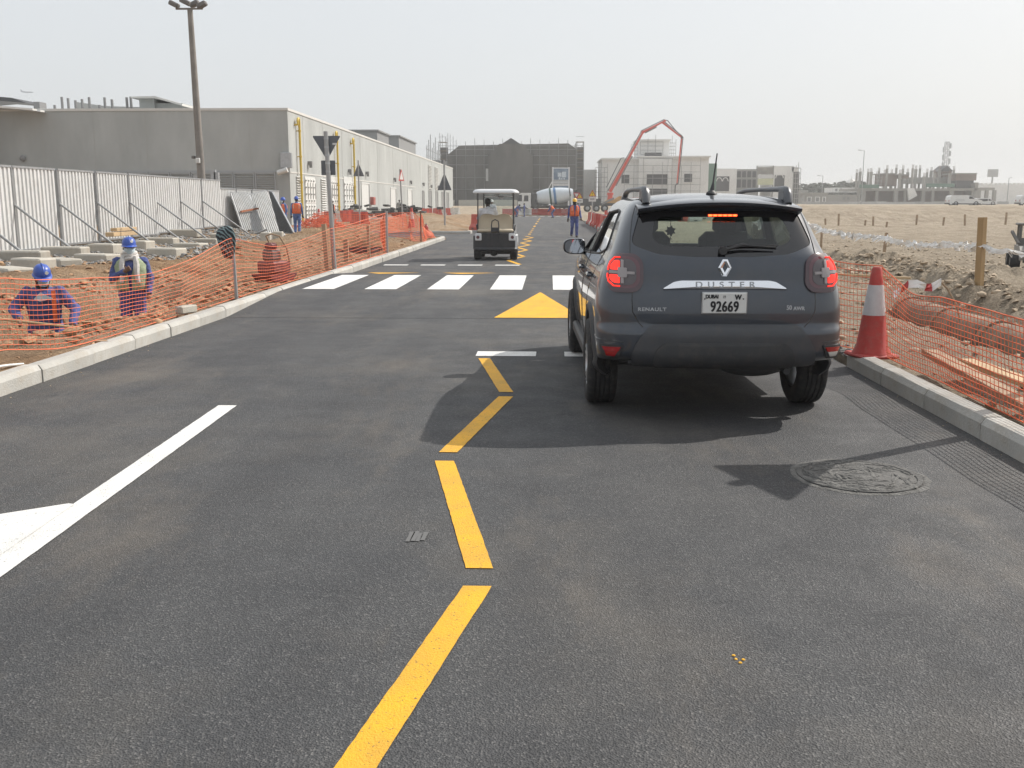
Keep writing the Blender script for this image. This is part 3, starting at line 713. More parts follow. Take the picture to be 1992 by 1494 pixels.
for u0, u1, v0, v1 in ((985, 1008, 328, 350), (945, 952, 328, 352)):
    mb = MB(); rectpx(mb, u0, v0, u1, v1, YN + .7, .4); bp(mb, 'window', mat('pale_window', (.55, .55, .53), .4), nb)
zt2 = D(900, 281, YN).z; ch = 1.6
def netq(pts): 
    mb = MB(); n = Vector(pts[1]) - Vector(pts[0]); mb.add(pts, [tuple(range(len(pts)))]); return mb
def netting(poly, y):
    mb = MB(); mb.prism(poly, lambda x, z, t: (x, t, z), y, y + .05); bp(mb, 'netting', NETG, nb)
netting([(xl + 2.4, D(870, 395, YN).z), (xr, D(1120, 395, YN).z), (xr, D(1120, 290, YN).z), (xr - 1.6, zt2 + .25), (xl + 3.8, zt2 - .1), (xl + 1.6, D(868, 300, YN).z)], YN + 1.6)
gz = D(994, 268, YN).z
netting([(xm0, D(960, 390, YN).z), (xm1, D(1037, 390, YN).z), (xm1, zt2 - 2.2), (xc + 2.2, zt2 + .1), (xc - 2.2, zt2 + .1), (xm0, zt2 - 2.2)], YN)
mb = MB(); mb.prism([(xc - 1.9, zt2), (xc + 1.9, zt2), (xc, gz)], lambda x, z, t: (x, t, z), YN + .3, YN + 8); bp(mb, 'gable', mat('gable_slate', (.06, .062, .07), .7), nb)
for x, y, w in ((xm0, YN, 1.6), (xm1, YN, 1.6)):
    mb = MB(); mb.bx(x - .03, x + .03, y, y + w, zb + 1, zt2 - 1.7); bp(mb, 'netting', NETG, nb)
mb = MB(); mb.bx(xl + 1.6, xl + 1.66, YN + 1.6, YN + 20, zb + 1, zt2 - 1.6); bp(mb, 'netting', NETG, nb)
for i in range(15):
    u = 868 + i * 18.2; x = D(u, 300, YN).x; mb = MB(); h_ = D(u, 268 + (i % 3) * 3, YN).z
    mb.cyl((x, YN + 1.5, .8), (x, YN + 1.5, h_), .05, n=6); bp(mb, 'scaffold_pole', STEEL, nb)
for v in (283, 290, 302, 320, 345, 368):
    a, b = D(868, v, YN), D(1120, v, YN); mb = MB(); mb.cyl((a.x, YN + 1.45, a.z), (b.x, YN + 1.45, b.z), .045, n=6); bp(mb, 'scaffold_rail', STEEL, nb)
for side, u0, u1 in ((0, 852, 868), (1, 1121, 1136)):      # open scaffold towers at both ends
    x0_, x1_ = D(u0, 300, YN).x, D(u1, 300, YN).x
    for x in (x0_, x1_):
        for y in (YN + 1, YN + 3.5, YN + 8, YN + 14):
            mb = MB(); mb.cyl((x, y, .9), (x, y, zt + .4 + 1.8 * (side == 0 and y > YN + 3)), .05, n=6); bp(mb, 'scaffold_pole', STEEL, nb)
    for v in (275, 292, 308, 325, 341, 358, 375, 390):
        z = D(1000, v, YN).z; mb = MB(); mb.bx(x0_, x1_, YN + 1, YN + 3.5, z - .05, z); bp(mb, 'scaffold_board', mat('scaffold_board', (.26, .22, .17), .9), nb)
        mb = MB(); mb.cyl((x0_, YN + 1, z + .9), (x1_, YN + 1, z + .9), .04, n=6); bp(mb, 'scaffold_rail', STEEL, nb)
    mb = MB(); mb.bx(x0_, x1_, YN + 3.6, YN + 3.66, 1.2, zt - .5); bp(mb, 'netting', NETG, nb)
mb = MB(); rectpx(mb, 868, 389, 884, 412, YN - 6, .3); rectpx(mb, 892, 389, 1006, 412, YN - 6, .3)
mb.build('hoarding_wall', mat('cream_hoarding', (.46, .45, .41), .8), label='pale site hoarding in front of the netted building', cat='hoarding')
# billboard beside it
YB = 172
bb = empty('billboard', D(1091, 400, YB), label='tall project board on white posts with a blue building picture', cat='billboard')
BWH = mat('board_white', (.66, .67, .68), .5)
for u in (1075.5, 1107):
    a = D(u, 325, YB); mb = MB(); mb.bx(a.x - .12, a.x + .12, YB, YB + .24, .8, a.z); bp(mb, 'post', BWH, bb)
mb = MB(); a, b = D(1075, 326, YB), D(1108, 351, YB); mb.bx(a.x, b.x, YB - .08, YB + .2, b.z, a.z); pn = bp(mb, 'panel', BWH, bb)
mb = MB(); a, b = D(1077, 328, YB), D(1105.5, 350, YB); mb.bx(a.x, b.x, YB - .12, YB - .09, b.z, a.z); bp(mb, 'picture', mat('board_blue', (.06, .10, .17), .4, col2=(.20, .27, .36), var=.1, vscale=1.2), bb)
PICW = mat('print_pale', (.50, .56, .62), .5)
for (u0, v0, u1, v1) in ((1085, 336, 1092, 344), (1093, 334, 1101, 345), (1087, 345, 1090, 349), (1092, 346, 1094, 349), (1096, 346, 1099, 349)):
    mb = MB(); a, b = D(u0, v0, YB), D(u1, v1, YB); mb.bx(a.x, b.x, YB - .135, YB - .12, b.z, a.z); bp(mb, 'printed_villa', PICW, bb)
for v0, v1, m in ((352, 357.5, 'board_pale'), (358.5, 361, 'board_white'), (361.5, 366, 'board_blue')):
    mb = MB(); a, b = D(1077, v0, YB), D(1105.5, v1, YB); mb.bx(a.x, b.x, YB - .06, YB + .05, b.z, a.z); bp(mb, 'text_panel', MATS.get(m) or mat('board_pale', (.45, .47, .49), .5), bb)
mb = MB(); a = D(1076, 350, YB); b = D(1064, 372, YB); mb.beam(a, (b.x, YB + .2, b.z), .14); mb.beam((b.x, YB + .2, b.z), (b.x - .8, YB + .3, 1), .14); bp(mb, 'brace', BWH, bb)

# ---- white villa with scaffolding
WST = mat('pale_stone', (.68, .675, .655), .85, var=.08, vscale=.5)
WST2 = mat('shade_opening', (.045, .045, .05), .5)
SCB = mat('scaffold_thin', (.28, .275, .27), .6)
def scaffold(par, u0, u1, v0, v1, Y, nx, nz, r=.045, top=2.0):
    for i in range(nx + 1):
        u = u0 + (u1 - u0) * i / nx; a, b = D(u, v0, Y), D(u, v1, Y); mb = MB(); mb.cyl((a.x, Y, b.z), (a.x, Y, a.z + top * ((i * 7) % 3) / 3), r, n=5); bp(mb, 'scaffold_pole', SCB, par)
    for j in range(nz + 1):
        v = v0 + (v1 - v0) * j / nz; a, b = D(u0, v, Y), D(u1, v, Y); mb = MB(); mb.cyl(a, b, r, n=5); bp(mb, 'scaffold_rail', SCB, par)
def windows(par, rects, Y, m=WST2, fr=True):
    for (u0, v0, u1, v1) in rects:
        a, b = D(u0, v0, Y), D(u1, v1, Y); w = MB(); w.bx(a.x, b.x, Y - .03, Y + .1, b.z, a.z); wo = bp(w, 'window', m, par)
        if fr:
            mb = MB(); t = .16
            mb.bx(a.x - t, a.x, Y - .12, Y + .05, b.z - t, a.z + t); mb.bx(b.x, b.x + t, Y - .12, Y + .05, b.z - t, a.z + t)
            mb.bx(a.x, b.x, Y - .12, Y + .05, a.z, a.z + t); mb.bx(a.x, b.x, Y - .16, Y + .05, b.z - t, b.z)
            f = bp(mb, 'window_frame', WST, par)
def cornice(mb, u0, u1, v, Y, dep, out=.5, h=.55):
    a, b = D(u0, v, Y), D(u1, v, Y); z = a.z
    mb.bx(a.x - out, b.x + out, Y - out, Y + dep + out, z - h * .45, z); mb.bx(a.x - out * .6, b.x + out * .6, Y - out * .6, Y + dep + out * .6, z - h * .8, z - h * .45); mb.bx(a.x - out * .25, b.x + out * .25, Y - out * .25, Y + dep + out * .25, z - h * 1.2, z - h * .8)
YV = 188
vl = empty('white_villa', (12, YV, 1), label='large pale stone villa under construction behind the red concrete boom', cat='building')
mb = MB(); rectpx(mb, 1172, 307, 1376, 405, YV, 16, .5); rectpx(mb, 1246, 309, 1306, 405, YV - 1.0, 1.0, .5); bp(mb, 'wall', WST, vl)
mb = MB(); cornice(mb, 1174, 1250, 308, YV, 15); cornice(mb, 1245, 1376, 303.5, YV - .2, 15.2, .6); bp(mb, 'cornice', WST, vl)
mb = MB(); rectpx(mb, 1242, 273, 1301, 306, YV + 3, 8, 9.5); bp(mb, 'upper_storey', WST, vl)
mb = MB(); cornice(mb, 1242, 1301, 271, YV + 3, 8, .4, .5); bp(mb, 'cornice', WST, vl)
windows(vl, ((1254, 297, 1287, 305.5),), YV + 2.95)
windows(vl, ((1209, 340, 1224, 357), (1331, 338, 1346, 354)), YV - .05)
windows(vl, ((1258, 339, 1298, 359), (1262, 367, 1303, 380)), YV - 1.05)
for u in (1247, 1304):
    mb = MB(); a = D(u, 309, YV - 1.3); mb.bx(a.x - .35, a.x + .35, YV - 1.4, YV - 1, .8, a.z); bp(mb, 'pilaster', WST, vl)
scaffold(vl, 1215, 1363, 322, 396, YV - 2.0, 8, 6)
scaffold(vl, 1158, 1182, 326, 392, YV - .6, 4, 7); scaffold(vl, 1300, 1315, 278, 305, YV + 4, 4, 4); scaffold(vl, 1246, 1290, 276, 300, YV + 2.6, 3, 3)
scaffold(vl, 1228, 1241, 281, 306, YV + 4, 2, 4)
mb = MB(); rectpx(mb, 1375, 318, 1392, 398, YV + 3, .12, 1.0); bp(mb, 'green_netting', mat('green_net', (.11, .20, .155), .9, alpha=.85), vl)
mb = MB(); rectpx(mb, 1136, 330, 1160, 405, YV + 12, 10, .5)
mb.build('boundary_block', WST, label='plain pale block between the netted building and the white villa', cat='building')

# ---- more half-built villas to the right
YV2 = 228
for nm, lab, parts in (
    ('arched_villa', 'pale villa with twin arched windows beside the green netting', 'a'),
    ('columned_villa', 'grey villa shell with upright bays behind a project board', 'b'),
    ('corner_villa', 'white boxy villa with one tall arched window and scaffolded corner', 'c')):
    e = empty(nm, (D(1400, 400, YV2).x, YV2, 1), label=lab, cat='building')
    if parts == 'a':
        mb = MB(); rectpx(mb, 1391, 328, 1431, 402, YV2, 14, .5); bp(mb, 'wall', WST, e)
        windows(e, ((1392, 343, 1418, 372), (1394, 378, 1408, 388)), YV2 - .05)
        for u in (1399, 1411):
            a = D(u, 355, YV2 - .1); mb = MB(); mb.tube([(a.x + .62 * math.cos(t), YV2 - .12, a.z + .25 + .8 * math.sin(t)) for t in np.linspace(0, math.pi, 9)] , .1, 5); bp(mb, 'arch_moulding', WST, e)
    if parts == 'b':
        mb = MB(); rectpx(mb, 1431, 329, 1474, 402, YV2 + 2, 14, .5); bp(mb, 'wall', mat('raw_grey2', (.27, .265, .255), .9), e)
        for u in (1434, 1444, 1454, 1464): windows(e, ((u, 333, u + 7, 345), (u, 349, u + 7, 365)), YV2 + 1.95, WST2, False)
    if parts == 'c':
        mb = MB(); rectpx(mb, 1505, 323, 1541, 402, YV2, 14, .5); rectpx(mb, 1541, 325, 1553, 334, YV2, 12); bp(mb, 'wall', WST, e)
        windows(e, ((1507, 341, 1525, 369), (1520, 377, 1527, 388)), YV2 - .05)
        a = D(1516, 350, YV2); mb = MB(); mb.tube([(a.x + .85 * math.cos(t), YV2 - .12, a.z + .4 + .9 * math.sin(t)) for t in np.linspace(0, math.pi, 9)], .1, 5); bp(mb, 'arch_moulding', WST, e)
        mb = MB(); rectpx(mb, 1541, 334, 1552, 402, YV2 + .5, 10, .5); bp(mb, 'dark_bay', mat('bay_grey', (.09, .09, .09), .9), e)
        scaffold(e, 1544, 1558, 327, 396, YV2 - .8, 3, 7, .06)
YB2 = 215
b2 = empty('project_board', D(1489, 400, YB2), label='grey and green project board on thin posts before the villas', cat='billboard')
for u in (1473, 1505):
    a = D(u, 322, YB2); mb = MB(); mb.bx(a.x - .1, a.x + .1, YB2, YB2 + .2, .9, a.z); bp(mb, 'post', MIDG, b2)
for v0, v1, c in ((322.5, 324, (.4, .4, .4)), (325, 339, (.25, .24, .22)), (340, 346.5, (.52, .52, .52)), (347.5, 359.5, (.46, .47, .31))):
    mb = MB(); a, b = D(1474, v0, YB2), D(1504, v1, YB2); mb.bx(a.x, b.x, YB2 - .1, YB2, b.z, a.z); bp(mb, 'panel', mat('pb%d' % int(v0), c, .6, var=.3 if v0 < 330 else .05, vscale=.9), b2)

# ---- low house, hoardings and the concrete skeleton on the far right
YF = 255
lh = empty('low_house', (D(1590, 400, YF).x, YF, 1), label='low flat-roofed grey house left of the concrete skeleton', cat='building')
mb = MB(); rectpx(mb, 1565, 376, 1609, 404, YF, 12, .5); rectpx(mb, 1558, 370, 1572, 376, YF + 3, 8, 3); bp(mb, 'wall', mat('dull_grey', (.30, .29, .27), .9), lh)
mb = MB(); cornice(mb, 1565, 1609, 375, YF, 12, .4, .4); bp(mb, 'cornice', mat('dull_grey', (.3, .29, .27)), lh)
windows(lh, ((1571, 384, 1577, 392), (1587, 384, 1593, 392), (1601, 384, 1605, 392)), YF - .05, MIDG)
lh2 = empty('low_block', (D(1640, 400, YF).x, YF + 20, 1), label='pale low block with a white upper floor before the trees', cat='building')
mb = MB(); rectpx(mb, 1609, 379, 1672, 404, YF + 25, 12, .5); bp(mb, 'wall', mat('dull_grey', (.3, .29, .27)), lh2)
mb = MB(); rectpx(mb, 1619, 365, 1668, 374, YF + 28, 8); bp(mb, 'upper_storey', WST, lh2)
windows(lh2, ((1625, 367, 1629, 372), (1634, 367, 1638, 372), (1648, 383, 1652, 389), (1640, 383, 1644, 389)), YF + 24.9, MIDG, False)
RAW = mat('raw_frame_concrete', (.28, .27, .25), .9, var=.15, vscale=.3)
BRK = mat('far_blockwork', (.20, .155, .13), .9, var=.2, vscale=.5)
sk = empty('concrete_skeleton', (D(1785, 400, YF).x, YF, 1), label='half-built concrete frame bristling with columns and starter bars', cat='building')
mb = MB(); rectpx(mb, 1668, 366.5, 1900, 371, YF, 16); bp(mb, 'floor_slab', RAW, sk)
mb = MB(); rectpx(mb, 1680, 371, 1890, 398, YF + 6, .4, .8); bp(mb, 'infill_wall', BRK, sk)
for k, u in enumerate((1672, 1681, 1707, 1744, 1762, 1797, 1816, 1852, 1893)):
    mb = MB(); a = D(u, 371, YF + .3); w = .45 if k % 2 else .3; mb.bx(a.x - w, a.x + w, YF + .3, YF + 1, .8, a.z); bp(mb, 'column', RAW, sk)
cols = [(1668, 329), (1674.5, 327), (1690, 328), (1696, 327), (1711, 326), (1722, 330), (1727, 321), (1736, 329), (1745, 320), (1752, 330), (1758, 321), (1767, 328), (1777, 320), (1783, 322), (1791, 321), (1799, 336), (1805, 328), (1813, 325), (1819, 330), (1829, 322), (1838, 333), (1849, 330), (1857, 323)]
for k, (u, v) in enumerate(cols):
    Y_ = YF + 1 + (k % 3) * 5; a = D(u, v, Y_); z0_ = D(u, 367, Y_).z; mb = MB(); w = .22 + .1 * (k % 2); mb.bx(a.x - w, a.x + w, Y_, Y_ + .5, z0_, a.z - .9); bp(mb, 'column', RAW, sk)
    mb = MB()
    for dx in (-.2, 0, .2): mb.cyl((a.x + dx, Y_ + .2, a.z - 1), (a.x + dx, Y_ + .2, a.z), .05, n=4)
    bp(mb, 'starter_bars', BRK, sk)
for (u0, v0, u1, v1, Y_, m) in ((1717, 338, 1744, 362, YF + 4, BRK), (1750, 341, 1768, 347, YF + 3, BRK), (1770, 345, 1860, 357, YF + 9, RAW), (1860, 338, 1899, 351, YF + 2, BRK), (1861, 351, 1893, 366, YF + 2.4, WST2), (1897, 355, 1900, 400, YF, RAW), (1833, 332, 1851, 345, YF + 10, BRK)):
    mb = MB(); rectpx(mb, u0, v0, u1, v1, Y_, 6); bp(mb, 'wall_or_shade_opening', m, sk)  # the near-black box is an opening's shade put in as dark colour
mb = MB(); rectpx(mb, 1857, 336.5, 1901, 338.5, YF + 1.5, 8); rectpx(mb, 1715, 337, 1746, 339, YF + 3.5, 7); rectpx(mb, 1745, 339, 1769, 341, YF + 2.5, 6); bp(mb, 'roof_slab', RAW, sk)
mb = MB(); a, b = D(1832, 333, YF + 9), D(1852, 325, YF + 9); mb.prism([(a.x - .4, a.z), (b.x + .4, a.z), ((a.x + b.x) / 2, b.z + .4)], lambda x, z, t: (x, t, z), YF + 9, YF + 15); bp(mb, 'small_roof', DARKG, sk)
for q_ in ((1672, 359, 1710, 366), (1802, 357, 1857, 364)):
    mb = MB(); rectpx(mb, *q_, YF - .3, .1); bp(mb, 'green_netting', mat('green_net', (.11, .2, .155)), sk)
scaffold(sk, 1700, 1716, 338, 366, YF, 3, 4, .05)
mb = MB(); a, b = D(1763, 366, YF), D(1781, 390, YF); mb.prism([(a.x, a.z), (a.x + 1.6, a.z), (b.x, b.z + 1.2), (a.x + .5, b.z)], lambda x, z, t: (x, t, z), YF - 1, YF - .3); bp(mb, 'stair_ramp', WST, sk)
an = empty('annex_frame', (D(1920, 400, YF + 8).x, YF + 8, 1), label='low open concrete annex at the right end of the skeleton', cat='building')
mb = MB(); rectpx(mb, 1900, 365, 1935, 370, YF + 8, 12); bp(mb, 'roof_slab', RAW, an)
for u in (1903, 1918, 1933):
    mb = MB(); rectpx(mb, u, 370, u + 3, 402, YF + 8, .8, .8); bp(mb, 'column', RAW, an)
fw = empty('far_compound', (D(1970, 400, 330).x, 330, 1), label='long hazy pale compound wall far beyond the parked van', cat='building')
mb = MB(); rectpx(mb, 1905, 359, 2010, 402, 330, 20, .5); bp(mb, 'wall', WST, fw)
for u in range(1908, 1996, 9):
    mb = MB(); rectpx(mb, u, 356, u + 4, 359, 330, 2); bp(mb, 'merlon', WST, fw)
# panel hoarding in front of the skeleton
hr = random.Random(9)
u = 1560
while u < 1960:
    w = hr.uniform(17, 20); Yh = 240; mb = MB(); a, b = D(u, 392.5 + hr.uniform(-.7, .7), Yh), D(u + w - .6, 404, Yh)
    mb.bx(a.x, b.x, Yh, Yh + .15, .9, a.z)
    mb.build('hoarding_panel', mat('far_hoarding', (.40, .40, .39), .7, rnd=.2), label='grey hoarding sheet screening the concrete skeleton', cat='hoarding', group='hoarding sheets before the skeleton'); u += w
# far trees, minaret, masts, lamp posts
TREE = mat('far_foliage', (.055, .07, .045), .9, var=.4, vscale=.3)
tr = random.Random(21)
def far_tree(x, y, r, h):
    e = empty('tree', (x, y, 1), label='dark rounded tree in the hazy belt behind the low houses', cat='tree', group='belt of far trees')
    mb = MB(); mb.cyl((0, 0, 0), (0, 0, h * .6), .25, .12, 6); mb.build('trunk', BRK, e)
    mb = MB()
    for k in range(260):
        a = tr.uniform(0, 6.283); cz = tr.uniform(-1, 1); rad = (1 - cz * cz) ** .5 * tr.uniform(.5, 1.08)
        c = Vector((rad * r * math.cos(a), rad * r * math.sin(a), h * .62 + cz * h * .4)); s = tr.uniform(.25, .6)
        M = Matrix.Rotation(tr.uniform(0, 6.28), 3, 'Z') @ Matrix.Rotation(tr.uniform(0, 3), 3, 'X')
        mb.add([c + M @ Vector(q) * s for q in ((-1, -.6, 0), (1, -.7, .2), (.9, .7, 0), (-.8, .8, .25))], [(0, 1, 2, 3)])
    mb.build('crown', TREE, e, fix=False)
for i in range(13):
    p = D(1553 + i * 10.5 + tr.uniform(-3, 3), 395, 330 + tr.uniform(-25, 25)); far_tree(p.x, p.y, tr.uniform(2.4, 3.8), tr.uniform(5.0, 7.2))
mn = empty('domed_mosque', (D(1655, 370, 420).x, 420, 1), label='hazy pale dome and little minaret above the tree belt', cat='building')
a = D(1655, 364, 420); mb = MB(); mb.bx(a.x - 3.4, a.x + 3.4, 416, 424, .8, a.z); bp(mb, 'wall', WST, mn)
mb = MB(); mb.lathe([(3.0, 0), (3.0, .6), (2.4, 2.0), (1.2, 3.0), (.1, 3.5), (.06, 5)], (a.x, 420, a.z), 16); bp(mb, 'dome', WST, mn, smooth=True)
b = D(1650, 348, 420); mb = MB(); mb.lathe([(.8, 0), (.8, b.z * .7), (1.0, b.z * .72), (.6, b.z * .75), (.6, b.z * .9), (.05, b.z)], (b.x - .3, 414, .5), 10); bp(mb, 'minaret', WST, mn)
def lamp_post(u, vtop, Y, arm, label):
    a = D(u, vtop, Y); e = empty('street_lamp', (a.x, Y, 1), label=label, cat='street lamp')
    h = a.z - 1
    mb = MB(); mb.cyl((0, 0, 0), (0, 0, h), .13, .07, 8); mb.build('pole', STEEL, e)
    mb = MB(); mb.cyl((0, 0, h - .1), (arm, 0, h + .1), .05, n=6); mb.cbox((arm * 1.2, 0, h + .1), (abs(arm) * .6, .3, .15), .03); mb.build('lamp_head', STEEL, e)
lamp_post(1681.5, 293, 225, -.9, 'tall thin street lamp in front of the concrete skeleton')
lamp_post(1601, 342, 270, -1.0, 'short distant street lamp above the low grey house')
lamp_post(1963, 346, 265, .5, 'street lamp beside the hazy compound wall')
lm = empty('lattice_mast', (D(1833, 400, 300).x, 300, 1), label='lattice telecom mast rising behind the concrete skeleton', cat='mast')
h = D(1833, 275, 300).z - 1; mb = MB()
for sx in (-1, 1):
    for sy in (-1, 1): mb.cyl((sx * .9, sy * .9, 0), (sx * .45, sy * .45, h), .08, n=5)
bp_ = mb.build('legs', STEEL, lm); bp_.name = 'mast_leg'
for k in range(14):
    z0_, z1_ = h * k / 14, h * (k + 1) / 14; w0, w1 = .9 - .45 * k / 14, .9 - .45 * (k + 1) / 14; mb = MB()
    for s in (-1, 1): mb.cyl((-w0, s * w0, z0_), (w1, s * w1, z1_), .05, n=4); mb.cyl((w0, s * w0, z0_), (-w1, s * w1, z1_), .05, n=4)
    mb.build('bracing', STEEL, lm)
for k in range(9):
    mb = MB(); z = h * (.45 + .06 * k); mb.cbox(((-1) ** k * .95, -.3, z), (.5, .3, 1.5), .05); mb.build('antenna', GALV, lm)
ft = empty('floodlight_tower', (D(1926, 400, 400).x, 400, 1), label='far stadium floodlight with a square lamp head', cat='floodlight')
h = D(1926, 335, 400).z - 1; mb = MB(); mb.cyl((0, 0, 0), (0, 0, h), .5, .3, 8); mb.build('pole', STEEL, ft); mb = MB(); mb.cbox((0, 0, h - .3), (4, .6, 3.0), .1); mb.build('lamp_head', STEEL, ft)
# ------------------------------------------------------------------ dark grey SUV (car frame: x right, y forward, origin under the rear axle)
car = empty('parked_suv', (1.205, 7.74, 0), math.radians(1.64), label='dark slate grey compact SUV seen from behind with brake lights lit', cat='car')
PAINT = bpy.data.materials.new('slate_paint'); PAINT.use_nodes = True
def _paint():
    N, L = PAINT.node_tree.nodes, PAINT.node_tree.links; b = N['Principled BSDF']
    b.inputs['Metallic'].default_value = .35; b.inputs['Roughness'].default_value = .32
    b.inputs['Coat Weight'].default_value = .9; b.inputs['Coat Roughness'].default_value = .04
    tc = N.new('ShaderNodeTexCoord'); n = N.new('ShaderNodeTexNoise'); n.inputs['Scale'].default_value = 6; n.inputs['Detail'].default_value = 8; n.inputs['Roughness'].default_value = .7
    L.new(tc.outputs['Object'], n.inputs['Vector'])
    sp = N.new('ShaderNodeSeparateXYZ'); L.new(tc.outputs['Object'], sp.inputs[0])
    lo = N.new('ShaderNodeMapRange'); lo.inputs[1].default_value = .75; lo.inputs[2].default_value = .35; lo.inputs[3].default_value = .12; lo.inputs[4].default_value = .55; L.new(sp.outputs[2], lo.inputs[0])
    mr = N.new('ShaderNodeMapRange'); mr.inputs[1].default_value = .42; mr.inputs[2].default_value = .72; L.new(n.outputs[0], mr.inputs[0])
    mu = N.new('ShaderNodeMath'); mu.operation = 'MULTIPLY'; L.new(mr.outputs[0], mu.inputs[0]); L.new(lo.outputs[0], mu.inputs[1])
    mx = N.new('ShaderNodeMix'); mx.data_type = 'RGBA'; mx.inputs[6].default_value = (.035, .044, .060, 1); mx.inputs[7].default_value = (.16, .135, .105, 1)
    L.new(mu.outputs[0], mx.inputs[0]); L.new(mx.outputs[2], b.inputs['Base Color'])
    r2 = N.new('ShaderNodeMapRange'); r2.inputs[3].default_value = .28; r2.inputs[4].default_value = .75; L.new(mu.outputs[0], r2.inputs[0]); L.new(r2.outputs[0], b.inputs['Roughness'])
    fl = N.new('ShaderNodeTexNoise'); fl.inputs['Scale'].default_value = 900; L.new(tc.outputs['Object'], fl.inputs['Vector'])
    c2 = N.new('ShaderNodeMapRange'); c2.inputs[3].default_value = .03; c2.inputs[4].default_value = .16; L.new(mu.outputs[0], c2.inputs[0]); L.new(c2.outputs[0], b.inputs['Coat Roughness'])
_paint()
PLAST = mat('black_plastic', (.032, .033, .036), .55, var=.15, vscale=5, bump=.08, bscale=300, dirt=(.10, .085, .07), dirt_amt=.5)
GLOSSB = mat('gloss_black', (.008, .008, .01), .08, coat=.6)
CHROME = mat('chrome', (.82, .83, .85), .07, metal=1.0)
RUBBER = mat('tyre_rubber', (.022, .022, .023), .8, var=.3, vscale=9, bump=.2, bscale=90, dirt=(.12, .10, .085), dirt_amt=.45)
ALLOY = mat('alloy', (.42, .43, .44), .3, metal=.9)
def glass_mat(name, tint, refl=1.0, dens=.5):
    m = bpy.data.materials.new(name); m.use_nodes = True; N, L = m.node_tree.nodes, m.node_tree.links; N.clear()
    o = N.new('ShaderNodeOutputMaterial'); t = N.new('ShaderNodeBsdfTransparent'); t.inputs[0].default_value = (*tint, 1)
    g = N.new('ShaderNodeBsdfGlossy'); g.inputs['Roughness'].default_value = .02; g.inputs[0].default_value = (1, 1, 1, 1)
    lw_ = N.new('ShaderNodeLayerWeight'); lw_.inputs[0].default_value = .5; pw_ = N.new('ShaderNodeMath'); pw_.operation = 'POWER'; pw_.inputs[1].default_value = 5; L.new(lw_.outputs['Facing'], pw_.inputs[0])
    fr = N.new('ShaderNodeMath'); fr.operation = 'MULTIPLY_ADD'; fr.inputs[1].default_value = .9; fr.inputs[2].default_value = .045; L.new(pw_.outputs[0], fr.inputs[0]); mx = N.new('ShaderNodeMixShader')
    mu = N.new('ShaderNodeMath'); mu.operation = 'MULTIPLY'; mu.inputs[1].default_value = refl; L.new(fr.outputs[0], mu.inputs[0])
    L.new(mu.outputs[0], mx.inputs[0]); L.new(t.outputs[0], mx.inputs[1]); L.new(g.outputs[0], mx.inputs[2]); L.new(mx.outputs[0], o.inputs[0])
    return m
GLS_R = glass_mat('rear_glass', (.62, .71, .66), 1.2); GLS_S = glass_mat('side_glass', (.30, .34, .33), 2.2); GLS_F = glass_mat('windscreen_glass', (.80, .86, .83), 1.0)
GLS_F2 = glass_mat('clear_glass', (.85, .88, .87), 1.0)
def lerp_tab(tab, z):
    if z <= tab[0][0]: return tab[0][1]
    for (a, va), (b, vb) in zip(tab, tab[1:]):
        if z <= b:
            t = (z - a) / (b - a); return va + (vb - va) * t
    return tab[-1][1]
def smooth_tab(tab):
    # monotone cubic through the table, sampled finely
    xs_ = [a for a, _ in tab]; ys_ = [b for _, b in tab]; n = len(xs_)
    dx = [xs_[i + 1] - xs_[i] for i in range(n - 1)]; sl = [(ys_[i + 1] - ys_[i]) / dx[i] for i in range(n - 1)]
    m = [sl[0]] + [0 if sl[i - 1] * sl[i] <= 0 else 2 * sl[i - 1] * sl[i] / (sl[i - 1] + sl[i]) for i in range(1, n - 1)] + [sl[-1]]
    def f(x):
        x = min(max(x, xs_[0]), xs_[-1]); i = 0
        while i < n - 2 and x > xs_[i + 1]: i += 1
        t = (x - xs_[i]) / dx[i]; h = dx[i]
        return (2 * t ** 3 - 3 * t * t + 1) * ys_[i] + (t ** 3 - 2 * t * t + t) * h * m[i] + (-2 * t ** 3 + 3 * t * t) * ys_[i + 1] + (t ** 3 - t * t) * h * m[i + 1]
    return f
cw = smooth_tab([(.28, .78), (.34, .855), (.45, .885), (.60, .90), (.78, .905), (.92, .892), (1.02, .868), (1.12, .826), (1.19, .788), (1.30, .744), (1.42, .697), (1.50, .658), (1.545, .625), (1.575, .575), (1.60, .47), (1.618, .33), (1.628, .16)])
cyr = smooth_tab([(.28, .25), (.34, -.05), (.40, -.45), (.43, -.74), (.455, -.81), (.50, -.838), (.66, -.835), (.70, -.805), (.80, -.80), (.92, -.785), (1.0, -.765), (1.10, -.755), (1.17, -.735), (1.24, -.69), (1.35, -.612), (1.46, -.535), (1.52, -.49), (1.56, -.44), (1.59, -.30), (1.612, -.10), (1.628, .25)])
cyf = smooth_tab([(.28, 3.2), (.4, 3.42), (.6, 3.46), (.8, 3.44), (.93, 3.36), (1.0, 3.02), (1.06, 2.55), (1.10, 2.32), (1.19, 2.12), (1.35, 1.78), (1.50, 1.46), (1.56, 1.28), (1.60, 1.05), (1.618, .85), (1.628, .55)])
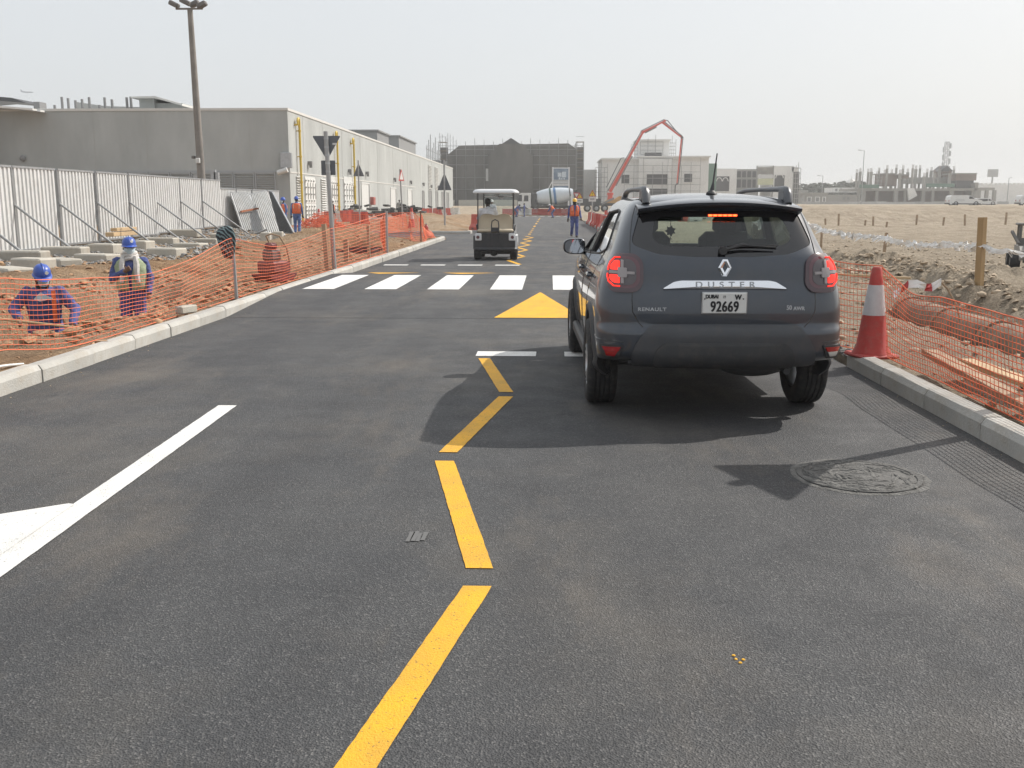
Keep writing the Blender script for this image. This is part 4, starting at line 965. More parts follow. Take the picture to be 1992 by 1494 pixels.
def half_outline(z, inset=0.0):
    w = cw(z) * .978 - inset; yr = cyr(z) + inset; yf = cyf(z) - inset
    up = smoothstep(1.1, 1.5, z)
    rx = .30 - .10 * up + .30 * smoothstep(.52, .40, z); ry = .22 + .02 * up; bow = .045 + .02 * up
    if z > 1.56: rx = min(rx, w * .5)
    pts = []
    for i in range(15):
        x = (w - rx) * i / 14; pts.append((x, yr + bow * (x / w) ** 2))
    y1 = yr + bow * ((w - rx) / w) ** 2; x1 = w - rx
    # corner as a bezier from the rear face into the flank
    sl = 2 * bow * (w - rx) / w ** 2
    c1 = (x1 + rx * .62, y1 + rx * .62 * sl); c2 = (w - .006, y1 + ry * .35); ry = min(ry, (yf - yr) * .22); c2 = (w - .006, y1 + ry * .35); e = (w, y1 + ry + min(.05, (yf - yr) * .05))
    for i in range(1, 15):
        t = i / 14; q = [(1 - t) ** 3, 3 * t * (1 - t) ** 2, 3 * t * t * (1 - t), t ** 3]
        pts.append((q[0] * x1 + q[1] * c1[0] + q[2] * c2[0] + q[3] * e[0], q[0] * y1 + q[1] * c1[1] + q[2] * c2[1] + q[3] * e[1]))
    fy = .5 if z < 1.0 else .28; fx = .42 if z < 1.0 else .22
    fx = min(fx, w * .5); fy = min(fy, (yf - yr) * .3)
    for i in range(1, 43):
        t = i / 42; y = e[1] + (yf - fy - e[1]) * t
        taper = (.035 + .03 * up) * max(0, (y - .9) / 2.0) ** 2
        pts.append((w - taper, y))
    xe, ye = pts[-1]
    for i in range(1, 11):
        a = i / 10 * math.pi / 2; pts.append((xe - fx * (1 - math.cos(a)), ye + (yf - .08 - ye) * math.sin(a)))
    xf = pts[-1][0]
    for i in range(1, 9):
        t = i / 8; x = xf * (1 - t); pts.append((x, yf - .08 * (x / xf) ** 2))
    return pts
zs = list(np.linspace(.28, .46, 8)) + list(np.linspace(.485, .72, 12)) + list(np.linspace(.745, 1.18, 19)) + list(np.linspace(1.2, 1.56, 16)) + [1.575, 1.588, 1.60, 1.609, 1.618, 1.624, 1.628]
def body_rings(zlist, inset=0.0):
    out = []
    for z in zlist:
        h = half_outline(z, inset); out.append([(x, y, z) for x, y in h] + [(-x, y, z) for x, y in h[-2:0:-1]])
    return out
# surface lookup: s = arc length from the rear centre (signed), z = height
def surf(s, z, off=0.0):
    def pt(s, z):
        h = half_outline(z); a = abs(s)
        for (x0, y0), (x1, y1) in zip(h, h[1:]):
            L = math.hypot(x1 - x0, y1 - y0)
            if a <= L:
                t = a / L; return Vector((math.copysign(1, s) * (x0 + (x1 - x0) * t), y0 + (y1 - y0) * t, z))
            a -= L
        return Vector((0, h[-1][1], z))
    p = pt(s, z)
    if off == 0: return p
    e = .012; tx = pt(s + e, z) - pt(s - e, z); tz = pt(s, z + e) - pt(s, z - e)
    n = tx.cross(tz).normalized()
    if n.y > 0 and abs(p.x) < .5: n = -n
    return p + n * off
def relief(name, poly, m, out=.006, depth=.02, par=None, dome=0.0, n=72, mirror=False, rings=(0, .25, .5, .72, .88, .97, 1.0), smooth=True):
    poly = [(-x, z) for x, z in poly] if mirror else poly
    per = [math.dist(poly[i], poly[(i + 1) % len(poly)]) for i in range(len(poly))]; tot = sum(per); pts = []
    for k in range(n):
        d = tot * k / n; i = 0
        while d > per[i]: d -= per[i]; i += 1
        a, b = poly[i], poly[(i + 1) % len(poly)]; t = d / per[i]; pts.append((a[0] + (b[0] - a[0]) * t, a[1] + (b[1] - a[1]) * t))
    cx_ = sum(p[0] for p in pts) / n; cz_ = sum(p[1] for p in pts) / n
    mb = MB(); vs = [surf(cx_, cz_, out + dome)]; fs = []
    for r in rings[1:]:
        o_ = out + dome * (1 - r ** 4)
        for p in pts: vs.append(surf(cx_ + (p[0] - cx_) * r, cz_ + (p[1] - cz_) * r, o_))
    for p in pts: vs.append(surf(p[0], p[1], -depth))
    R = len(rings)
    fs += [(0, 1 + i, 1 + (i + 1) % n) for i in range(n)]
    for j in range(R - 1):
        for i in range(n):
            a = 1 + j * n + i; b = 1 + j * n + (i + 1) % n; fs.append((a, a + n, b + n, b))
    mb.add(vs, fs); return mb.build(name, m, par or car, smooth=smooth, angle=50)
def rrect(x0, x1, z0, z1, r, n=6):
    out = []
    for cx_, cz_, a0 in ((x1 - r, z1 - r, 0), (x0 + r, z1 - r, 90), (x0 + r, z0 + r, 180), (x1 - r, z0 + r, 270)):
        for i in range(n + 1):
            a = math.radians(a0 + 90 * i / n); out.append((cx_ + r * math.cos(a), cz_ + r * math.sin(a)))
    return out
def rpoly(pts, r, n=5):           # polygon with rounded corners
    out = []; m = len(pts)
    for i in range(m):
        p0, p, p1 = Vector(pts[i - 1]), Vector(pts[i]), Vector(pts[(i + 1) % m])
        a = p + (p0 - p).normalized() * min(r, (p0 - p).length * .45); b = p + (p1 - p).normalized() * min(r, (p1 - p).length * .45)
        for k in range(n + 1):
            t = k / n; q = a * (1 - t) ** 2 + p * 2 * t * (1 - t) + b * t * t; out.append((q.x, q.y))
    return out
mb = MB(); mb.loft(body_rings(zs)); body = mb.build('body', PAINT, car)
REARWIN = rpoly([(-.565, 1.495), (.565, 1.495), (.645, 1.262), (.46, 1.195), (.20, 1.178), (-.20, 1.178), (-.46, 1.195), (-.645, 1.262)], .05)
# side glass outlines in (y, z)
SW_R = rpoly([(-.06, 1.20), (.30, 1.155), (.985, 1.125), (.80, 1.475), (.28, 1.498), (.10, 1.485)], .035)
SW_F = rpoly([(1.06, 1.122), (1.98, 1.095), (1.83, 1.225), (1.42, 1.465), (.90, 1.475)], .03)
SW_Q = rpoly([(-.13, 1.225), (.0, 1.43), (-.07, 1.475), (-.34, 1.46), (-.36, 1.33), (-.26, 1.25)], .04)
WSC = rpoly([(-.60, 1.16), (.60, 1.16), (.53, 1.50), (-.53, 1.50)], .05)
cut = []
mb = MB(); mb.loft(body_rings([.62, .8, 1.0, 1.12, 1.2, 1.3, 1.42, 1.5, 1.555], .055)); cut.append(mb.build('cut', None, car))
mb = MB(); mb.prism(REARWIN, lambda x, z, t: (x, t, z), -1.2, .1); cut.append(mb.build('cut', None, car))
for poly in (SW_R, SW_F): mb = MB(); mb.prism(poly, lambda y, z, t: (t, y, z), -1.2, 1.2); cut.append(mb.build('cut', None, car))
mb = MB(); mb.prism(WSC, lambda x, z, t: (x, t, z), 1.0, 3.0); cut.append(mb.build('cut', None, car))
AX = (0.0, 2.673); RW = .395
for y in AX:
    for s in (-1, 1): mb = MB(); mb.cyl((s * .60, y, .345), (s * 1.2, y, .345), RW, n=40); cut.append(mb.build('cut', None, car))
bool_cut(body, cut)
body.data.shade_smooth(); body.data.set_sharp_from_angle(angle=math.radians(38))
# glazing
def pane_rear(name, poly, inner, m, inset=.008):
    n = len(poly); mb = MB()
    def y_(x, z): return surf(abs(x) * 1.0, z).y
    def P_(x, z, o): 
        h = half_outline(z); w = cw(z); p = None
        for (x0, y0), (x1, y1) in zip(h, h[1:]):
            if x0 <= abs(x) <= x1 and x1 > x0: p = y0 + (y1 - y0) * (abs(x) - x0) / (x1 - x0); break
        if p is None: p = h[20][1]
        return (x, p + o, z)
    cx_, cz_ = 0, sum(z for _, z in poly) / n
    def ring(r): return [P_(cx_ + (x - cx_) * r, cz_ + (z - cz_) * r, inset) for x, z in poly]
    return ring
ring = pane_rear('g', REARWIN, None, None)
INN = rpoly([(-.46, 1.452), (.44, 1.452), (.50, 1.30), (.42, 1.248), (-.42, 1.248), (-.50, 1.30)], .05, 9)
def ringpoly(poly, n=96):
    per = [math.dist(poly[i], poly[(i + 1) % len(poly)]) for i in range(len(poly))]; tot = sum(per); pts = []
    # start from the polygon point on the +x axis side, resample by angle
    cz_ = 1.335; res = []
    for k in range(n):
        a = 2 * math.pi * k / n; d = Vector((math.cos(a), math.sin(a))); best = None
        for i in range(len(poly)):
            p = Vector(poly[i]) - Vector((0, cz_)); q = Vector(poly[(i + 1) % len(poly)]) - Vector((0, cz_)); e = q - p
            den = d.x * e.y - d.y * e.x
            if abs(den) < 1e-9: continue
            t = (p.x * e.y - p.y * e.x) / den; u_ = (p.x * d.y - p.y * d.x) / den
            if t > 0 and -1e-6 <= u_ <= 1 + 1e-6: best = t if best is None else max(best, t)
        res.append((d.x * best, cz_ + d.y * best))
    return res
def rear_pt(x, z, o=.008):
    h = half_outline(z); yy = h[20][1]
    for (x0, y0), (x1, y1) in zip(h, h[1:]):
        if x0 <= abs(x) <= x1 and x1 > x0: yy = y0 + (y1 - y0) * (abs(x) - x0) / (x1 - x0); break
    return (x, yy + o, z)
ro, ri = ringpoly(REARWIN), ringpoly(INN)
ro = [((x) * 1.02, 1.335 + (z - 1.335) * 1.03) for x, z in ro]
mb = MB(); L_ = []
for t in (0, .25, .5, .75, 1): L_.append([rear_pt(o[0] + (i[0] - o[0]) * t, o[1] + (i[1] - o[1]) * t) for o, i in zip(ro, ri)])
mb.loft(L_, cap=False); rw = mb.build('rear_window_surround', GLOSSB, car, smooth=True)
mb = MB(); L_ = [[rear_pt(x * t, 1.335 + (z - 1.335) * t) for x, z in ri] for t in (1, .75, .5, .25, .002)]
mb.loft(L_, cap=False); mb.build('rear_window', GLS_R, car, smooth=True)
def side_pt(y, z, s, o):
    h = half_outline(z); best = None
    for (x0, y0), (x1, y1) in zip(h[14:], h[15:]):
        if y0 <= y <= y1 and y1 > y0: best = x0 + (x1 - x0) * (y - y0) / (y1 - y0); break
    if best is None: best = cw(z)
    return (s * (best - o), y, z)
for nm, poly in (('rear_door_window', SW_R), ('front_door_window', SW_F)):
    cy_, cz_ = sum(p[0] for p in poly) / len(poly), sum(p[1] for p in poly) / len(poly)
    for s in (-1, 1):
        mb = MB(); mb.loft([[side_pt(cy_ + (y - cy_) * t, cz_ + (z - cz_) * t, s, .012) for y, z in poly] for t in (1.03, .7, .35, .002)], cap=False); mb.build(nm, GLS_S, car, smooth=True)
        mb = MB(); mb.tube([side_pt(y, z, s, -.002) for y, z in poly], .009, 6, closed=True); mb.build('window_seal', PLAST, car, smooth=True)
mb = MB(); cz_ = 1.33; mb.loft([[(x * t, cyf(cz_ + (z - cz_) * t) - .01 - .08 * (x / .6) ** 2, cz_ + (z - cz_) * t) for x, z in WSC] for t in (1.04, .7, .35, .002)], cap=False); mb.build('windscreen', GLS_F, car, smooth=True)
# quarter glass (dark)
for s in (-1, 1):
    cy_, cz_ = sum(p[0] for p in SW_Q) / len(SW_Q), sum(p[1] for p in SW_Q) / len(SW_Q)
# panel gaps
def gap(pts, r=.0035, name='panel_gap', off=.0005, m=GLOSSB):
    mb = MB(); P_ = []
    for (a, b), (c, d) in zip(pts, pts[1:]):
        k = max(2, int(math.dist((a, b), (c, d)) / .03))
        for i in range(k): P_.append(surf(a + (c - a) * i / k, b + (d - b) * i / k, off))
    P_.append(surf(*pts[-1], off)); mb.tube(P_, r, 6); return mb.build(name, m, car, smooth=True)
for s in (-1, 1):
    gap([(s * .625, 1.535), (s * .645, 1.44), (s * .655, 1.33), (s * .66, 1.262), (s * .66, 1.19)])
    gap([(s * .64, .945), (s * .645, .88), (s * .64, .80), (s * .60, .73), (s * .565, .69)])
    gap([(s * .70, .585), (s * .80, .59), (s * 1.02, .592), (s * 1.10, .60)], .003)
# crease below the number plate recess: stamped relief around the plate
relief('tailgate_recess', rpoly([(-.63, .905), (-.50, .93), (-.40, .985), (.40, .985), (.50, .93), (.63, .905), (.62, .80), (.55, .715), (-.55, .715), (-.62, .80)], .05), PAINT, .010, .015, dome=.004)
# chrome bar with raised name
CHR = rpoly([(-.44, .948), (-.36, 1.008), (-.31, 1.02), (.31, 1.02), (.36, 1.008), (.44, .948)], .015)
mb = MB(); nC = len(CHR)
mb.loft([[Vector(surf(x, z, .0)) for x, z in CHR], [Vector(surf(x, z, .02)) for x, z in CHR], [Vector(surf(x * .985, .978 + (z - .978) * .86, .03)) for x, z in CHR], [Vector(surf(x * .5, .978 + (z - .978) * .4, .032)) for x, z in CHR], [Vector(surf(x * .02, .978 + (z - .978) * .02, .032)) for x, z in CHR]]); mb.build('chrome_bar', CHROME, car, smooth=True, angle=25)
def rear_text(name, txt, size, cx_, cz_, m, off=.012, depth=.003, **k):
    p0 = surf(cx_, cz_, off); px = surf(cx_ + .05, cz_, off) - surf(cx_ - .05, cz_, off); pz = surf(cx_, cz_ + .02, off) - surf(cx_, cz_ - .02, off)
    return text_obj(name, txt, size, frame(p0, px, pz), m, car, depth, **k)
LETT = mat('letter_chrome', (.55, .56, .58), .25, metal=1.0)
rear_text('chrome_lettering', 'DUSTER', .058, .0, .981, mat('engraved', (.52, .53, .54), .2, metal=1.0), .034, .003, spacing=1.95, sx=1.2, bold=.0012)
rear_text('badge_lettering', 'RENAULT', .034, -.505, .815, mat('badge_white', (.62, .63, .65), .35, metal=.3), .014, .003, spacing=1.15, sx=1.22, bold=.001)
rear_text('badge_lettering', '50', .042, .452, .828, MATS['badge_white'], .014, .003, sx=.9, bold=.001)
rear_text('badge_lettering', 'AWR', .036, .522, .822, MATS['badge_white'], .014, .003, sx=.95, bold=.001)
# diamond badge: four bevelled bars
lz, lh_, lw_ = 1.105, .060, .046; mb = MB(); c0 = surf(0, lz)
def dia(k, o): return [Vector((0, c0.y - o, lz + lh_ * k)), Vector((lw_ * k, c0.y - o, lz)), Vector((0, c0.y - o, lz - lh_ * k)), Vector((-lw_ * k, c0.y - o, lz))]
def dia2(o, x, z, flat): return [Vector((-flat, c0.y - o, lz + z)), Vector((flat, c0.y - o, lz + z)), Vector((x, c0.y - o, lz)), Vector((flat, c0.y - o, lz - z)), Vector((-flat, c0.y - o, lz - z)), Vector((-x, c0.y - o, lz))]
rg = [dia2(-.004, .047, .059, .017), dia2(.010, .047, .059, .017), dia2(.020, .034, .046, .009), dia2(.012, .017, .032, .001), dia2(-.004, .017, .032, .001)]
mb.loft(rg, cap=False); mb.build('diamond_badge', CHROME, car, angle=10)
# number plate
pl = surf(-.005, .862, .03); Mp = Matrix.Rotation(0, 3, 'X')
mb = MB(); mb.cbox((pl.x, pl.y, .864), (.305, .012, .142), .004); plate = mb.build('number_plate', mat('plate_white', (.66, .66, .64), .45, var=.05, vscale=10), car)
mb = MB(); mb.cbox((pl.x, pl.y + .006, .864), (.318, .012, .155), .005); mb.build('plate_holder', GALV, car)
PBLK = mat('plate_black', (.02, .02, .025), .5)
def plate_text(t, size, x, z, **k): return text_obj('plate_lettering', t, size, frame((pl.x + x, pl.y - .0075, .864 + z), (1, 0, 0), (0, 0, 1)), PBLK, plate, .002, **k)
plate_text('92669', .102, 0.0, -.027, sx=.74, spacing=1.06, bold=.0026); plate_text('W', .05, .092, .040, sx=.85, bold=.002); plate_text('DUBAI', .036, -.090, .045, sx=.85, spacing=1.0, bold=.0016); plate_text('19', .028, -.005, .043, sx=.7)
for x, z in ((-.140, .030), (.128, .030)):
    mb = MB(); mb.cyl((pl.x + x, pl.y - .006, .864 + z), (pl.x + x, pl.y - .010, .864 + z), .005, n=8); mb.build('bolt', PBLK, plate)
# tail lamps
HOUS = mat('lamp_housing', (.055, .022, .03), .12, coat=.8); LENSG = mat('lamp_grey', (.085, .07, .075), .2, coat=.5)
REDG = mat('lamp_red_lit', (.55, .01, .008), .25, emit=(1.0, .035, .02), es=1.25); REDD = mat('lamp_red_rim', (.30, .015, .018), .15, coat=.8, emit=(1.0, .03, .02), es=.2)
for s in (-1, 1):
    mi = s < 0
    def S(poly): return poly
    lamp = relief('tail_lamp', rrect(.565, .835, .928, 1.192, .085), HOUS, .018, .03, dome=.008, mirror=mi)
    par = lamp
    relief('rim_lens', rrect(.588, .822, .955, 1.168, .07), mat('lamp_rim_smoke', (.10, .03, .04), .1, coat=.8), .024, .01, par, .004, mirror=mi)
    relief('reflector', rrect(.612, .803, .975, 1.15, .06), LENSG, .030, .006, par, mirror=mi)
    # lit outer quarters, split by the grey cross
    relief('brake_lens', rpoly([(.722, 1.078), (.722, 1.138), (.765, 1.134), (.795, 1.10), (.795, 1.078)], .012), REDG, .036, .012, par, mirror=mi)
    relief('brake_lens', rpoly([(.722, 1.046), (.722, .986), (.765, .99), (.795, 1.02), (.795, 1.046)], .012), REDG, .036, .012, par, mirror=mi)
    relief('side_lens', rpoly([(.735, 1.15), (.735, 1.166), (.80, 1.162), (.843, 1.115), (.843, 1.068), (.828, 1.068), (.828, 1.108), (.795, 1.146)], .006), REDD, .033, .008, par, mirror=mi, rings=(0, .9, 1.0)) if False else None
    mb = MB(); pth = [(.722, 1.158), (.765, 1.156), (.802, 1.125), (.814, 1.09), (.814, 1.073)]
    mb.tube([surf(-x if mi else x, z, .032) for x, z in pth], .006, 6); mb.build('side_lens', REDG, par, smooth=True)
    mb = MB(); mb.tube([surf(-x if mi else x, 2.124 - z, .032) for x, z in pth], .006, 6); mb.build('side_lens', REDG, par, smooth=True)
    CR = mat('lamp_cross', (.34, .31, .31), .3)
    relief('cross_centre', rrect(.672, .732, 1.03, 1.094, .008), CR, .042, .02, par, mirror=mi)
    for q in (rrect(.732, .795, 1.053, 1.071, .003), rrect(.622, .672, 1.053, 1.071, .003), rrect(.694, .712, 1.094, 1.14, .003), rrect(.694, .712, .985, 1.03, .003)):
        relief('cross_arm', q, CR, .040, .02, par, mirror=mi)
# black bumper insert, reflectors, lower lip
relief('bumper_insert', rpoly([(-.50, .70), (.50, .70), (.585, .635), (.635, .53), (.65, .455), (.62, .435), (-.62, .435), (-.65, .455), (-.635, .53), (-.585, .635)], .06), mat('bumper_plastic', (.045, .048, .054), .42, var=.12, vscale=5, bump=.06, bscale=300, dirt=(.10, .085, .07), dirt_amt=.35), .034, .03, dome=.008)
relief('bumper_step', rpoly([(-.42, .59), (.42, .59), (.48, .53), (.50, .45), (-.50, .45), (-.48, .53)], .04), PLAST, .054, .02, dome=.006)
mb = MB(); mb.tube([surf(s_, .445, .012) for s_ in np.linspace(-.66, .66, 40)], .018, 8); mb.build('bumper_lip', PLAST, car, smooth=True)
for s in (-1, 1):
    relief('fog_pocket', rpoly([(.70, .565), (.90, .562), (.875, .475), (.735, .475)], .012), PLAST, .014, .02, mirror=s < 0)
    fr = relief('rear_reflector', rpoly([(.715, .552), (.865, .548), (.84, .52), (.735, .52)], .006), mat('reflector_red', (.33, .008, .012), .15, coat=.8), .02, .012, mirror=s < 0)
    relief('reverse_lens', rpoly([(.738, .519), (.838, .519), (.825, .492), (.76, .492)], .006), mat('reflector_red', (.33, .008, .012)) if s < 0 else mat('reverse_lens', (.55, .54, .50), .15, coat=.8), .02, .012, mirror=s < 0)
# roof spoiler above the rear window
mb = MB(); rows = []
for x in np.linspace(-.585, .585, 27):
    e = (abs(x) / .585); zr = 1.562 - .045 * e ** 2.2; yb = -.615 + .085 * e ** 2
    rows.append([(x, -.36 + .03 * e, zr + .028 - .004 * e), (x, yb + .12, zr + .016), (x, yb + .02, zr + .002), (x, yb, zr - .008), (x, yb + .012, zr - .028), (x, yb + .06, zr - .040), (x, -.45 + .03 * e, zr - .055)])
mb.loft(rows, cap=True); mb.build('roof_spoiler', PAINT, car, smooth=True, angle=35)
bl_ = MB(); bl_.cbox((0.01, -.562, 1.464), (.215, .012, .02), .003); bk = bl_.build('high_brake_lamp', mat('brake_strip', (.45, .02, .01), .3), car)
for k in range(6): 
    mb = MB(); mb.cbox((-.078 + k * .035, -.570, 1.464), (.026, .008, .012), .002); mb.build('light_cell', mat('brake_cell', (.7, .05, .02), .3, emit=(1.0, .10, .02), es=5.0), bk)
# wiper
mb = MB(); q0 = Vector(rear_pt(-.01, 1.222, -.02)); mb.cyl(q0 + Vector((0, .03, 0)), q0 - Vector((0, .02, 0)), .028, n=14)
mb.tube([q0, Vector(rear_pt(.12, 1.262, -.045)), Vector(rear_pt(.36, 1.245, -.03))], [.016, .012, .006], 6); wp = mb.build('wiper_arm', PLAST, car, smooth=True)
mb = MB(); mb.tube([rear_pt(x, 1.262 - .25 * (x - .2) ** 2, -.015) for x in np.linspace(.02, .38, 9)], .007, 6); mb.build('wiper_blade', PLAST, car, smooth=True)
# roof rails
for s in (-1, 1):
    mb = MB(); path = [(-.40, 1.545, .052, .030), (-.385, 1.60, .050, .034), (-.345, 1.635, .044, .034), (-.27, 1.648, .034, .032), (-.1, 1.652, .026, .028), (.4, 1.656, .022, .026), (.9, 1.654, .022, .026), (1.15, 1.638, .022, .026), (1.32, 1.59, .03, .028), (1.38, 1.54, .03, .028)]
    rings = []
    for i, (y, z, hz, hx) in enumerate(path):
        a = path[max(0, i - 1)]; b = path[min(len(path) - 1, i + 1)]; t = Vector((0, b[0] - a[0], b[1] - a[1])).normalized(); nrm = Vector((0, -t.z, t.y))
        xc_ = s * (.515 - .02 * max(0, y - .3))
        c = Vector((xc_, y, z)); rings.append([c + Vector((hx * math.cos(q) * (1 if abs(math.cos(q)) < .8 else .95), 0, 0)) + nrm * hz * math.sin(q) * .8 for q in np.linspace(0, 2 * math.pi, 13)[:-1]])
    mb.loft(rings); rl = mb.build('roof_rail', mat('rail_grey', (.10, .105, .115), .4), car, smooth=True, angle=60)
    mb = MB(); mb.cbox((s * .515, -.30, 1.605), (.062, .20, .115), .028); mb.build('rail_foot', MATS['rail_grey'], rl); mb = MB(); mb.cbox((s * .50, 1.28, 1.585), (.05, .14, .07), .02); mb.build('rail_foot', MATS['rail_grey'], rl)
mb = MB(); mb.lathe([(.045, 0), (.04, .012), (.018, .03), (.012, .07), (.007, .09), (.005, .31)], (.03, -.02, 1.615), 10, Matrix.Rotation(.12, 3, 'Y') @ Matrix.Rotation(-.1, 3, 'X')); mb.build('antenna', PLAST, car, smooth=True)
# door mirrors
for s in (-1, 1):
    def mr_(k, y, dz=0): return [(s * (.915 + s * 0) + k * .105 * math.copysign(abs(math.cos(a)) ** .62, math.cos(a)), y, 1.145 + dz + k * .074 * math.copysign(abs(math.sin(a)) ** .62, math.sin(a)) * (1 - .12 * s * math.cos(a))) for a in np.linspace(0, 2 * math.pi, 33)[:-1]]
    mb = MB(); mb.loft([mr_(.93, 1.772), mr_(1.0, 1.78), mr_(1.02, 1.82), mr_(.95, 1.87), mr_(.75, 1.91), mr_(.4, 1.93)]); ms = mb.build('door_mirror', PAINT, car, smooth=True)
    mb = MB(); mb.loft([mr_(.94, 1.774), mr_(.94, 1.766), mr_(.86, 1.766), mr_(.86, 1.774)]); mb.build('mirror_rim', GLOSSB, ms, smooth=True)
    mb = MB(); mb.loft([mr_(.87, 1.770), mr_(.87, 1.7685)]); mb.build('mirror_glass', mat('mirror_silver', (.42, .45, .50), .03, metal=1.0), ms)
    mb = MB(); mb.tube([(s * .78, 1.86, 1.09), (s * .83, 1.85, 1.10), (s * .88, 1.84, 1.115)], .03, 8); mb.build('mirror_stalk', PLAST, ms, smooth=True)
# wheel arches, sills, side trim
for y in AX:
    for s in (-1, 1):
        mb = MB(); rings = []
        for a in np.linspace(-.12, math.pi + .12, 34):
            r0 = RW
            def pt(r, o):
                yy = y + r * math.cos(a); zz_ = max(.345 + r * math.sin(a), .285); return side_pt(yy, zz_, s, -o)
            rings.append([pt(r0 - .02, -.06), pt(r0 - .008, .012), pt(r0 + .02, .020), pt(r0 + .05, .012), pt(r0 + .062, -.01)])
        mb.loft(rings); mb.build('wheel_arch_trim', PAINT if False else PLAST, car, smooth=True, angle=60)
        mb = MB(); pass
for s in (-1, 1):
    mb = MB(); mb.cbox((s * .865, 1.33, .34), (.07, 1.75, .10), .02); mb.build('sill_trim', PLAST, car)
    for yy in (1.02,):
        mb = MB(); mb.tube([side_pt(yy + .01 * math.sin(z * 3), z, s, -.0005) for z in np.linspace(.42, 1.12, 24)], .004, 5); mb.build('panel_gap', GLOSSB, car)
    mb = MB(); mb.tube([side_pt(y_, z_, s, -.0005) for y_, z_ in [(-.02, 1.2), (.0, 1.12), (.12, 1.0), (.3, .88), (.44, .74), (.46, .55), (.46, .42)]], .004, 5); mb.build('panel_gap', GLOSSB, car)
    for yy in (.28, 1.30):
        mb = MB(); mb.tube([side_pt(yy + d, .985 + b, s, -o) for d, b, o in ((-.1, 0, .0), (-.08, 0, .03), (.08, .005, .03), (.1, .005, 0))], .013, 6); mb.build('door_handle', PAINT, car, smooth=True)
# wheels
def wheel(parent, x, y, s, name='wheel'):
    w = empty(name, (x, y, .335)); w.parent = parent
    Mr = Matrix.Rotation(s * math.pi / 2, 3, 'Y')
    mb = MB(); R = .335
    prof = [(.205, -.095), (.222, -.107), (.26, -.116), (.30, -.112), (.322, -.100), (.333, -.080)]
    for g0 in (-.055, -.02, .015, .05): prof += [(R, g0 - .002), (R - .010, g0), (R - .010, g0 + .007), (R, g0 + .009)]
    prof += [(.333, .080), (.322, .100), (.30, .112), (.26, .116), (.222, .107), (.205, .095)]
    mb.lathe(prof, (0, 0, 0), 48, Mr, capped=False); mb.build('tyre', RUBBER, w, smooth=True, angle=35)
    mb = MB(); mb.lathe([(.215, -.095), (.20, -.08), (.195, .06), (.215, .096), (.206, .10), (.190, .085)], (0, 0, 0), 40, Mr, capped=False); rim = mb.build('rim', ALLOY, w, smooth=True)
    mb = MB()
    for k in range(5):
        a = k * 2 * math.pi / 5
        for d in (-.14, .14):
            mb.beam(Mr @ Vector((.04 * math.cos(a), .04 * math.sin(a), .07)), Mr @ Vector((.205 * math.cos(a + d), .205 * math.sin(a + d), .085)), .035, .025)
    mb.cyl(Mr @ Vector((0, 0, .03)), Mr @ Vector((0, 0, .088)), .06, .05, 16); mb.build('spokes', ALLOY, rim).name = 'spoke_set'
    mb = MB(); mb.cyl(Mr @ Vector((0, 0, -.02)), Mr @ Vector((0, 0, .01)), .15, n=24); mb.build('brake_disc', DARKG, rim)
    return w
for y in AX:
    for s in (-1, 1): wheel(car, s * .80, y, s)
# underbody
mb = MB(); mb.cbox((0, 1.80, .34), (1.30, 3.0, .10), .02); mb.build('floor_pan', PLAST, car)
mb = MB(); mb.cyl((-.72, .0, .34), (.72, .0, .34), .045, n=10); mb.build('rear_axle', DARKG, car)
mb = MB(); mb.ell((.30, -.38, .36), (.26, .17, .085), 16, 10); mb.build('silencer', DARKG, car, smooth=True)
mb = MB(); mb.ell((-.28, -.25, .43), (.28, .28, .07), 16, 10); mb.build('spare_wheel_well', PLAST, car, smooth=True)
mb = MB(); mb.tube([(.42, -.35, .37), (.47, -.6, .38), (.48, -.72, .365)], .025, 10); mb.build('tail_pipe', DARKG, car, smooth=True)
# cabin
SEAT = mat('seat_fabric', (.06, .062, .065), .9, var=.2, vscale=8); TRIMI = mat('cabin_trim', (.05, .052, .055), .8)
def seat(x, y, name='seat'):
    mb = MB(); mb.cbox((x, y + .28, .72), (.48, .52, .18), .05); st = mb.build(name, SEAT, car)
    mb = MB(); mb.cbox((x, y, 1.02), (.47, .16, .58), .06, M=Matrix.Rotation(.2, 3, 'X')); mb.build('backrest', SEAT, st)
    mb = MB(); mb.cbox((x, y - .07, 1.37), (.25, .12, .19), .055); mb.build('headrest', SEAT, st)
    mb = MB(); [mb.cyl((x + d, y - .05, 1.22), (x + d, y - .06, 1.32), .008, n=6) for d in (-.06, .06)]; mb.build('headrest_post', GALV, st)
seat(-.36, 1.05); seat(.36, 1.05)
mb = MB(); mb.cbox((0, .32, .72), (1.25, .5, .2), .05); rs = mb.build('rear_bench', SEAT, car); mb = MB(); mb.cbox((0, .02, .96), (1.25, .16, .5), .06, M=Matrix.Rotation(.18, 3, 'X')); mb.build('backrest', SEAT, rs)
for x in (-.4, .4):
    mb = MB(); mb.cbox((x, -.04, 1.235), (.26, .1, .09), .04); mb.build('headrest', SEAT, rs)
mb = MB(); mb.cbox((0, 1.95, .97), (1.36, .5, .2), .06); mb.build('dashboard', TRIMI, car)
mb = MB(); mb.tube([(-.36 + .18 * math.cos(a), 1.62 + .06 * math.sin(a), 1.0 + .17 * math.sin(a)) for a in np.linspace(0, 2 * math.pi, 25)[:-1]], .015, 6, closed=True); mb.build('steering_wheel', TRIMI, car)
mb = MB(); mb.cbox((-.075, 1.42, 1.425), (.25, .04, .07), .02); mir = mb.build('cabin_mirror', TRIMI, car)
mb = MB(); mb.cyl((-.06, 1.42, 1.40), (-.06, 1.42, 1.22), .003, n=5); mb.build('hanging_cord', TRIMI, mir)
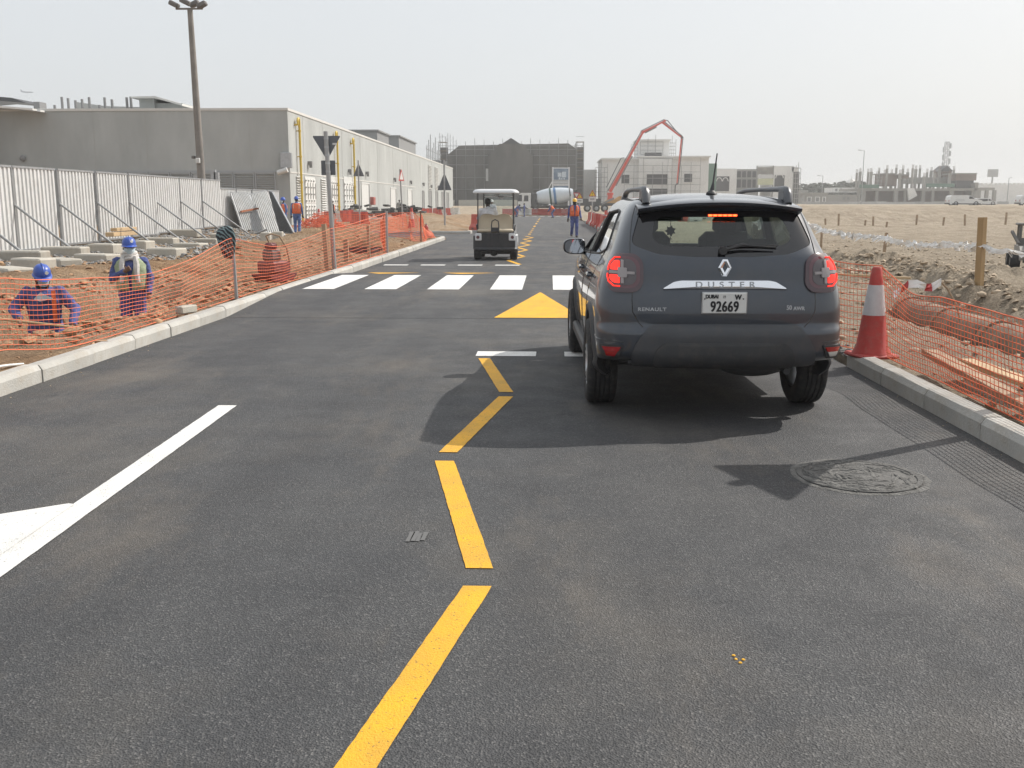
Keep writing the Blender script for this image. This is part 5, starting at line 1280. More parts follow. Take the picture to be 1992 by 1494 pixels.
mb = MB(); pts = [((.052 if k % 2 else .032) * math.cos(k * math.pi / 7), (.052 if k % 2 else .032) * math.sin(k * math.pi / 7)) for k in range(14)]; mb.prism(pts, lambda x, z, t: (-.06 + x, 1.42 + t, 1.30 + z), -.006, .006); mb.build('hanging_ornament', TRIMI, mir)
mb = MB(); mb.cbox((0, -.25, 1.10), (1.25, .55, .03), .01); mb.build('parcel_shelf', TRIMI, car)
# ------------------------------------------------------------------ site fencing, signs, barriers and clutter
def zg(x, y): return ground_z(x, y)
SHEET = mat('corrugated_white', (.64, .645, .64), .42, metal=.05, var=.10, vscale=1.5, dirt=(.36, .32, .27), dirt_amt=.35, rnd=.05)
BLOCK = conc('block_concrete', (.46, .435, .38), rnd=.14)
WOOD = mat('new_timber', (.50, .36, .21), .8, var=.25, vscale=5, stretch=(1, .15, 1), bump=.2, bscale=50)
WOOD2 = mat('old_timber', (.36, .26, .17), .85, var=.3, vscale=4, stretch=(.3, 1, 1))
def corrugated(L, z0, z1, pitch=.19, amp=.035):       # sheet lying in the local yz-plane, ribs vertical
    mb = MB(); pts = []; y = 0
    while y < L - 1e-6:
        for dy, x in ((0, 0), (.35, 0), (.45, amp), (.9, amp)):
            if y + dy * pitch <= L: pts.append((x, y + dy * pitch))
        y += pitch
    pts.append((0, L)); back = [(x - .006, y) for x, y in pts]
    prof = pts + back[::-1]
    mb.prism(prof, lambda x, y, t: (x, y, t), z0, z1); return mb
sheet_me = corrugated(2.12, .05, 2.0).mesh('sheet', SHEET)
mb = MB(); mb.bx(-.03, .05, 0, 2.12, 2.0, 2.05); rail_t = mb.mesh('rail', GALV); mb = MB(); mb.bx(-.03, .05, 0, 2.12, 0, .05); rail_b = mb.mesh('rail', GALV)
mb = MB(); mb.cyl((.02, -.045, -.25), (.02, -.045, 2.0), .033, n=8); post_me = mb.mesh('post', STEEL)
hb = [(22.1, .31), (24.31, .36), (26.55, .42), (28.8, .46), (31.0, .50), (33.2, .54), (35.4, .59), (37.6, .62)]
def put(me, name, parent, loc=(0, 0, 0)):
    o = bpy.data.objects.new(name, me); link(o, parent); o.location = loc; return o
for i, (y, z) in enumerate(hb):
    e = empty('hoarding_panel', (-13.2 + rk.uniform(-.03, .03), y, z), rk.uniform(-.01, .01), 'upright white corrugated hoarding panel held by a sloping steel brace', 'hoarding', 'hoarding panels along the trench')
    s_ = (2.46 - z) / 2.05; 
    put(sheet_me, 'sheet', e); put(rail_t, 'top_rail', e); put(rail_b, 'bottom_rail', e); put(post_me, 'post', e)
    e.scale = (1, 1, s_)
    mb = MB(); mb.cyl((.05, -.06, 1.12), (1.75, -.02, -.22 / s_ - .0), .032, n=8); mb.build('brace', STEEL, e, smooth=True)
    mb = MB(); mb.cbox((1.75, -.02, -.2 / s_), (.16, .12, .02), .004); mb.build('foot_plate', STEEL, e)
# concrete kentledge blocks under the hoarding and under the braces
def block(u, v, L=1.0, W=.42, Hh=.26, rz=0.0, z=.24, label='pale concrete block lying under the hoarding', grp='concrete blocks along the hoarding'):
    p = G(u, v, z); mb = MB(); mb.cbox((0, 0, Hh / 2 - .07), (W, L, Hh), .03)
    zz_ = max(z, zg(p.x, p.y)); o = mb.build('concrete_block', BLOCK, loc=(p.x, p.y, zz_), label=label, cat='concrete block', group=grp); o.rotation_euler = (0, 0, rz); return o
BR = 'chamfered concrete block weighing down a hoarding brace foot'; BRG = 'brace foot blocks'
for (u, v, L, rz) in ((20, 538, .95, .9), (118, 518, 1.0, .9), (190, 508, 1.0, 1.2), (325, 495, .9, 1.3), (372, 484, .9, 1.3), (403, 474, .9, 1.4)):
    block(u, v, L, .5, .24, rz, .22, BR, BRG)
for (u, v, L, rz) in ((46, 505, 1.1, 1.45), (128, 496, 1.1, 1.4), (205, 489, .8, 1.3), (280, 482, .5, 1.2), (312, 475, 1.1, 1.4), (66, 522, .8, 1.2), (362, 466, 1.0, 1.5), (424, 465, .7, .2)):
    block(u, v, L, .42, .27, rz, .30)
b_ = G(220, 478, .5); mb = MB(); mb.cbox((0, 0, 0), (.25, 1.7, .12), .01); mb.cbox((.02, .1, .13), (.2, 1.4, .1), .01)
o = mb.build('timber_stack', WOOD, loc=(-12.6, 29.0, .66), label='short stack of fresh timber on a block beneath the hoarding', cat='timber'); o['kind'] = 'thing'
# broken end of the hoarding: lower panels, two leaning, one coloured dark for its shaded face
for i in range(4):
    e = empty('hoarding_panel', (-13.32 + rk.uniform(-.04, .04), 40.15 + i * 2.2, .03), rk.uniform(-.012, .012), 'lower corrugated panel standing behind the slumped ones', 'hoarding', 'low hoarding panels at the gap')
    put(sheet_me, 'sheet', e); put(rail_t, 'top_rail', e); put(rail_b, 'bottom_rail', e); put(post_me, 'post', e); e.scale = (1, 1, 1.04)
def lean_panel(name, quad, label, m=SHEET, pitch=.19):
    # quad: bottom-left, bottom-right, top-right, top-left corners in the world
    a, b, c, d = [Vector(q) for q in quad]; e = empty(name, (a + b) / 2, 0, label, 'hoarding'); off = (a + b) / 2
    n = max(4, int((b - a).length / pitch)); nrm = (b - a).cross(d - a).normalized(); mb = MB(); pts = []
    for i in range(n):
        for t, h in ((0, 0), (.4, 0), (.5, .055), (.9, .055)): pts.append(((i + t) / n, h))
    pts.append((1, 0))
    lo = [a.lerp(b, t) + nrm * h - off for t, h in pts]; hi = [d.lerp(c, t) + nrm * h - off for t, h in pts]
    lo2 = [p - nrm * .006 for p in lo]; hi2 = [p - nrm * .006 for p in hi]; k = len(pts)
    mb.add(lo + hi + lo2 + hi2, [(i, i + 1, k + i + 1, k + i) for i in range(k - 1)] + [(2 * k + i + 1, 2 * k + i, 3 * k + i, 3 * k + i + 1) for i in range(k - 1)])
    mb.build('sheet', m, e, fix=False)
    for p, q in ((a, b), (d, c), (a, d), (b, c)):
        mb = MB(); mb.beam(p - off, q - off, .06); mb.build('frame_bar', GALV, e)
    return e, off, nrm
YL = 41.5
SHEET2 = mat('dull_sheet', (.46, .47, .47), .45, var=.15, vscale=1.5, dirt=(.34, .30, .25), dirt_amt=.5)
lp1, of1, n1 = lean_panel('fallen_panel', ((-12.55, 40.8, .12), (-12.25, 43.0, .1), (-13.12, 43.2, 1.98), (-13.15, 41.0, 1.95)), 'corrugated panel slumped against the fence with a rusty cross bar', SHEET2)
mb = MB(); mb.beam(Vector((-12.76, 41.0, 1.2)) - of1, Vector((-12.62, 43.0, 1.32)) - of1, .07); mb.build('cross_bar', mat('rust_bar', (.30, .11, .05), .8), lp1)
lp2, of2, n2 = lean_panel('fallen_panel', ((-12.55, 42.9, .12), (-12.05, 45.0, .1), (-13.0, 45.6, 2.1), (-13.1, 43.5, 1.9)), 'second slumped corrugated panel, tilted beyond the rusty-barred one', SHEET2)
lp3, of3, n3 = lean_panel('fallen_panel', (D(545, 452, YL + 1), D(572, 454, YL - .4), D(530, 374, YL + 1.2), D(524, 372, YL + 2.4)), 'leaning panel beside the two workers, coloured dark for its shaded face', mat('shaded_sheet', (.10, .105, .11), .6))  # shade on the face turned from the sun is put into the sheet colour
mb = MB(); mb.cyl(D(478, 462, YL - 1.5), D(520, 446, YL - 1.5), .04, n=8); mb.build('steel_tube', STEEL, label='loose steel tube lying across the slumped panels', cat='tube', smooth=True)
for (u, v) in ((518, 477), (542, 476)): block(u, v, .35, .35, .45, .1, .05, 'small square block below the slumped panels', 'square blocks by the panels')
# tall floodlight pole
POLE = mat('weathered_pole', (.22, .20, .18), .75, var=.25, vscale=2)
pb = D(396, 395, 43); pt_ = D(369.5, 18, 43)
fp = empty('floodlight_pole', (pb.x, 43, .1), 0, 'tall weathered pole with floodlights on top behind the hoarding', 'floodlight')
hh = pt_.z - .1; mb = MB(); mb.cyl((0, 0, 0), (pt_.x - pb.x, 0, hh), .19, .11, 14); mb.build('pole', POLE, fp, smooth=True)
for k, (dx, dz, dy) in enumerate(((-.62, .08, -.1), (-.1, .15, -.25), (.12, .16, .25), (.55, .05, -.1))):
    c = Vector((pt_.x - pb.x + dx, dy, hh + dz + .1)); mb = MB(); mb.cbox(c, (.42, .30, .20), .04, M=Matrix.Rotation((.45 if dx < 0 else -.45), 3, 'Y')); mb.build('floodlight', mat('flood_dark', (.13, .12, .11), .6), fp)
mb = MB(); mb.cyl((pt_.x - pb.x - .6, 0, hh + .02), (pt_.x - pb.x + .55, 0, hh + .02), .04, n=8); mb.build('cross_arm', POLE, fp)
q = D(378, 306, 43); mb = MB(); mb.cbox((q.x - pb.x, -.1, q.z - .1), (.12, .2, .12), .02); mb.beam((q.x - pb.x, -.1, q.z - .1), (0, 0, q.z - .05), .04); mb.build('camera', mat('flood_dark', (.13, .12, .11)), fp)
q = D(389, 313, 43); mb = MB(); mb.cbox((q.x - pb.x, -.25, q.z - .1), (.17, .12, .22), .02); mb.build('box', mat('cam_white', (.62, .62, .6)), fp)
for u, v, w in ((381, 340, .12), (414, 330, .1), (420, 335, .1)):
    q = D(u, v, 46); mb = MB(); mb.bx(q.x - w, q.x + w, 46, 46.2, .1, q.z); mb.build('service_post', GALV, label={381: 'short pale service box beside the floodlight pole', 414: 'slim service post with white cap behind the hoarding', 420: 'slim dark-sided service post behind the hoarding'}[u], cat='post')
# ---- road signs
SGN_B = mat('sign_back', (.13, .14, .155), .5, metal=.3, var=.1, vscale=4); SPOL = mat('sign_post_grey', (.36, .36, .36), .45, metal=.5, var=.1, vscale=3)
def tri(w, h, up=True, r=.05): return rpoly([(-w / 2, 0), (w / 2, 0), (0, h)] if up else [(-w / 2, 0), (w / 2, 0), (0, -h)], r)
def post(e, h, r=.045, lean=0): mb = MB(); mb.cyl((0, 0, -.1), (lean, 0, h), r, n=12); return mb.build('post', SPOL, e, smooth=True)
def plate_(e, poly, z, y, m, name='plate', x=0, t=.006): mb = MB(); mb.prism(poly, lambda a, b, c: (x + a, y + c, z + b), -t, t); return mb.build(name, m, e)
def clamp(e, z, x=0): mb = MB(); mb.cyl((x, 0, z - .02), (x, 0, z + .02), .055, n=12); mb.build('clamp', GALV, e)
p = G(651, 523, .12); e = empty('road_sign', (p.x, p.y, .12), 0, 'back of a give-way triangle above a square plate on a leaning grey post', 'road sign')
post(e, 2.95, .05, -.10); plate_(e, tri(.62, .52, False, .04), 2.86, .06, SGN_B, x=-.10); plate_(e, rrect(-.155, .155, 0, .31, .015), 2.03, .06, SGN_B, x=-.08)
for z in (2.8, 2.62, 2.45, 2.28, 2.1): clamp(e, z, -.1 * z / 2.95)
mb = MB(); mb.bx(.03, .12, .045, .052, 2.67, 2.71); mb.build('sticker', mat('sticker', (.6, .6, .6), .5), e)
def back_sign(u, vb, vt0, vt1, Y, w, label, lean=0):
    b0 = D(u, vb, Y); e = empty('road_sign', (b0.x, Y, .1), 0, label, 'road sign'); zt_ = D(u, vt0, Y).z; zb_ = D(u, vt1, Y).z
    post(e, zt_ + .1, .05); plate_(e, tri(w, zt_ - zb_ + .05, True, .05), zb_ - .1, .07, SGN_B); clamp(e, zb_ + .1); clamp(e, zt_ - .5); return e, zt_, zb_
back_sign(700, 432, 318, 343, 66, .74, 'back of a warning triangle before the yellow pipes')
e, a_, b__ = back_sign(865.5, 446, 337, 370, 56.3, .80, 'back of a warning triangle on a tall post beyond the side road')
mb = MB(); mb.cyl((0, 0, 2), (0, 0, D(865, 315, 56.3).z), .05, n=10); mb.build('post', SPOL, e)
p = D(784, 434, 58); e = empty('road_sign', (p.x, 58, .1), .0, 'edge-turned warning triangle with red border by the building doors', 'road sign')
z0_, z1_ = D(780, 352, 58).z, D(780, 331, 58).z; post(e, z1_ - .05, .045, -.12)
RED = mat('sign_red', (.42, .03, .03), .45); SWH = mat('sign_white', (.62, .62, .60), .45); SYE = mat('sign_yellow', (.75, .55, .03), .45)
for nm, w, m, y in (('border', .80, RED, -.07), ('face', .52, SWH, -.078)):
    mb = MB(); tp = tri(w, w * .87, True, .04); R = Matrix.Rotation(1.3, 3, 'Z'); k0 = (0.8 - w) * .29
    mb.prism(tp, lambda a, b, c: R @ Vector((a, y + c, z0_ - .1 + b + k0)) + Vector((-.11, 0, 0)), -.004, .004); mb.build(nm, m, e)
def ped_sign(u, vb, v0, v1, Y, label):
    b0 = D(u, 400, Y); e = empty('road_sign', (b0.x, Y, max(.1, zg(b0.x, Y))), 0, label, 'road sign'); base = e.location.z
    zt_, zb_ = D(u, v0, Y).z - base, D(u, v1, Y).z - base; w = (zt_ - zb_) * 1.12
    post(e, zt_ - .2, .05); k = w / 1.0
    plate_(e, tri(w, zt_ - zb_, True, .06), zb_, -.06, RED, 'border'); plate_(e, tri(w * .72, (zt_ - zb_) * .70, True, .04), zb_ + (zt_ - zb_) * .09, -.07, SYE, 'face')
    zc = zb_ + (zt_ - zb_) * .14; S_ = (zt_ - zb_) * .42; mb = MB()          # walking figure
    for (x0_, q0, x1_, q1, t) in ((0, .55, 0, .85, .14), (0, .55, .16, .0, .09), (0, .55, -.18, .0, .09), (0, .8, .2, .55, .07), (0, .8, -.18, .55, .07)):
        mb.beam((x0_ * S_, -.082, zc + q0 * S_), (x1_ * S_, -.082, zc + q1 * S_), t * S_, .006)
    mb.cyl((0, -.079, zc + S_), (0, -.085, zc + S_), .11 * S_, n=10); tag(mb.build('walking_figure', PBLK, e), kind='stuff')
    mb = MB(); mb.bx(-w * .5, w * .5, -.07, -.06, zb_ - .38, zb_ - .04); mb.build('plate', SWH, e)
    mb = MB()
    for k in range(5): mb.bx(-w * .3 + k * w * .12, -w * .3 + k * w * .12 + w * .09, -.074, -.071, zb_ - .26, zb_ - .14)
    tag(mb.build('small_print', MIDG, e), kind='stuff'); return e
ped_sign(1152, 0, 369, 382, 75, 'yellow pedestrian warning triangle over a white plate by the red barriers')
e = ped_sign(1127.5, 0, 375, 386, 88, 'smaller yellow pedestrian triangle partly behind a white and red sign')
b0 = D(1121.5, 378, 90); e = empty('road_sign', (b0.x, 90, .1), 0, 'red and white give-way triangle beside the small pedestrian sign', 'road sign')
zt_ = b0.z; post(e, zt_, .04); plate_(e, tri(.62, .55, False, .04), zt_ + .05, -.06, RED, 'border'); plate_(e, tri(.38, .33, False, .03), zt_ - .03, -.07, SWH, 'face')
# sign whose shadow falls over the manhole
e = empty('road_sign', (3.62, 7.12, .12), 1.95, 'triangular road sign on a post behind the kerb by the manhole', 'road sign')
post(e, 2.66, .055); plate_(e, tri(.78, .68, False, .05), 2.64, -.05, RED, 'border'); plate_(e, tri(.48, .42, False, .03), 2.56, -.058, SWH, 'face')

# ---- orange mesh fences
NETO = mat('orange_mesh', (.78, .145, .05), .6, var=.25, vscale=1.5, dirt=(.45, .22, .12), dirt_amt=.5)
def strand(mb, P, r):
    # square-section strand along a polyline
    vs = []; n = len(P); 
    for i, p in enumerate(P):
        t = (P[min(i + 1, n - 1)] - P[max(i - 1, 0)]).normalized(); a = t.cross(Vector((.31, .2, .93))).normalized(); b = t.cross(a)
        vs += [p + a * r, p + b * r, p - a * r, p - b * r]
    fs = []
    for i in range(n - 1):
        for k in range(4): fs.append((i * 4 + k, i * 4 + (k + 1) % 4, i * 4 + 4 + (k + 1) % 4, i * 4 + 4 + k))
    mb.add(vs, fs)
def curve_pts(P, n):
    P = [Vector(p) for p in P]; d = [0]
    for a, b in zip(P, P[1:]): d.append(d[-1] + (b - a).length)
    out = []
    for k in range(n + 1):
        s = d[-1] * k / n; i = 0
        while i < len(P) - 2 and s > d[i + 1]: i += 1
        t = (s - d[i]) / max(1e-9, d[i + 1] - d[i]); 
        p0, p1, p2, p3 = P[max(i - 1, 0)], P[i], P[i + 1], P[min(i + 2, len(P) - 1)]
        out.append(.5 * (2 * p1 + (p2 - p0) * t + (2 * p0 - 5 * p1 + 4 * p2 - p3) * t * t + (3 * p1 - p0 - 3 * p2 + p3) * t ** 3))
    return out
def net(name, top, bot, label, rows=16, cell=.075, r=.0032, parent=None, wob=.03, seed=1, group=None, vk=.85):
    L = sum((Vector(b) - Vector(a)).length for a, b in zip(top, top[1:])); n = max(6, int(L / cell))
    T, B = curve_pts(top, n), curve_pts(bot, n); P = []
    for j in range(rows + 1):
        row = []
        for i in range(n + 1):
            p = T[i].lerp(B[i], j / rows); q = Vector((fbm(p.x * .9 + seed, p.y * .9, p.z * 1.3), fbm(p.x * .9, p.y * .9 + seed, p.z), .4 * fbm(p.x * 1.3, p.y * 1.3, p.z + seed)))
            row.append(p + q * wob * (1 if 0 < j < rows else .4))
        P.append(row)
    mb = MB()
    for j in range(rows + 1): strand(mb, P[j], r * (1.9 if j in (0, rows) else 1.25))
    for i in range(n + 1): strand(mb, [P[j][i] for j in range(rows + 1)], r * vk)
    o = mb.build(name, NETO, parent, fix=False); tag(o, label, 'mesh fence', group, None); return o
XL = -4.74
nets = []
top = [Vector((XL, 4.5, .95)), Vector((XL, 6.0, .92))] + [PX(u, v, XL) for u, v in ((-70, 545), (0, 541), (38, 543), (100, 544), (188, 541), (251, 537), (301, 529), (364, 507), (402, 488), (437, 468), (452, 463))]
bot = [Vector((XL, 4.5, .2)), Vector((XL, 6.0, .22))] + [PX(u, v, XL) for u, v in ((-70, 704), (0, 682), (60, 680), (125, 676), (200, 658), (300, 628), (351, 613), (411, 594), (456, 580))]
net('mesh_fence', top, bot, 'sagging orange mesh fence in front of the two trench workers', 14, .085, .0027, vk=.5)
top = [PX(u, v, XL - .03) for u, v in ((453, 464), (500, 474), (545, 479), (600, 462), (641, 445))]
bot = [PX(u, v, XL - .03) for u, v in ((460, 580), (500, 566), (545, 553), (600, 537), (648, 524))]
net('mesh_fence', top, bot, 'orange mesh fence hung across the maroon compactor', 14, .10, .0028, seed=3, vk=.5)
top = [PX(u, v, XL + .01) for u, v in ((643, 445), (675, 438), (712, 427), (751, 414))]
bot = [PX(u, v, XL + .01) for u, v in ((650, 523), (680, 514), (715, 503), (753, 492))]
net('mesh_fence', top, bot, 'orange mesh fence between the leaning sign post and the steel post', 12, .12, .0042, seed=5, vk=.5)
top = [(-4.8, 28.9, 1.26), (-5.2, 31, 1.0), (-5.7, 34, 1.0), (-5.4, 37.5, 1.15)]
bot = [(-4.8, 28.9, .15), (-5.2, 31, .2), (-5.7, 34, .5), (-5.3, 37.5, .5)]
net('mesh_fence', top, bot, 'orange mesh fence drooping round the dark service pit', 12, .10, .005, seed=6)
top = [(-5.0, 36.6, 1.25), (-4.9, 38, 1.0), (-5.1, 39.6, 1.1), (-5.0, 41, .5), (-4.9, 42, .3)]
bot = [(-5.1, 36.4, .12), (-4.75, 38, .12), (-4.95, 39.6, .15), (-4.85, 41, .14), (-4.8, 42.1, .14)]
net('mesh_fence', top, bot, 'slack bunched orange mesh at the kerb end', 14, .06, .005, wob=.16, seed=8)
top = [(-9.5, 40, 1.15), (-7.5, 39.6, 1.1), (-6.4, 39.0, 1.15), (-5.2, 37.4, 1.2)]
bot = [(-9.5, 40, .2), (-7.5, 39.6, .25), (-6.4, 39.0, .3), (-5.2, 37.4, .2)]
net('mesh_fence', top, bot, 'orange mesh fence crossing the dirt behind the service pit', 12, .10, .006, seed=9)
# right-hand fence
XR = 3.14
top = [PX(u, v, XR) for u, v in ((1716, 520), (1745, 545), (1781, 573), (1834, 580), (1901, 598), (1992, 622), (2100, 650))] + [Vector((XR, 4.2, .74)), Vector((XR, 2.6, .78))]
bot = [PX(u, v, XR - .02) for u, v in ((1728, 695), (1780, 719), (1850, 752), (1920, 786), (1992, 822), (2100, 880))] + [Vector((XR, 4.2, .15)), Vector((XR, 2.6, .15))]
net('mesh_fence', top, bot, 'orange mesh fence drooping behind the kerb by the timber planks', 16, .058, .0029, seed=11)
top = [(3.12, 9.42, .97), (2.98, 9.95, .96), (2.84, 10.7, .98)]; bot = [(3.16, 9.42, .16), (3.02, 9.95, .12), (2.9, 10.7, .10)]
net('mesh_fence', top, bot, 'taut square of orange mesh between the cone and the car', 14, .062, .0028, wob=.02, seed=12)
top = [(3.12, 9.42, .95), (3.6, 9.7, .62), (4.1, 9.6, .5)]; bot = [(3.14, 9.42, .2), (3.5, 9.75, .17), (4.0, 9.7, .17)]
# heap of crumpled mesh by the building
hp = MB(); hr_ = random.Random(4)
for k in range(260):
    a = hr_.uniform(0, 6.28); r_ = 1.5 * math.sqrt(hr_.random()); h = .95 * (1 - (r_ / 1.6) ** 1.5)
    c = Vector((r_ * math.cos(a), r_ * .7 * math.sin(a), max(.03, h * hr_.uniform(.3, 1))))
    P = [c + Vector((hr_.uniform(-.3, .3), hr_.uniform(-.3, .3), hr_.uniform(-.12, .12))) for _ in range(4)]; strand(hp, [P[0].lerp(c, .3), c, P[1].lerp(c, .3), P[2]], .016)
hq = G(622, 443, .1); hp.build('mesh_heap', NETO, fix=False, label='tangled heap of orange mesh at the foot of the building', cat='mesh fence', loc=(hq.x, hq.y, .1))
# posts and stakes of the fences
RUST = mat('rusty_bar', (.16, .075, .045), .85, var=.3, vscale=10)
def stake(x, y, h, w, m, label, lean=(0, 0), group=None, base=None, shape='box', cat='stake'):
    z = zg(x, y) if base is None else base; mb = MB()
    if shape == 'box': mb.beam((0, 0, -.15), (lean[0], lean[1], h), w)
    else: mb.cyl((0, 0, -.15), (lean[0], lean[1], h), w / 2, n=8)
    return mb.build('fence_post' if cat == 'fence post' else 'stake', m, loc=(x, y, z), label=label, cat=cat, group=group)
stake(-4.74, 14.83, .93, .055, SPOL, 'grey steel post draped with a striped cloth', (-.03, 0), base=.12, shape='c', cat='fence post')
stake(-4.72, 28.84, 1.2, .075, SPOL, 'grey steel post beside the dark service pit', base=.12, shape='c', cat='fence post')
stake(-4.83, 37.42, 1.15, .05, RUST, 'dark rusty rod standing in the bunched mesh', base=.1, shape='c', cat='fence post')
stake(-4.76, 26.1, .86, .07, WOOD2, 'brown timber stake between the sign post and the pit', base=.12)
stake(-5.05, 24.6, .55, .11, WOOD2, 'short stub of timber just past the sign post', base=.12)
stake(-4.86, 21.6, 1.0, .09, WOOD2, 'timber batten strapped to the leaning sign post', (-.05, 0), base=.1)
p = G(755, 492, .12)
cl = MB(); cz = Vector((-4.78, 14.8, 1.10))
rings = []
for j, (z, r_) in enumerate(((1.20, .02), (1.19, .07), (1.15, .115), (1.08, .135), (.98, .12), (.88, .10), (.80, .085), (.74, .05))):
    rings.append([(cz.x - .06 + r_ * (1 + .25 * math.sin(3 * a + z * 9)) * math.cos(a), cz.y + r_ * .8 * (1 + .2 * math.cos(4 * a + z * 7)) * math.sin(a), z - .02 * math.sin(2 * a)) for a in np.linspace(0, 6.283, 17)[:-1]])
cl.loft(rings)
CLOTH = bpy.data.materials.new('striped_cloth'); CLOTH.use_nodes = True
def _cl():
    N, L = CLOTH.node_tree.nodes, CLOTH.node_tree.links; b = N['Principled BSDF']; b.inputs['Roughness'].default_value = .95
    tc = N.new('ShaderNodeTexCoord'); w = N.new('ShaderNodeTexWave'); w.bands_direction = 'DIAGONAL'; w.inputs['Scale'].default_value = 8; w.inputs['Distortion'].default_value = 4; L.new(tc.outputs['Object'], w.inputs[0])
    r = N.new('ShaderNodeValToRGB'); r.color_ramp.interpolation = 'CONSTANT'; r.color_ramp.elements[0].color = (.02, .025, .03, 1); r.color_ramp.elements[1].position = .62; r.color_ramp.elements[1].color = (.17, .24, .25, 1)
    L.new(w.outputs[1], r.inputs[0]); L.new(r.outputs[0], b.inputs['Base Color'])
_cl()
cl.build('draped_cloth', CLOTH, label='dark striped cloth bundled over the steel fence post', cat='cloth', smooth=True, angle=80)
# right field: stakes and crumpled white tape
mb = MB(); pts = []
stake(5.86, 13.7, .92, .085, mat('ochre_timber', (.38, .25, .12), .75, var=.2, vscale=4, stretch=(1, 1, .2)), 'stout ochre wooden post carrying the white tape', (-.02, .03), base=.44)
ST = 'thin wooden stake pegged in the sandy plot'; SG = 'thin stakes across the sandy plot'
s1 = G(1597, 480, .15); s2 = G(1717, 508, .15)
stake(s1.x, s1.y, .55, .06, WOOD2, 'short stake at the start of the white tape beside the car', base=.12); stake(s2.x, s2.y, .72, .06, WOOD2, 'stake halfway along the white tape', (.05, 0), base=.12)
for zx, z0_, z1_ in ((285, 705, 765), (388, 720, 820), (607, 760, 815), (678, 690, 770), (783, 780, 825), (1035, 700, 780), (1257, 715, 785), (1440, 690, 780), (1775, 700, 790)):
    u, v0, v1 = 1540 + zx / 4.268, 250 + z0_ / 4.268, 250 + z1_ / 4.268; g = G(u, v1, .02); k_ = min(1, 68 / g.y); g = g * k_; h = (v1 - v0) / 1920 * g.y
    stake(g.x, g.y, h, .10, WOOD2, ST, (hr_.uniform(-.06, .06), 0), SG)
TAPE = mat('white_tape', (.80, .79, .77), .55, var=.1, vscale=6)
tp = [D(u, v, Y) for u, v, Y in ((1570, 437, 36), (1597, 447, 32), (1640, 457, 29), (1680, 460, 26), (1717, 463, 23.9), (1750, 472, 21), (1790, 478, 19), (1830, 476, 17), (1870, 479, 15.2), (1910, 480, 13.72), (1940, 487, 13.1), (1992, 497, 12.4), (2060, 500, 12))]
C = curve_pts(tp, 190); tr_ = random.Random(8); mb = MB()
for k in range(3):
    rows = []
    for i, c in enumerate(C):
        y_ = c.y / 20; w = (.045 + .06 * abs(fbm(i * .21, k * 3.3))) * max(.7, y_); a = i * .35 + 2.5 * fbm(i * .13, k)
        o_ = Vector((fbm(i * .3, k, 1), fbm(i * .3, k, 2), fbm(i * .22, k, 3) * .8)) * .10; d = Vector((.3 * math.sin(a), .2 * math.cos(a * 1.3), math.cos(a) * .9)) * w
        rows.append([c + o_ - d, c + o_ * 1.1, c + o_ + d])
    mb.grid(rows)
for k in range(130):
    c = tr_.choice(C); s = max(.5, c.y / 22); d = Vector((tr_.uniform(-1, 1), tr_.uniform(-.4, .4), tr_.uniform(-.5, .35))) * .20 * s; w = Vector((tr_.uniform(-.3, .3), .2, tr_.uniform(.3, 1))) * .035 * s
    mb.grid([[c - w, c + w], [c + d * .5 - w + Vector((0, 0, .02)), c + d * .5 + w], [c + d - w * .7, c + d + w * .8 - Vector((0, 0, .03))]])
mb.build('barrier_tape', TAPE, fix=False, label='crumpled white plastic tape strung across the sandy plot', cat='tape')
# red-and-white tape tied to a bent stick
p0 = G(1868, 618, .25); st = MB(); st.tube([(0, 0, 0), (-.05, .02, .18), (-.16, .03, .36), (-.25, .03, .45)], .012, 6); st.build('bent_stick', WOOD2, loc=(p0.x, p0.y, .22), label='bent dry stick holding a scrap of striped tape', cat='stick')
tpn = MB(); rows = []; bands = []
for i in range(7):
    a = Vector((p0.x - .25 - i * .09, p0.y + .03 * math.sin(i * 1.9), .66 - .018 * i - .05 * math.sin(i * 1.3))); tl = .03 * math.sin(i * 2.3)
    rows.append([a + Vector((0, tl, .045)), a + Vector((.005, 0, 0)), a - Vector((0, tl, .043))])
tpn.grid(rows); tb = tpn.build('striped_tape', TAPE, fix=False, label='scrap of red and white tape fluttering from the bent stick', cat='tape')
for i in (1, 4):
    mb = MB(); mb.grid([[q + Vector((0, -.003, .001)) for q in rows[i]], [q + Vector((0, -.003, .001)) for q in rows[i + 1]]]); mb.build('red_band', RED, tb, fix=False)
# pipe sections in the right-hand trench
PIPE = mat('brown_pipe', (.19, .14, .10), .9, var=.3, vscale=3, dirt=(.36, .28, .19), dirt_amt=.85)
for k in range(4):
    y0_ = 8.4 + k * 1.42; mb = MB(); mb.cyl((0, 0, 0), (0, 1.36, 0), .23, n=24); o = mb.build('pipe_section', PIPE, loc=(4.98 + .02 * k, y0_, .02), label='dusty brown pipe length laid end to end in the trench', cat='pipe', group='pipe run behind the mesh fence', smooth=True)
    mb = MB(); mb.lathe([(.231, 0), (.255, .01), (.255, .11), (.231, .12)], (0, 1.20, 0), 24, Matrix.Rotation(-math.pi / 2, 3, 'X')); mb.build('collar', PIPE, o, smooth=True)
def plank(a, b, w, t, m, label):
    a, b = Vector(a), Vector(b); mb = MB(); L = (b - a).length; R = (b - a).to_track_quat('Y', 'Z').to_matrix(); mb.cbox((0, 0, 0), (w, L, t), .004, M=R); return mb.build('timber_plank', m, loc=(a + b) / 2, label=label, cat='plank')
plank(G(1808, 685, .26), G(2010, 795, .2), .14, .05, WOOD2, 'long grey-brown timber plank lying behind the right kerb')
plank(G(1880, 702, .24), G(2020, 752, .22), .16, .04, WOOD, 'fresh yellow timber plank beyond the grey-brown one')
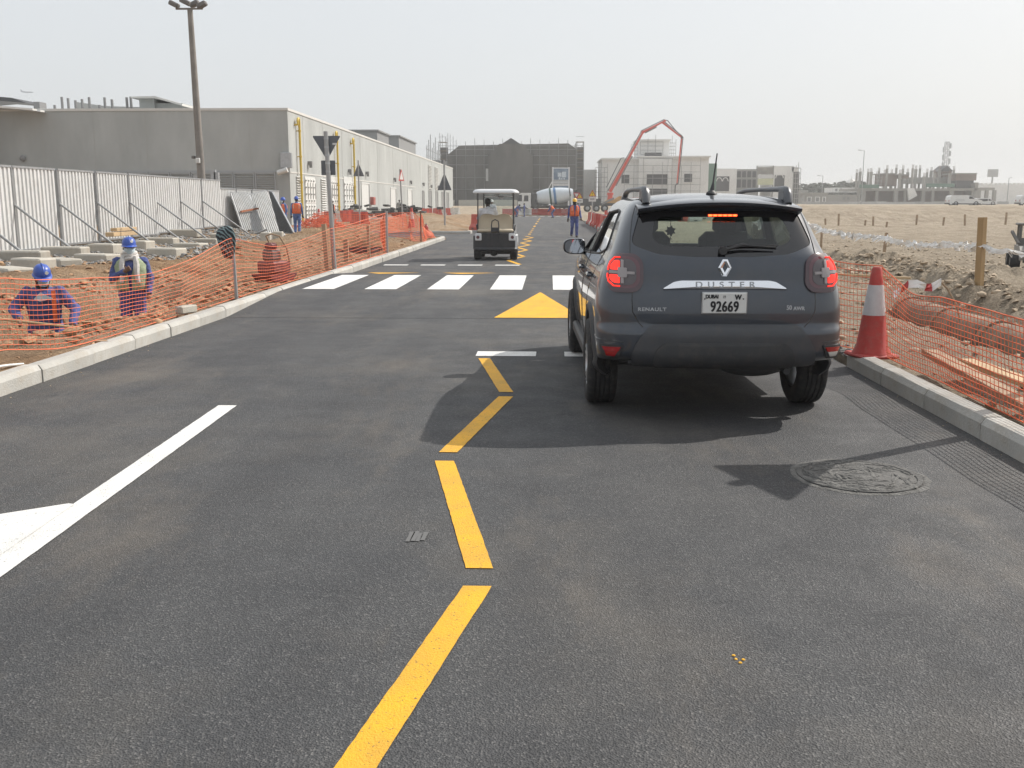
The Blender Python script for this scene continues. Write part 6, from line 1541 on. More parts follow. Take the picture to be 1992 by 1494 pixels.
plank(G(1888, 742, .18), G(2010, 800, .17), .10, .05, BLOCK, 'pale mortar-covered board lying nearest the kerb line')
plank(D(1618, 533, 14.5), D(1772, 541, 14.0), .05, .03, WOOD, 'thin pale batten lying on the spoil behind the cone')
plank(G(455, 486, .2), G(500, 482, .2), .12, .05, WOOD, 'short light board on the dirt near the draped post')
plank(G(452, 492, .2), G(498, 491, .2), .10, .05, WOOD, 'second light board flat on the dirt near the draped post')
# ---- traffic cone
def cone(x, y, z, h, label, grp=None):
    e = empty('traffic_cone', (x, y, z), .2, label, 'traffic cone', grp); CR_ = mat('cone_red', (.48, .055, .045), .6, var=.15, vscale=8, dirt=(.30, .18, .14), dirt_amt=.4); CW = mat('cone_white', (.60, .58, .58), .5, var=.12, vscale=10)
    k = h; r = lambda t: (.185 - .135 * t) * k
    mb = MB(); mb.cbox((0, 0, .02), (.44 * k, .44 * k, .04), .015); mb.build('base', CR_, e)
    mb = MB(); mb.lathe([(.215 * k, .03), (.205 * k, .06 * k), (r(.12), .12 * k), (r(.48), .48 * k)], n=28); mb.build('lower_cone', CR_, e, smooth=True, angle=60)
    mb = MB(); mb.lathe([(r(.48) + .003, .47 * k), (r(.80) + .003, .80 * k)], n=28); mb.build('reflective_sleeve', CW, e, smooth=True, angle=60)
    mb = MB(); mb.lathe([(r(.80), .79 * k), (r(.97), .97 * k), (r(.99) - .01, .995 * k), (r(.99) - .025, .99 * k)], n=28); mb.build('tip', CR_, e, smooth=True, angle=60)
    return e
cone(3.05, 9.35, .12, .85, 'tall red cone with a white sleeve at the end of the kerb')
c_ = G(621, 441, .1); cone(c_.x, c_.y, .1, 1.1, 'tall red cone rising from the orange mesh heap'); c_ = G(801, 446, .1); cone(c_.x, c_.y, .15, 1.15, 'red and white cone in the bunched mesh by the rusty rod')
# ---- plastic water barriers
BRED = mat('barrier_red', (.55, .075, .05), .55, var=.15, vscale=2, dirt=(.42, .26, .20), dirt_amt=.4, rnd=.12); BWHT = mat('barrier_white', (.62, .61, .58), .55, var=.1, vscale=2, rnd=.08)
def barrier_me(L, m):
    pr = [(-.25, 0), (.25, 0), (.25, .16), (.13, .34), (.10, .85), (-.10, .85), (-.13, .34), (-.25, .16)]; mb = MB()
    mb.prism(pr, lambda x, z, t: (x, t, z), -L / 2 + .02, L / 2 - .02); me = mb.mesh('barrier', m); return me
bme = {('r', 1): barrier_me(1.0, BRED), ('w', 1): barrier_me(1.0, BWHT), ('r', 2): barrier_me(2.0, BRED), ('w', 2): barrier_me(2.0, BWHT)}
mb = MB(); [mb.cyl((-.01 + .02 * 0, t, .851), (-.01, t, .88), .06, n=10) for t in (-.3,)]; cap_me = mb.mesh('filler_cap', MIDG)
mb = MB(); mb.bx(-.262, -.24, -.12, .12, .05, .12); slot_me = mb.mesh('fork_slot', DARKG)
def barrier(x, y, rz, c, L, label, grp, z=None):
    o = bpy.data.objects.new('water_barrier', bme[(c, L)]); link(o); o.location = (x, y, zg(x, y) if z is None else z); o.rotation_euler = (0, 0, rz); tag(o, label, 'barrier', grp)
    put(cap_me, 'filler_cap', o); put(slot_me, 'fork_slot', o)
br = random.Random(12)
y = 41.0
while y < 76:
    c = 'r' if br.random() < .8 else 'w'; barrier(3.12 + br.uniform(-.1, .15), y, br.uniform(-.15, .15), c, 1, {'r': 'red plastic barrier in the row along the right road edge', 'w': 'white plastic barrier in the row along the right road edge'}[c], {'r': 'red barriers along the right edge', 'w': 'white barriers along the right edge'}[c], .02); y += 1.12
for k in range(9):
    c = 'w' if k % 3 else 'r'; x_, y_ = 4.6 + k * .9, 76 + br.uniform(-1, 1); barrier(x_, y_, math.pi / 2 + br.uniform(-.2, .2), c, 1, {'r': 'red barrier in the mixed line below the pedestrian signs', 'w': 'white barrier in the mixed line below the pedestrian signs'}[c], {'r': 'red barriers below the signs', 'w': 'white barriers below the signs'}[c])
for u, c in ((993, 'r'), (1031, 'w'), (1050, 'r'), (1063, 'r'), (1084, 'r'), (1096, 'r'), (1108, 'w'), (1014, 'w')):
    g = D(u, 410, 121.5); barrier(g.x, 121.5, math.pi / 2, c, 2, {'r': 'red barrier closing the end of the road', 'w': 'white barrier closing the end of the road'}[c], {'r': 'red barriers at the road end', 'w': 'white barriers at the road end'}[c], .01)
u = 640
while u < 892:
    Yb = 72 + (u - 640) * .22; g = D(u, 425, Yb); c = 'r' if br.random() < .35 or (790 < u < 850 and br.random() < .6) else 'w'
    barrier(g.x, Yb, br.uniform(.2, .9), c, 1, {'r': 'red barrier in the jumbled line before the doors', 'w': 'white barrier in the jumbled line before the doors'}[c], {'r': 'red barriers before the doors', 'w': 'white barriers before the doors'}[c], max(.1, zg(g.x, Yb))); u += br.uniform(7, 10)
for (u, v) in ((694, 437), (707, 437)):
    g = G(u, v, .1); barrier(g.x, g.y, .7, 'r', 1, 'red barrier beside the mesh heap', 'red barriers by the mesh heap')
g = G(917, 448, .1); barrier(g.x + .25, g.y + .6, .5, 'r', 1, 'single red barrier on the kerb past the side road', None, .1)
# rubble heap by the doors
rb = MB(); 
for k in range(70):
    c = Vector((br.gauss(0, 2.2), br.gauss(0, .8), abs(br.gauss(.3, .25)))); rb.box(c, (br.uniform(.2, .9), br.uniform(.2, .6), br.uniform(.08, .3)), M=Matrix.Rotation(br.uniform(0, 3), 3, 'Z') @ Matrix.Rotation(br.uniform(-.4, .4), 3, 'X'))
g = D(733, 412, 84); o = rb.build('rubble_heap', mat('dark_rubble', (.075, .075, .075), .8, var=.4, vscale=2), label='dark heap of scrap sheets before the building doors', cat='rubble', loc=(g.x, 84, .55)); o['kind'] = 'stuff'
# dark service chamber in its pit
ch_ = empty('service_chamber', (-5.75, 29.6, -.42), 0, 'dark open plastic chamber sunk in a pit behind the kerb', 'chamber'); CHM = mat('chamber_black', (.02, .021, .024), .5)
for x0_, x1_, y0_, y1_ in ((-.55, -.5, -.8, .8), (.5, .55, -.8, .8), (-.5, .5, -.8, -.75), (-.5, .5, .75, .8)): mb = MB(); mb.bx(x0_, x1_, y0_, y1_, 0, .62); mb.build('side', CHM, ch_)
mb = MB(); mb.bx(-.62, .62, -.88, -.8, .56, .64); mb.bx(-.62, .62, .8, .88, .56, .64); mb.build('rim', CHM, ch_)['kind'] = 'stuff'
# plate compactor
cp = empty('plate_compactor', (-5.12, 18.3, .13), -.5, 'maroon plate compactor with a folded handle behind the mesh', 'compactor')
MAR = mat('maroon_paint', (.17, .030, .032), .55, var=.25, vscale=7, dirt=(.30, .20, .14), dirt_amt=.5)
mb = MB(); mb.prism([(-.34, .10), (-.24, 0), (.24, 0), (.34, .10), (.34, .13), (-.34, .13)], lambda y, z, x: (x, y, z), -.24, .24); mb.build('base_plate', MAR, cp)
mb = MB(); mb.cbox((0, 0, .25), (.42, .48, .22), .03); mb.build('lower_housing', MAR, cp); mb = MB(); mb.cbox((0, -.05, .47), (.26, .28, .22), .04); mb.build('engine', mat('engine_grey', (.11, .09, .085), .6), cp)
mb = MB(); mb.cbox((.04, -.1, .64), (.2, .2, .12), .04); mb.build('fuel_tank', MAR, cp); mb = MB(); mb.cyl((-.16, .05, .42), (-.16, .2, .55), .05, n=10); mb.build('exhaust', RUST, cp)
mb = MB(); mb.tube([(-.2, .22, .3), (-.19, .15, .6), (-.17, .0, .82), (.0, -.03, .86), (.17, 0, .82), (.19, .15, .6), (.2, .22, .3)], .017, 8); mb.build('handle', WOOD2, cp, smooth=True)
# red gas bottle on the kerb end, grey brick and white cable
gb = G(846, 461, .15); mb = MB(); mb.lathe([(.09, 0), (.095, .03), (.095, .40), (.07, .48), (.03, .51), (.03, .55)], n=16); o = mb.build('gas_bottle', mat('bottle_red', (.30, .025, .03), .45), loc=(gb.x - .35, 41.6, .13), label='small dark red gas bottle at the end of the kerb', cat='gas bottle', smooth=True)
mb = MB(); mb.cyl((0, 0, .55), (0, 0, .6), .02, n=8); mb.build('valve', GALV, o)
mb = MB(); mb.cbox((0, 0, .05), (.12, .3, .1), .015); mb.build('loose_brick', BLOCK, loc=(-4.68, 12.55, .15), label='loose grey brick left on the back of the kerb', cat='brick').rotation_euler = (0, 0, -.35)
mb = MB(); mb.tube([PX(u, v, -4.72) - Vector((0, 0, .0)) for u, v in ((-20, 716), (5, 712), (20, 710), (45, 708))], .012, 6); mb.build('white_cable', WHITE_M, label='white cable end lying on the back of the kerb', cat='cable', smooth=True)
# distant aeroplane
ap = empty('aeroplane', D(53, 179, 2900), .35, 'tiny airliner in the hazy sky above the roofs', 'aeroplane'); APM = mat('plane_grey', (.45, .46, .48), .5)
mb = MB(); mb.lathe([(.3, -17), (1.6, -12), (2, -6), (2, 8), (1.5, 14), (.3, 17)], (0, 0, 0), 12, Matrix.Rotation(math.pi / 2, 3, 'Y')); mb.build('fuselage', APM, ap, smooth=True)
for s in (-1, 1):
    mb = MB(); mb.prism([(3, 0), (-2, 0), (-6, s * 16), (-4, s * 16)], lambda x, y, t: (x, y, -.8 + t + abs(y) * .08), -.2, .2); mb.build('wing', APM, ap)
    mb = MB(); mb.cyl((1, s * 6, -2), (-2.5, s * 6, -2), 1.0, .8, 10); mb.build('engine', APM, ap)
mb = MB(); mb.prism([(-11, 1), (-16, 1), (-18, 7), (-16, 7)], lambda x, z, t: (x, t, z), -.2, .2); mb.build('tail_fin', APM, ap)
mb = MB(); mb.prism([(-13, 0), (-16, 0), (-18, 6), (-17, 6)], lambda x, y, t: (x, y, .8 + t), -.15, .15); mb.prism([(-13, 0), (-16, 0), (-18, -6), (-17, -6)], lambda x, y, t: (x, y, .8 + t), -.15, .15); mb.build('tailplane', APM, ap)['kind'] = 'stuff'
# ------------------------------------------------------------------ golf cart
gc = empty('golf_cart', (-1.49, 27.75, 0), 0, 'black golf cart with cream seats and a white roof seen from behind', 'golf cart')
CWHITE = mat('cart_white', (.66, .67, .68), .3, coat=.3); CREAM = mat('cream_vinyl', (.50, .43, .32), .55, var=.06, vscale=6); CBLK = mat('cart_black', (.025, .027, .032), .4, var=.2, vscale=5, dirt=(.12, .10, .085), dirt_amt=.35)
mb = MB(); rr_ = rrect(-.62, .62, -.30, 1.35, .16)
def sc(poly, k, cx_=0, cy_=.5): return [(cx_ + (x - cx_) * k, cy_ + (y - cy_) * k) for x, y in poly]
mb.loft([[(x, y, 1.815) for x, y in sc(rr_, .98)], [(x, y, 1.83) for x, y in rr_], [(x, y, 1.875) for x, y in sc(rr_, .985)], [(x, y, 1.915) for x, y in sc(rr_, .90)], [(x, y, 1.93) for x, y in sc(rr_, .72)]]); mb.build('roof', CWHITE, gc, smooth=True, angle=50)
for x, y0_, y1_ in ((-.49, -.12, -.06), (.49, -.12, -.06), (-.40, 1.25, 1.05), (.46, 1.25, 1.05)):
    mb = MB(); mb.tube([(x, y0_, .55 if y0_ < 0 else .8), (x, (y0_ + y1_) / 2, 1.2), (x, y1_, 1.84)], .018, 8); mb.build('roof_post', CBLK, gc, smooth=True)
mb = MB(); mb.bx(-.40, .45, 1.10, 1.112, 1.0, 1.80); mb.build('windscreen', GLS_F2, gc); mb = MB(); mb.beam((-.40, 1.10, 1.74), (.46, 1.10, 1.74), .03); mb.build('windscreen_bar', CWHITE, gc)
# seat back, two lobes
mb = MB(); rings = []
for y, k in ((-.02, .90), (-.05, 1.0), (.03, 1.0), (.09, .92)):
    P_ = []
    for t in np.linspace(-1, 1, 25): P_.append((t * .475 * k, y, 1.0 + (.23 + .05 * (abs(math.sin(t * math.pi)) - .5) - .10 * max(0, abs(t) - .82) / .18 * 1.2) * k))
    for t in np.linspace(1, -1, 13): P_.append((t * .49 * k, y, 1.0 - .25 * k))
    rings.append(P_)
mb.loft(rings); mb.build('seat_back', CREAM, gc, smooth=True, angle=60)
mb = MB(); mb.cbox((0, .22, .80), (.98, .52, .13), .05); mb.build('seat_cushion', CREAM, gc, smooth=True, angle=50)
mb = MB(); mb.cbox((0, -.16, .80), (1.0, .30, .10), .04); mb.build('rear_cushion', CREAM, gc, smooth=True, angle=50)
mb = MB(); mb.tube([(-.10, -.32, .62), (-.10, -.31, .95), (-.085, -.30, 1.06), (0, -.295, 1.105), (.085, -.30, 1.06), (.10, -.31, .95), (.10, -.32, .62)], .016, 8); mb.build('grab_rail', CBLK, gc, smooth=True)
mb = MB(); mb.cbox((0, -.31, .83), (.19, .02, .12), .01); mb.build('grab_plate', CBLK, gc)
mb = MB(); mb.prism([(-.30, .30), (-.32, .74), (.55, .70), (.6, .30)], lambda y, z, x: (x, y, z), -.55, .55); mb.build('rear_body', CBLK, gc)
for s in (-1, 1):
    mb = MB(); mb.cbox((s * .465, -.31, .63), (.18, .06, .20), .02); cp_ = mb.build('lamp_panel', CWHITE, gc)
    mb = MB(); mb.cyl((s * .475, -.338, .625), (s * .475, -.352, .625), .045, n=16); mb.build('tail_lamp', mat('cart_lamp', (.10, .03, .035), .3), cp_)
    mb = MB(); mb.prism([(-.28, .30), (-.24, .66), (.2, .70), (.55, .55), (.6, .3), (.35, .46), (.15, .5), (-.1, .46), (-.2, .3)], lambda y, z, x: (s * x, y, z), .50, .61); mb.build('rear_wing', CWHITE if s > 0 else CBLK, gc)
    mb = MB(); mb.tube([(s * .51, -.02, .78), (s * .54, -.02, .95), (s * .54, .25, .97), (s * .52, .4, .80)], .014, 6); mb.build('arm_rail', CBLK, gc, smooth=True)
mb = MB(); mb.cbox((0, -.37, .30), (1.16, .10, .09), .03); mb.build('bumper', CBLK, gc)
mb = MB(); mb.prism([(.5, .28), (1.2, .30), (1.62, .38), (1.6, .62), (1.3, .95), (1.15, .95), (1.1, .35), (.5, .34)], lambda y, z, x: (x, y, z), -.52, .52); mb.build('front_cowl', CWHITE, gc)
mb = MB(); mb.bx(-.5, .5, -.2, 1.5, .22, .28); mb.build('chassis', CBLK, gc); mb = MB(); mb.cyl((-.45, -.02, .2), (.45, -.02, .2), .05, n=8); mb.ell((-.05, -.02, .2), (.12, .12, .11)); mb.build('rear_axle', DARKG, gc)['kind'] = 'stuff'
def small_wheel(par, x, y, r, w, s=1):
    e = empty('wheel', (x, y, r)); e.parent = par; Mr = Matrix.Rotation(math.pi / 2, 3, 'Y')
    mb = MB(); mb.lathe([(r * .55, -w / 2), (r * .8, -w / 2), (r * .95, -w * .46), (r, -w * .32), (r, w * .32), (r * .95, w * .46), (r * .8, w / 2), (r * .55, w / 2)], n=28, M=Mr, capped=False); mb.build('tyre', RUBBER, e, smooth=True)
    mb = MB(); mb.lathe([(r * .56, -w * .46), (r * .5, -w * .3), (r * .5, w * .3), (r * .56, w * .46)], n=20, M=Mr); mb.build('rim', GALV, e, smooth=True)
for s in (-1, 1):
    small_wheel(gc, s * .50, -.02, .235, .20); small_wheel(gc, s * .48, 1.35, .23, .18)
mb = MB(); mb.tube([(-.25 + .17 * math.cos(a), .80 + .05 * math.sin(a), 1.0 + .13 * math.sin(a)) for a in np.linspace(0, 6.283, 21)[:-1]], .013, 6, closed=True); mb.build('steering_wheel', CBLK, gc)
mb = MB(); mb.cbox((.0, 1.0, 1.76), (.12, .05, .07), .02); mb.cbox((.10, 1.0, 1.70), (.18, .06, .08), .03); mb.build('mirror', GALV, gc)['kind'] = 'stuff'

# ------------------------------------------------------------------ concrete mixer
mx = empty('mixer_truck', (D(1008, 400, 150).x, 150, .05), 0, 'white concrete mixer truck with blue and green drum bands at the road end', 'truck')
TWH = mat('truck_white', (.62, .63, .63), .4, var=.08, vscale=1); TDK = mat('truck_dark', (.045, .047, .05), .6, var=.2, vscale=2)
mb = MB(); mb.prism([(0, .75), (0.0, 1.7), (.22, 2.85), (.5, 2.98), (1.85, 2.98), (1.9, .75)], lambda x, z, y: (x, y, z), -1.2, 1.2); cab = mb.build('cab', TWH, mx)
mb = MB(); mb.prism([(.85, 1.75), (.95, 2.6), (1.55, 2.6), (1.55, 1.75)], lambda x, z, y: (x, y, z), -1.215, -1.19); mb.build('side_window', GLASS_D, cab)
mb = MB(); mb.prism([(-.02, 1.75), (.19, 2.7), (.6, 2.72), (.6, 1.75)], lambda x, z, y: (x, y, z), -1.22, -1.205); mb.build('front_quarter_window', GLASS_D, cab)
mb = MB(); mb.bx(-.012, .0, -1.1, 1.1, .8, 1.2); mb.bx(-.02, 1.2, -1.23, -1.2, .62, .95); mb.build('grille', TDK, cab)['kind'] = 'stuff'
mb = MB(); mb.bx(-.15, -.05, -1.35, -1.15, 1.9, 2.5); mb.build('door_mirror', TDK, cab)
mb = MB(); mb.cbox((2.4, 0, 1.9), (.8, 2.1, 2.1), .1); mb.build('water_tank', TDK, mx)
mb = MB(); mb.bx(.4, 8.7, -.5, .5, .75, 1.05); mb.bx(2.0, 8.7, -1.2, 1.2, 1.0, 1.12); mb.build('chassis', TDK, mx)['kind'] = 'stuff'
ax = Matrix.Rotation(math.radians(83), 3, 'Y'); o_ = Vector((2.7, 0, 2.2))
prof = [(.5, 0), (.9, .15), (1.10, .9), (1.22, 1.8), (1.22, 2.9), (1.10, 3.9), (.92, 4.9), (.72, 5.5), (.60, 5.55)]
mb = MB(); mb.lathe(prof, o_, 28, ax); dr = mb.build('drum', mat('drum_white', (.56, .61, .66), .4, var=.08, vscale=1), mx, smooth=True, angle=30)
def band(z0_, z1_, m):
    rr = lambda z: lerp_tab([(z, r) for r, z in prof], z) + .012
    mb = MB(); mb.lathe([(rr(z0_), z0_), (rr(z1_), z1_)], o_, 28, ax, capped=False); mb.build('drum_band', m, dr, smooth=True)
BGRN = mat('band_green', (.04, .09, .085), .5); BBLU = mat('band_blue', (.07, .18, .36), .5)
band(2.0, 2.28, BGRN); band(2.62, 2.98, BBLU); band(4.95, 5.15, TDK)
mb = MB(); mb.prism([(7.9, 1.05), (8.3, 1.05), (8.0, 2.9), (7.7, 2.9)], lambda x, z, y: (x, y, z), -.8, .8); mb.build('rear_pedestal', TWH, mx)
mb = MB(); mb.prism([(8.3, 3.2), (8.8, 3.5), (8.8, 2.6), (8.3, 2.5)], lambda x, z, y: (x, y, z), -.5, .5); mb.build('chute_hopper', TDK, mx)
for x in (1.0, 2.6, 5.9, 7.2):
    for s in (-1, 1):
        e = empty('wheel', (x, s * 1.05, .5)); e.parent = mx; Mr = Matrix.Rotation(math.pi / 2, 3, 'X'); mb = MB(); mb.lathe([(.3, -.15), (.45, -.15), (.5, -.1), (.5, .1), (.45, .15), (.3, .15)], n=20, M=Mr, capped=False); mb.build('tyre', RUBBER, e, smooth=True)
        mb = MB(); mb.lathe([(.3, -.1), (.12, -.14), (.12, .14), (.3, .1)], n=16, M=Mr); mb.build('rim', GALV, e)
# ------------------------------------------------------------------ concrete pump with folding boom
YP = 158
pu = empty('concrete_pump', (D(1187, 400, YP).x, YP, .2), 0, 'truck-mounted concrete pump with a tall folded red boom', 'truck')
BOOM = mat('boom_red', (.60, .07, .045), .55, var=.12, vscale=1); OCH = mat('pump_yellow', (.50, .28, .09), .6, var=.2, vscale=1)
def lp(u, v, dy=0): return D(u, v, YP) - Vector(pu.location) + Vector((0, dy, 0))
def z4(a, b): return (1100 + a / 3.984, 200 + b / 3.984)
segs = [((345, 690), (600, 228), .50, .32), ((590, 232), (770, 140), .36, .24), ((755, 150), (905, 268), .28, .19), ((905, 270), (868, 628), .20, .14)]
for k, (a, b, w0, w1) in enumerate(segs):
    A, B = lp(*z4(*a), .25 * k), lp(*z4(*b), .25 * k); mb = MB(); d = (B - A).normalized(); n_ = Vector((-d.z, 0, d.x))
    mb.loft([[A + n_ * w0 / 2 + Vector((0, -.2, 0)), A + n_ * w0 / 2 + Vector((0, .2, 0)), A - n_ * w0 / 2 + Vector((0, .2, 0)), A - n_ * w0 / 2 + Vector((0, -.2, 0))], [B + n_ * w1 / 2 + Vector((0, -.15, 0)), B + n_ * w1 / 2 + Vector((0, .15, 0)), B - n_ * w1 / 2 + Vector((0, .15, 0)), B - n_ * w1 / 2 + Vector((0, -.15, 0))]]); sg = mb.build('boom_arm', BOOM, pu)
    mb = MB(); mb.cyl(B + Vector((0, -.3, 0)), B + Vector((0, .3, 0)), w1 * .75, n=10); mb.build('boom_joint', TDK if k > 1 else BOOM, sg)
    mb = MB(); mb.cyl(A + n_ * (w0 * .5 + .12), B + n_ * (w1 * .5 + .12), .07, n=6); mb.build('delivery_pipe', TDK, sg)
    if k < 2: mb = MB(); mb.cyl(A.lerp(B, .12) - n_ * w0 * .7, A.lerp(B, .62) - n_ * w0 * .7, .11, n=8); mb.build('ram', MIDG, sg)
mb = MB(); mb.tube([lp(*z4(760, 128), .6), lp(*z4(795, 135), .6), lp(*z4(860, 215), .6), lp(*z4(918, 268), .6)], .07, 6); mb.build('upper_hose', TDK, pu)
mb = MB(); mb.tube([lp(*z4(318, 655)), lp(*z4(380, 530)), lp(*z4(430, 430)), lp(*z4(455, 425))], .07, 6); mb.build('ram_hose', TDK, pu)
mb = MB(); mb.tube([lp(*z4(868, 628), .75), lp(*z4(856, 640), .75), lp(*z4(853, 705), .75)], .09, 6); mb.build('end_hose', TDK, pu)
a = lp(1187, 376); mb = MB(); mb.cyl((a.x, .1, .9), (a.x, .1, a.z - .1), .55, .35, 12); mb.cyl((a.x, .1, a.z - .3), (a.x, .1, a.z + .1), .5, n=10); mb.build('turret', BOOM, pu)['kind'] = 'stuff'
mb = MB(); mb.bx(-5, 5.2, -1.1, 1.1, .95, 1.35); mb.build('chassis', TDK, pu)
mb = MB(); mb.bx(-4.9, -1.5, -1.0, 1.0, 1.35, 2.0); mb.build('pump_deck', TDK, pu)
for (x0_, x1_, z0_, z1_) in ((-1.2, 1.8, 1.35, 1.9), (.6, 3.0, 1.9, 2.4)):
    mb = MB(); mb.prism([(x0_, z0_), (x1_, z0_), (x1_ - .4, z1_), (x0_ + .7, z1_)], lambda x, z, y: (x, y, z), -1.15, 1.0); mb.build('outrigger_box', OCH, pu)
mb = MB(); mb.beam((-1.4, -1.2, 1.2), (.5, -1.2, 2.1), .3); mb.build('outrigger', MIDG, pu)
b = lp(1207, 374); mb = MB(); mb.prism([(3.2, 1.0), (3.2, 2.9), (4.7, 2.9), (5.0, 2.0), (5.0, 1.0)], lambda x, z, y: (x - 1.5, y, z), -1.2, 1.2); mb.build('cab', TWH, pu)
for x in (-3.6, -2.2, -.9, 2.9):
    for s in (-1, 1):
        e = empty('wheel', (x, s * 1.05, .55)); e.parent = pu; Mr = Matrix.Rotation(math.pi / 2, 3, 'X'); mb = MB(); mb.lathe([(.3, -.15), (.5, -.15), (.55, -.1), (.55, .1), (.5, .15), (.3, .15)], n=20, M=Mr, capped=False); mb.build('tyre', RUBBER, e, smooth=True); mb = MB(); mb.lathe([(.3, -.1), (.12, -.14), (.12, .14), (.3, .1)], n=16, M=Mr); mb.build('rim', GALV, e)
# ------------------------------------------------------------------ vans and a far car
def van(name, x, y, z, L, Hh, label, roof, cat='van', rz=0, col=(.66, .66, .65), nose=.33):
    e = empty(name, (x, y, z), rz, label, cat); W = 1.7; VP = mat('van_white_' + name, col, .35, coat=.4); k = L / 4.25; h = Hh / 1.82
    def sh(p): return [(a * k, b * h) for a, b in p]
    side = sh([(0.02, .32), (.0, .9), (.10, 1.62), (.30, 1.80), (1.2, 1.84), (2.35, 1.82), (2.62, 1.74), (3.30, 1.20), (4.02, 1.02), (4.22, .85), (4.25, .5), (4.18, .30), (3.82, .26), (3.72, .5), (3.5, .62), (3.28, .62), (3.06, .5), (2.96, .24), (1.24, .24), (1.14, .5), (.92, .62), (.70, .62), (.48, .5), (.38, .26)])
    mb = MB(); mb.prism(side, lambda a, b, t: (a, t * (1 - .10 * max(0, b / Hh - .55)), b), -W / 2, W / 2); mb.build('body', VP, e)
    for s in (-1, 1):
        mb = MB(); mb.prism(sh([(2.45, 1.22), (2.5, 1.62), (2.66, 1.64), (3.16, 1.24)]), lambda a, b, t: (a, s * (W / 2 - .0 + t), b), -.055, .012); mb.build('front_window', GLASS_D, e)
        if roof: mb = MB(); mb.prism(sh([(.35, 1.15), (.4, 1.6), (2.3, 1.64), (2.3, 1.15)]), lambda a, b, t: (a, s * (W / 2 + t), b), -.055, .012); mb.build('side_window', GLASS_D, e)
        mb = MB(); mb.bx(.0, .06, s * .55 - .1, s * .55 + .1, .75 * h, 1.05 * h); mb.build('tail_lamp', mat('far_red', (.3, .02, .02), .4), e)
        mb = MB(); mb.bx(.3 * k, 4.0 * k, s * (W / 2 + .005) - .01, s * (W / 2 + .005) + .01, .30 * h, .44 * h); mb.build('side_moulding', TDK, e)
        mb = MB(); mb.bx(.75 * k, 1.9 * k, s * (W / 2 + .004) - .004, s * (W / 2 + .004) + .004, 1.0 * h, 1.04 * h); mb.build('door_rail', TDK, e)
        for wx in (.81, 3.39):
            w = empty('wheel', (wx * k, s * (W / 2 - .1), .32)); w.parent = e; Mr = Matrix.Rotation(math.pi / 2, 3, 'X'); mb = MB(); mb.lathe([(.2, -.1), (.3, -.1), (.32, -.06), (.32, .06), (.3, .1), (.2, .1)], n=20, M=Mr, capped=False); mb.build('tyre', RUBBER, w, smooth=True); mb = MB(); mb.lathe([(.2, -.07), (.05, -.09), (.05, .09), (.2, .07)], n=14, M=Mr); mb.build('rim', GALV, w)
    mb = MB(); mb.prism(sh([(2.66, 1.68), (2.72, 1.66), (3.26, 1.22), (3.22, 1.2)]), lambda a, b, t: (a, t, b), -.72, .72); mb.build('windscreen', GLASS_D, e)
    mb = MB(); mb.bx(4.16 * k, 4.29 * k, -.8, .8, .3 * h, .5 * h); mb.build('front_bumper', TDK, e); mb = MB(); mb.bx(-.05, .05, -.8, .8, .3 * h, .55 * h); mb.build('rear_bumper', TDK, e)
    return e
p = D(1842, 401, 135); van('panel_van', p.x, 135, 1.16, 4.3, 1.40, 'white panel van standing on the sandy bank', False)
p = D(1893, 401, 150); van('minibus', p.x, 150, 1.15, 3.1, 1.10, 'low white minibus half hidden behind the panel van', True)
p = D(1979, 400, 130); van('estate_car', p.x, 130, 1.2, 4.2, 1.35, 'white car at the edge of the sandy bank', True, 'car')
# ------------------------------------------------------------------ small grey site dumper at the right
ld = empty('site_dumper', (9.98, 21.6, zg(9.98, 21.6)), -.35, 'small dusty grey site dumper with dark cab on the sandy plot', 'dumper')
DG = mat('dumper_grey', (.30, .29, .27), .7, var=.15, vscale=4, dirt=(.40, .32, .22), dirt_amt=.5); DC = mat('dumper_dark', (.13, .125, .12), .7, dirt=(.36, .29, .2), dirt_amt=.5, var=.1, vscale=4)
mb = MB(); mb.prism([(-.55, .22), (-.62, .42), (-.3, .5), (.9, .5), (.95, .22)], lambda y, z, x: (x + .4, y, z), -.4, .45); mb.build('body', DG, ld)
mb = MB(); mb.prism([(-.75, .18), (-.5, .55), (-.1, .55), (-.15, .15)], lambda y, z, x: (x + .4, y, z), -.30, .5); mb.build('skip', DG, ld)
for x in (.05, .78):
    for y in (.25, .8): mb = MB(); mb.beam((x, y, .5), (x, y, .93), .05); mb.build('cab_post', DC, ld)
mb = MB(); mb.cbox((.41, .52, .95), (.86, .7, .05), .02); mb.build('cab_roof', DC, ld); mb = MB(); mb.bx(.03, .8, .23, .27, .5, .66); mb.build('cab_panel', DC, ld)
mb = MB(); mb.beam((.0, -.1, .55), (-.12, .25, .80), .05); mb.build('lever', DC, ld)
for x in (-.06, .9):
    for y in (-.25, .62): small_wheel(ld, x, y, .19, .2)
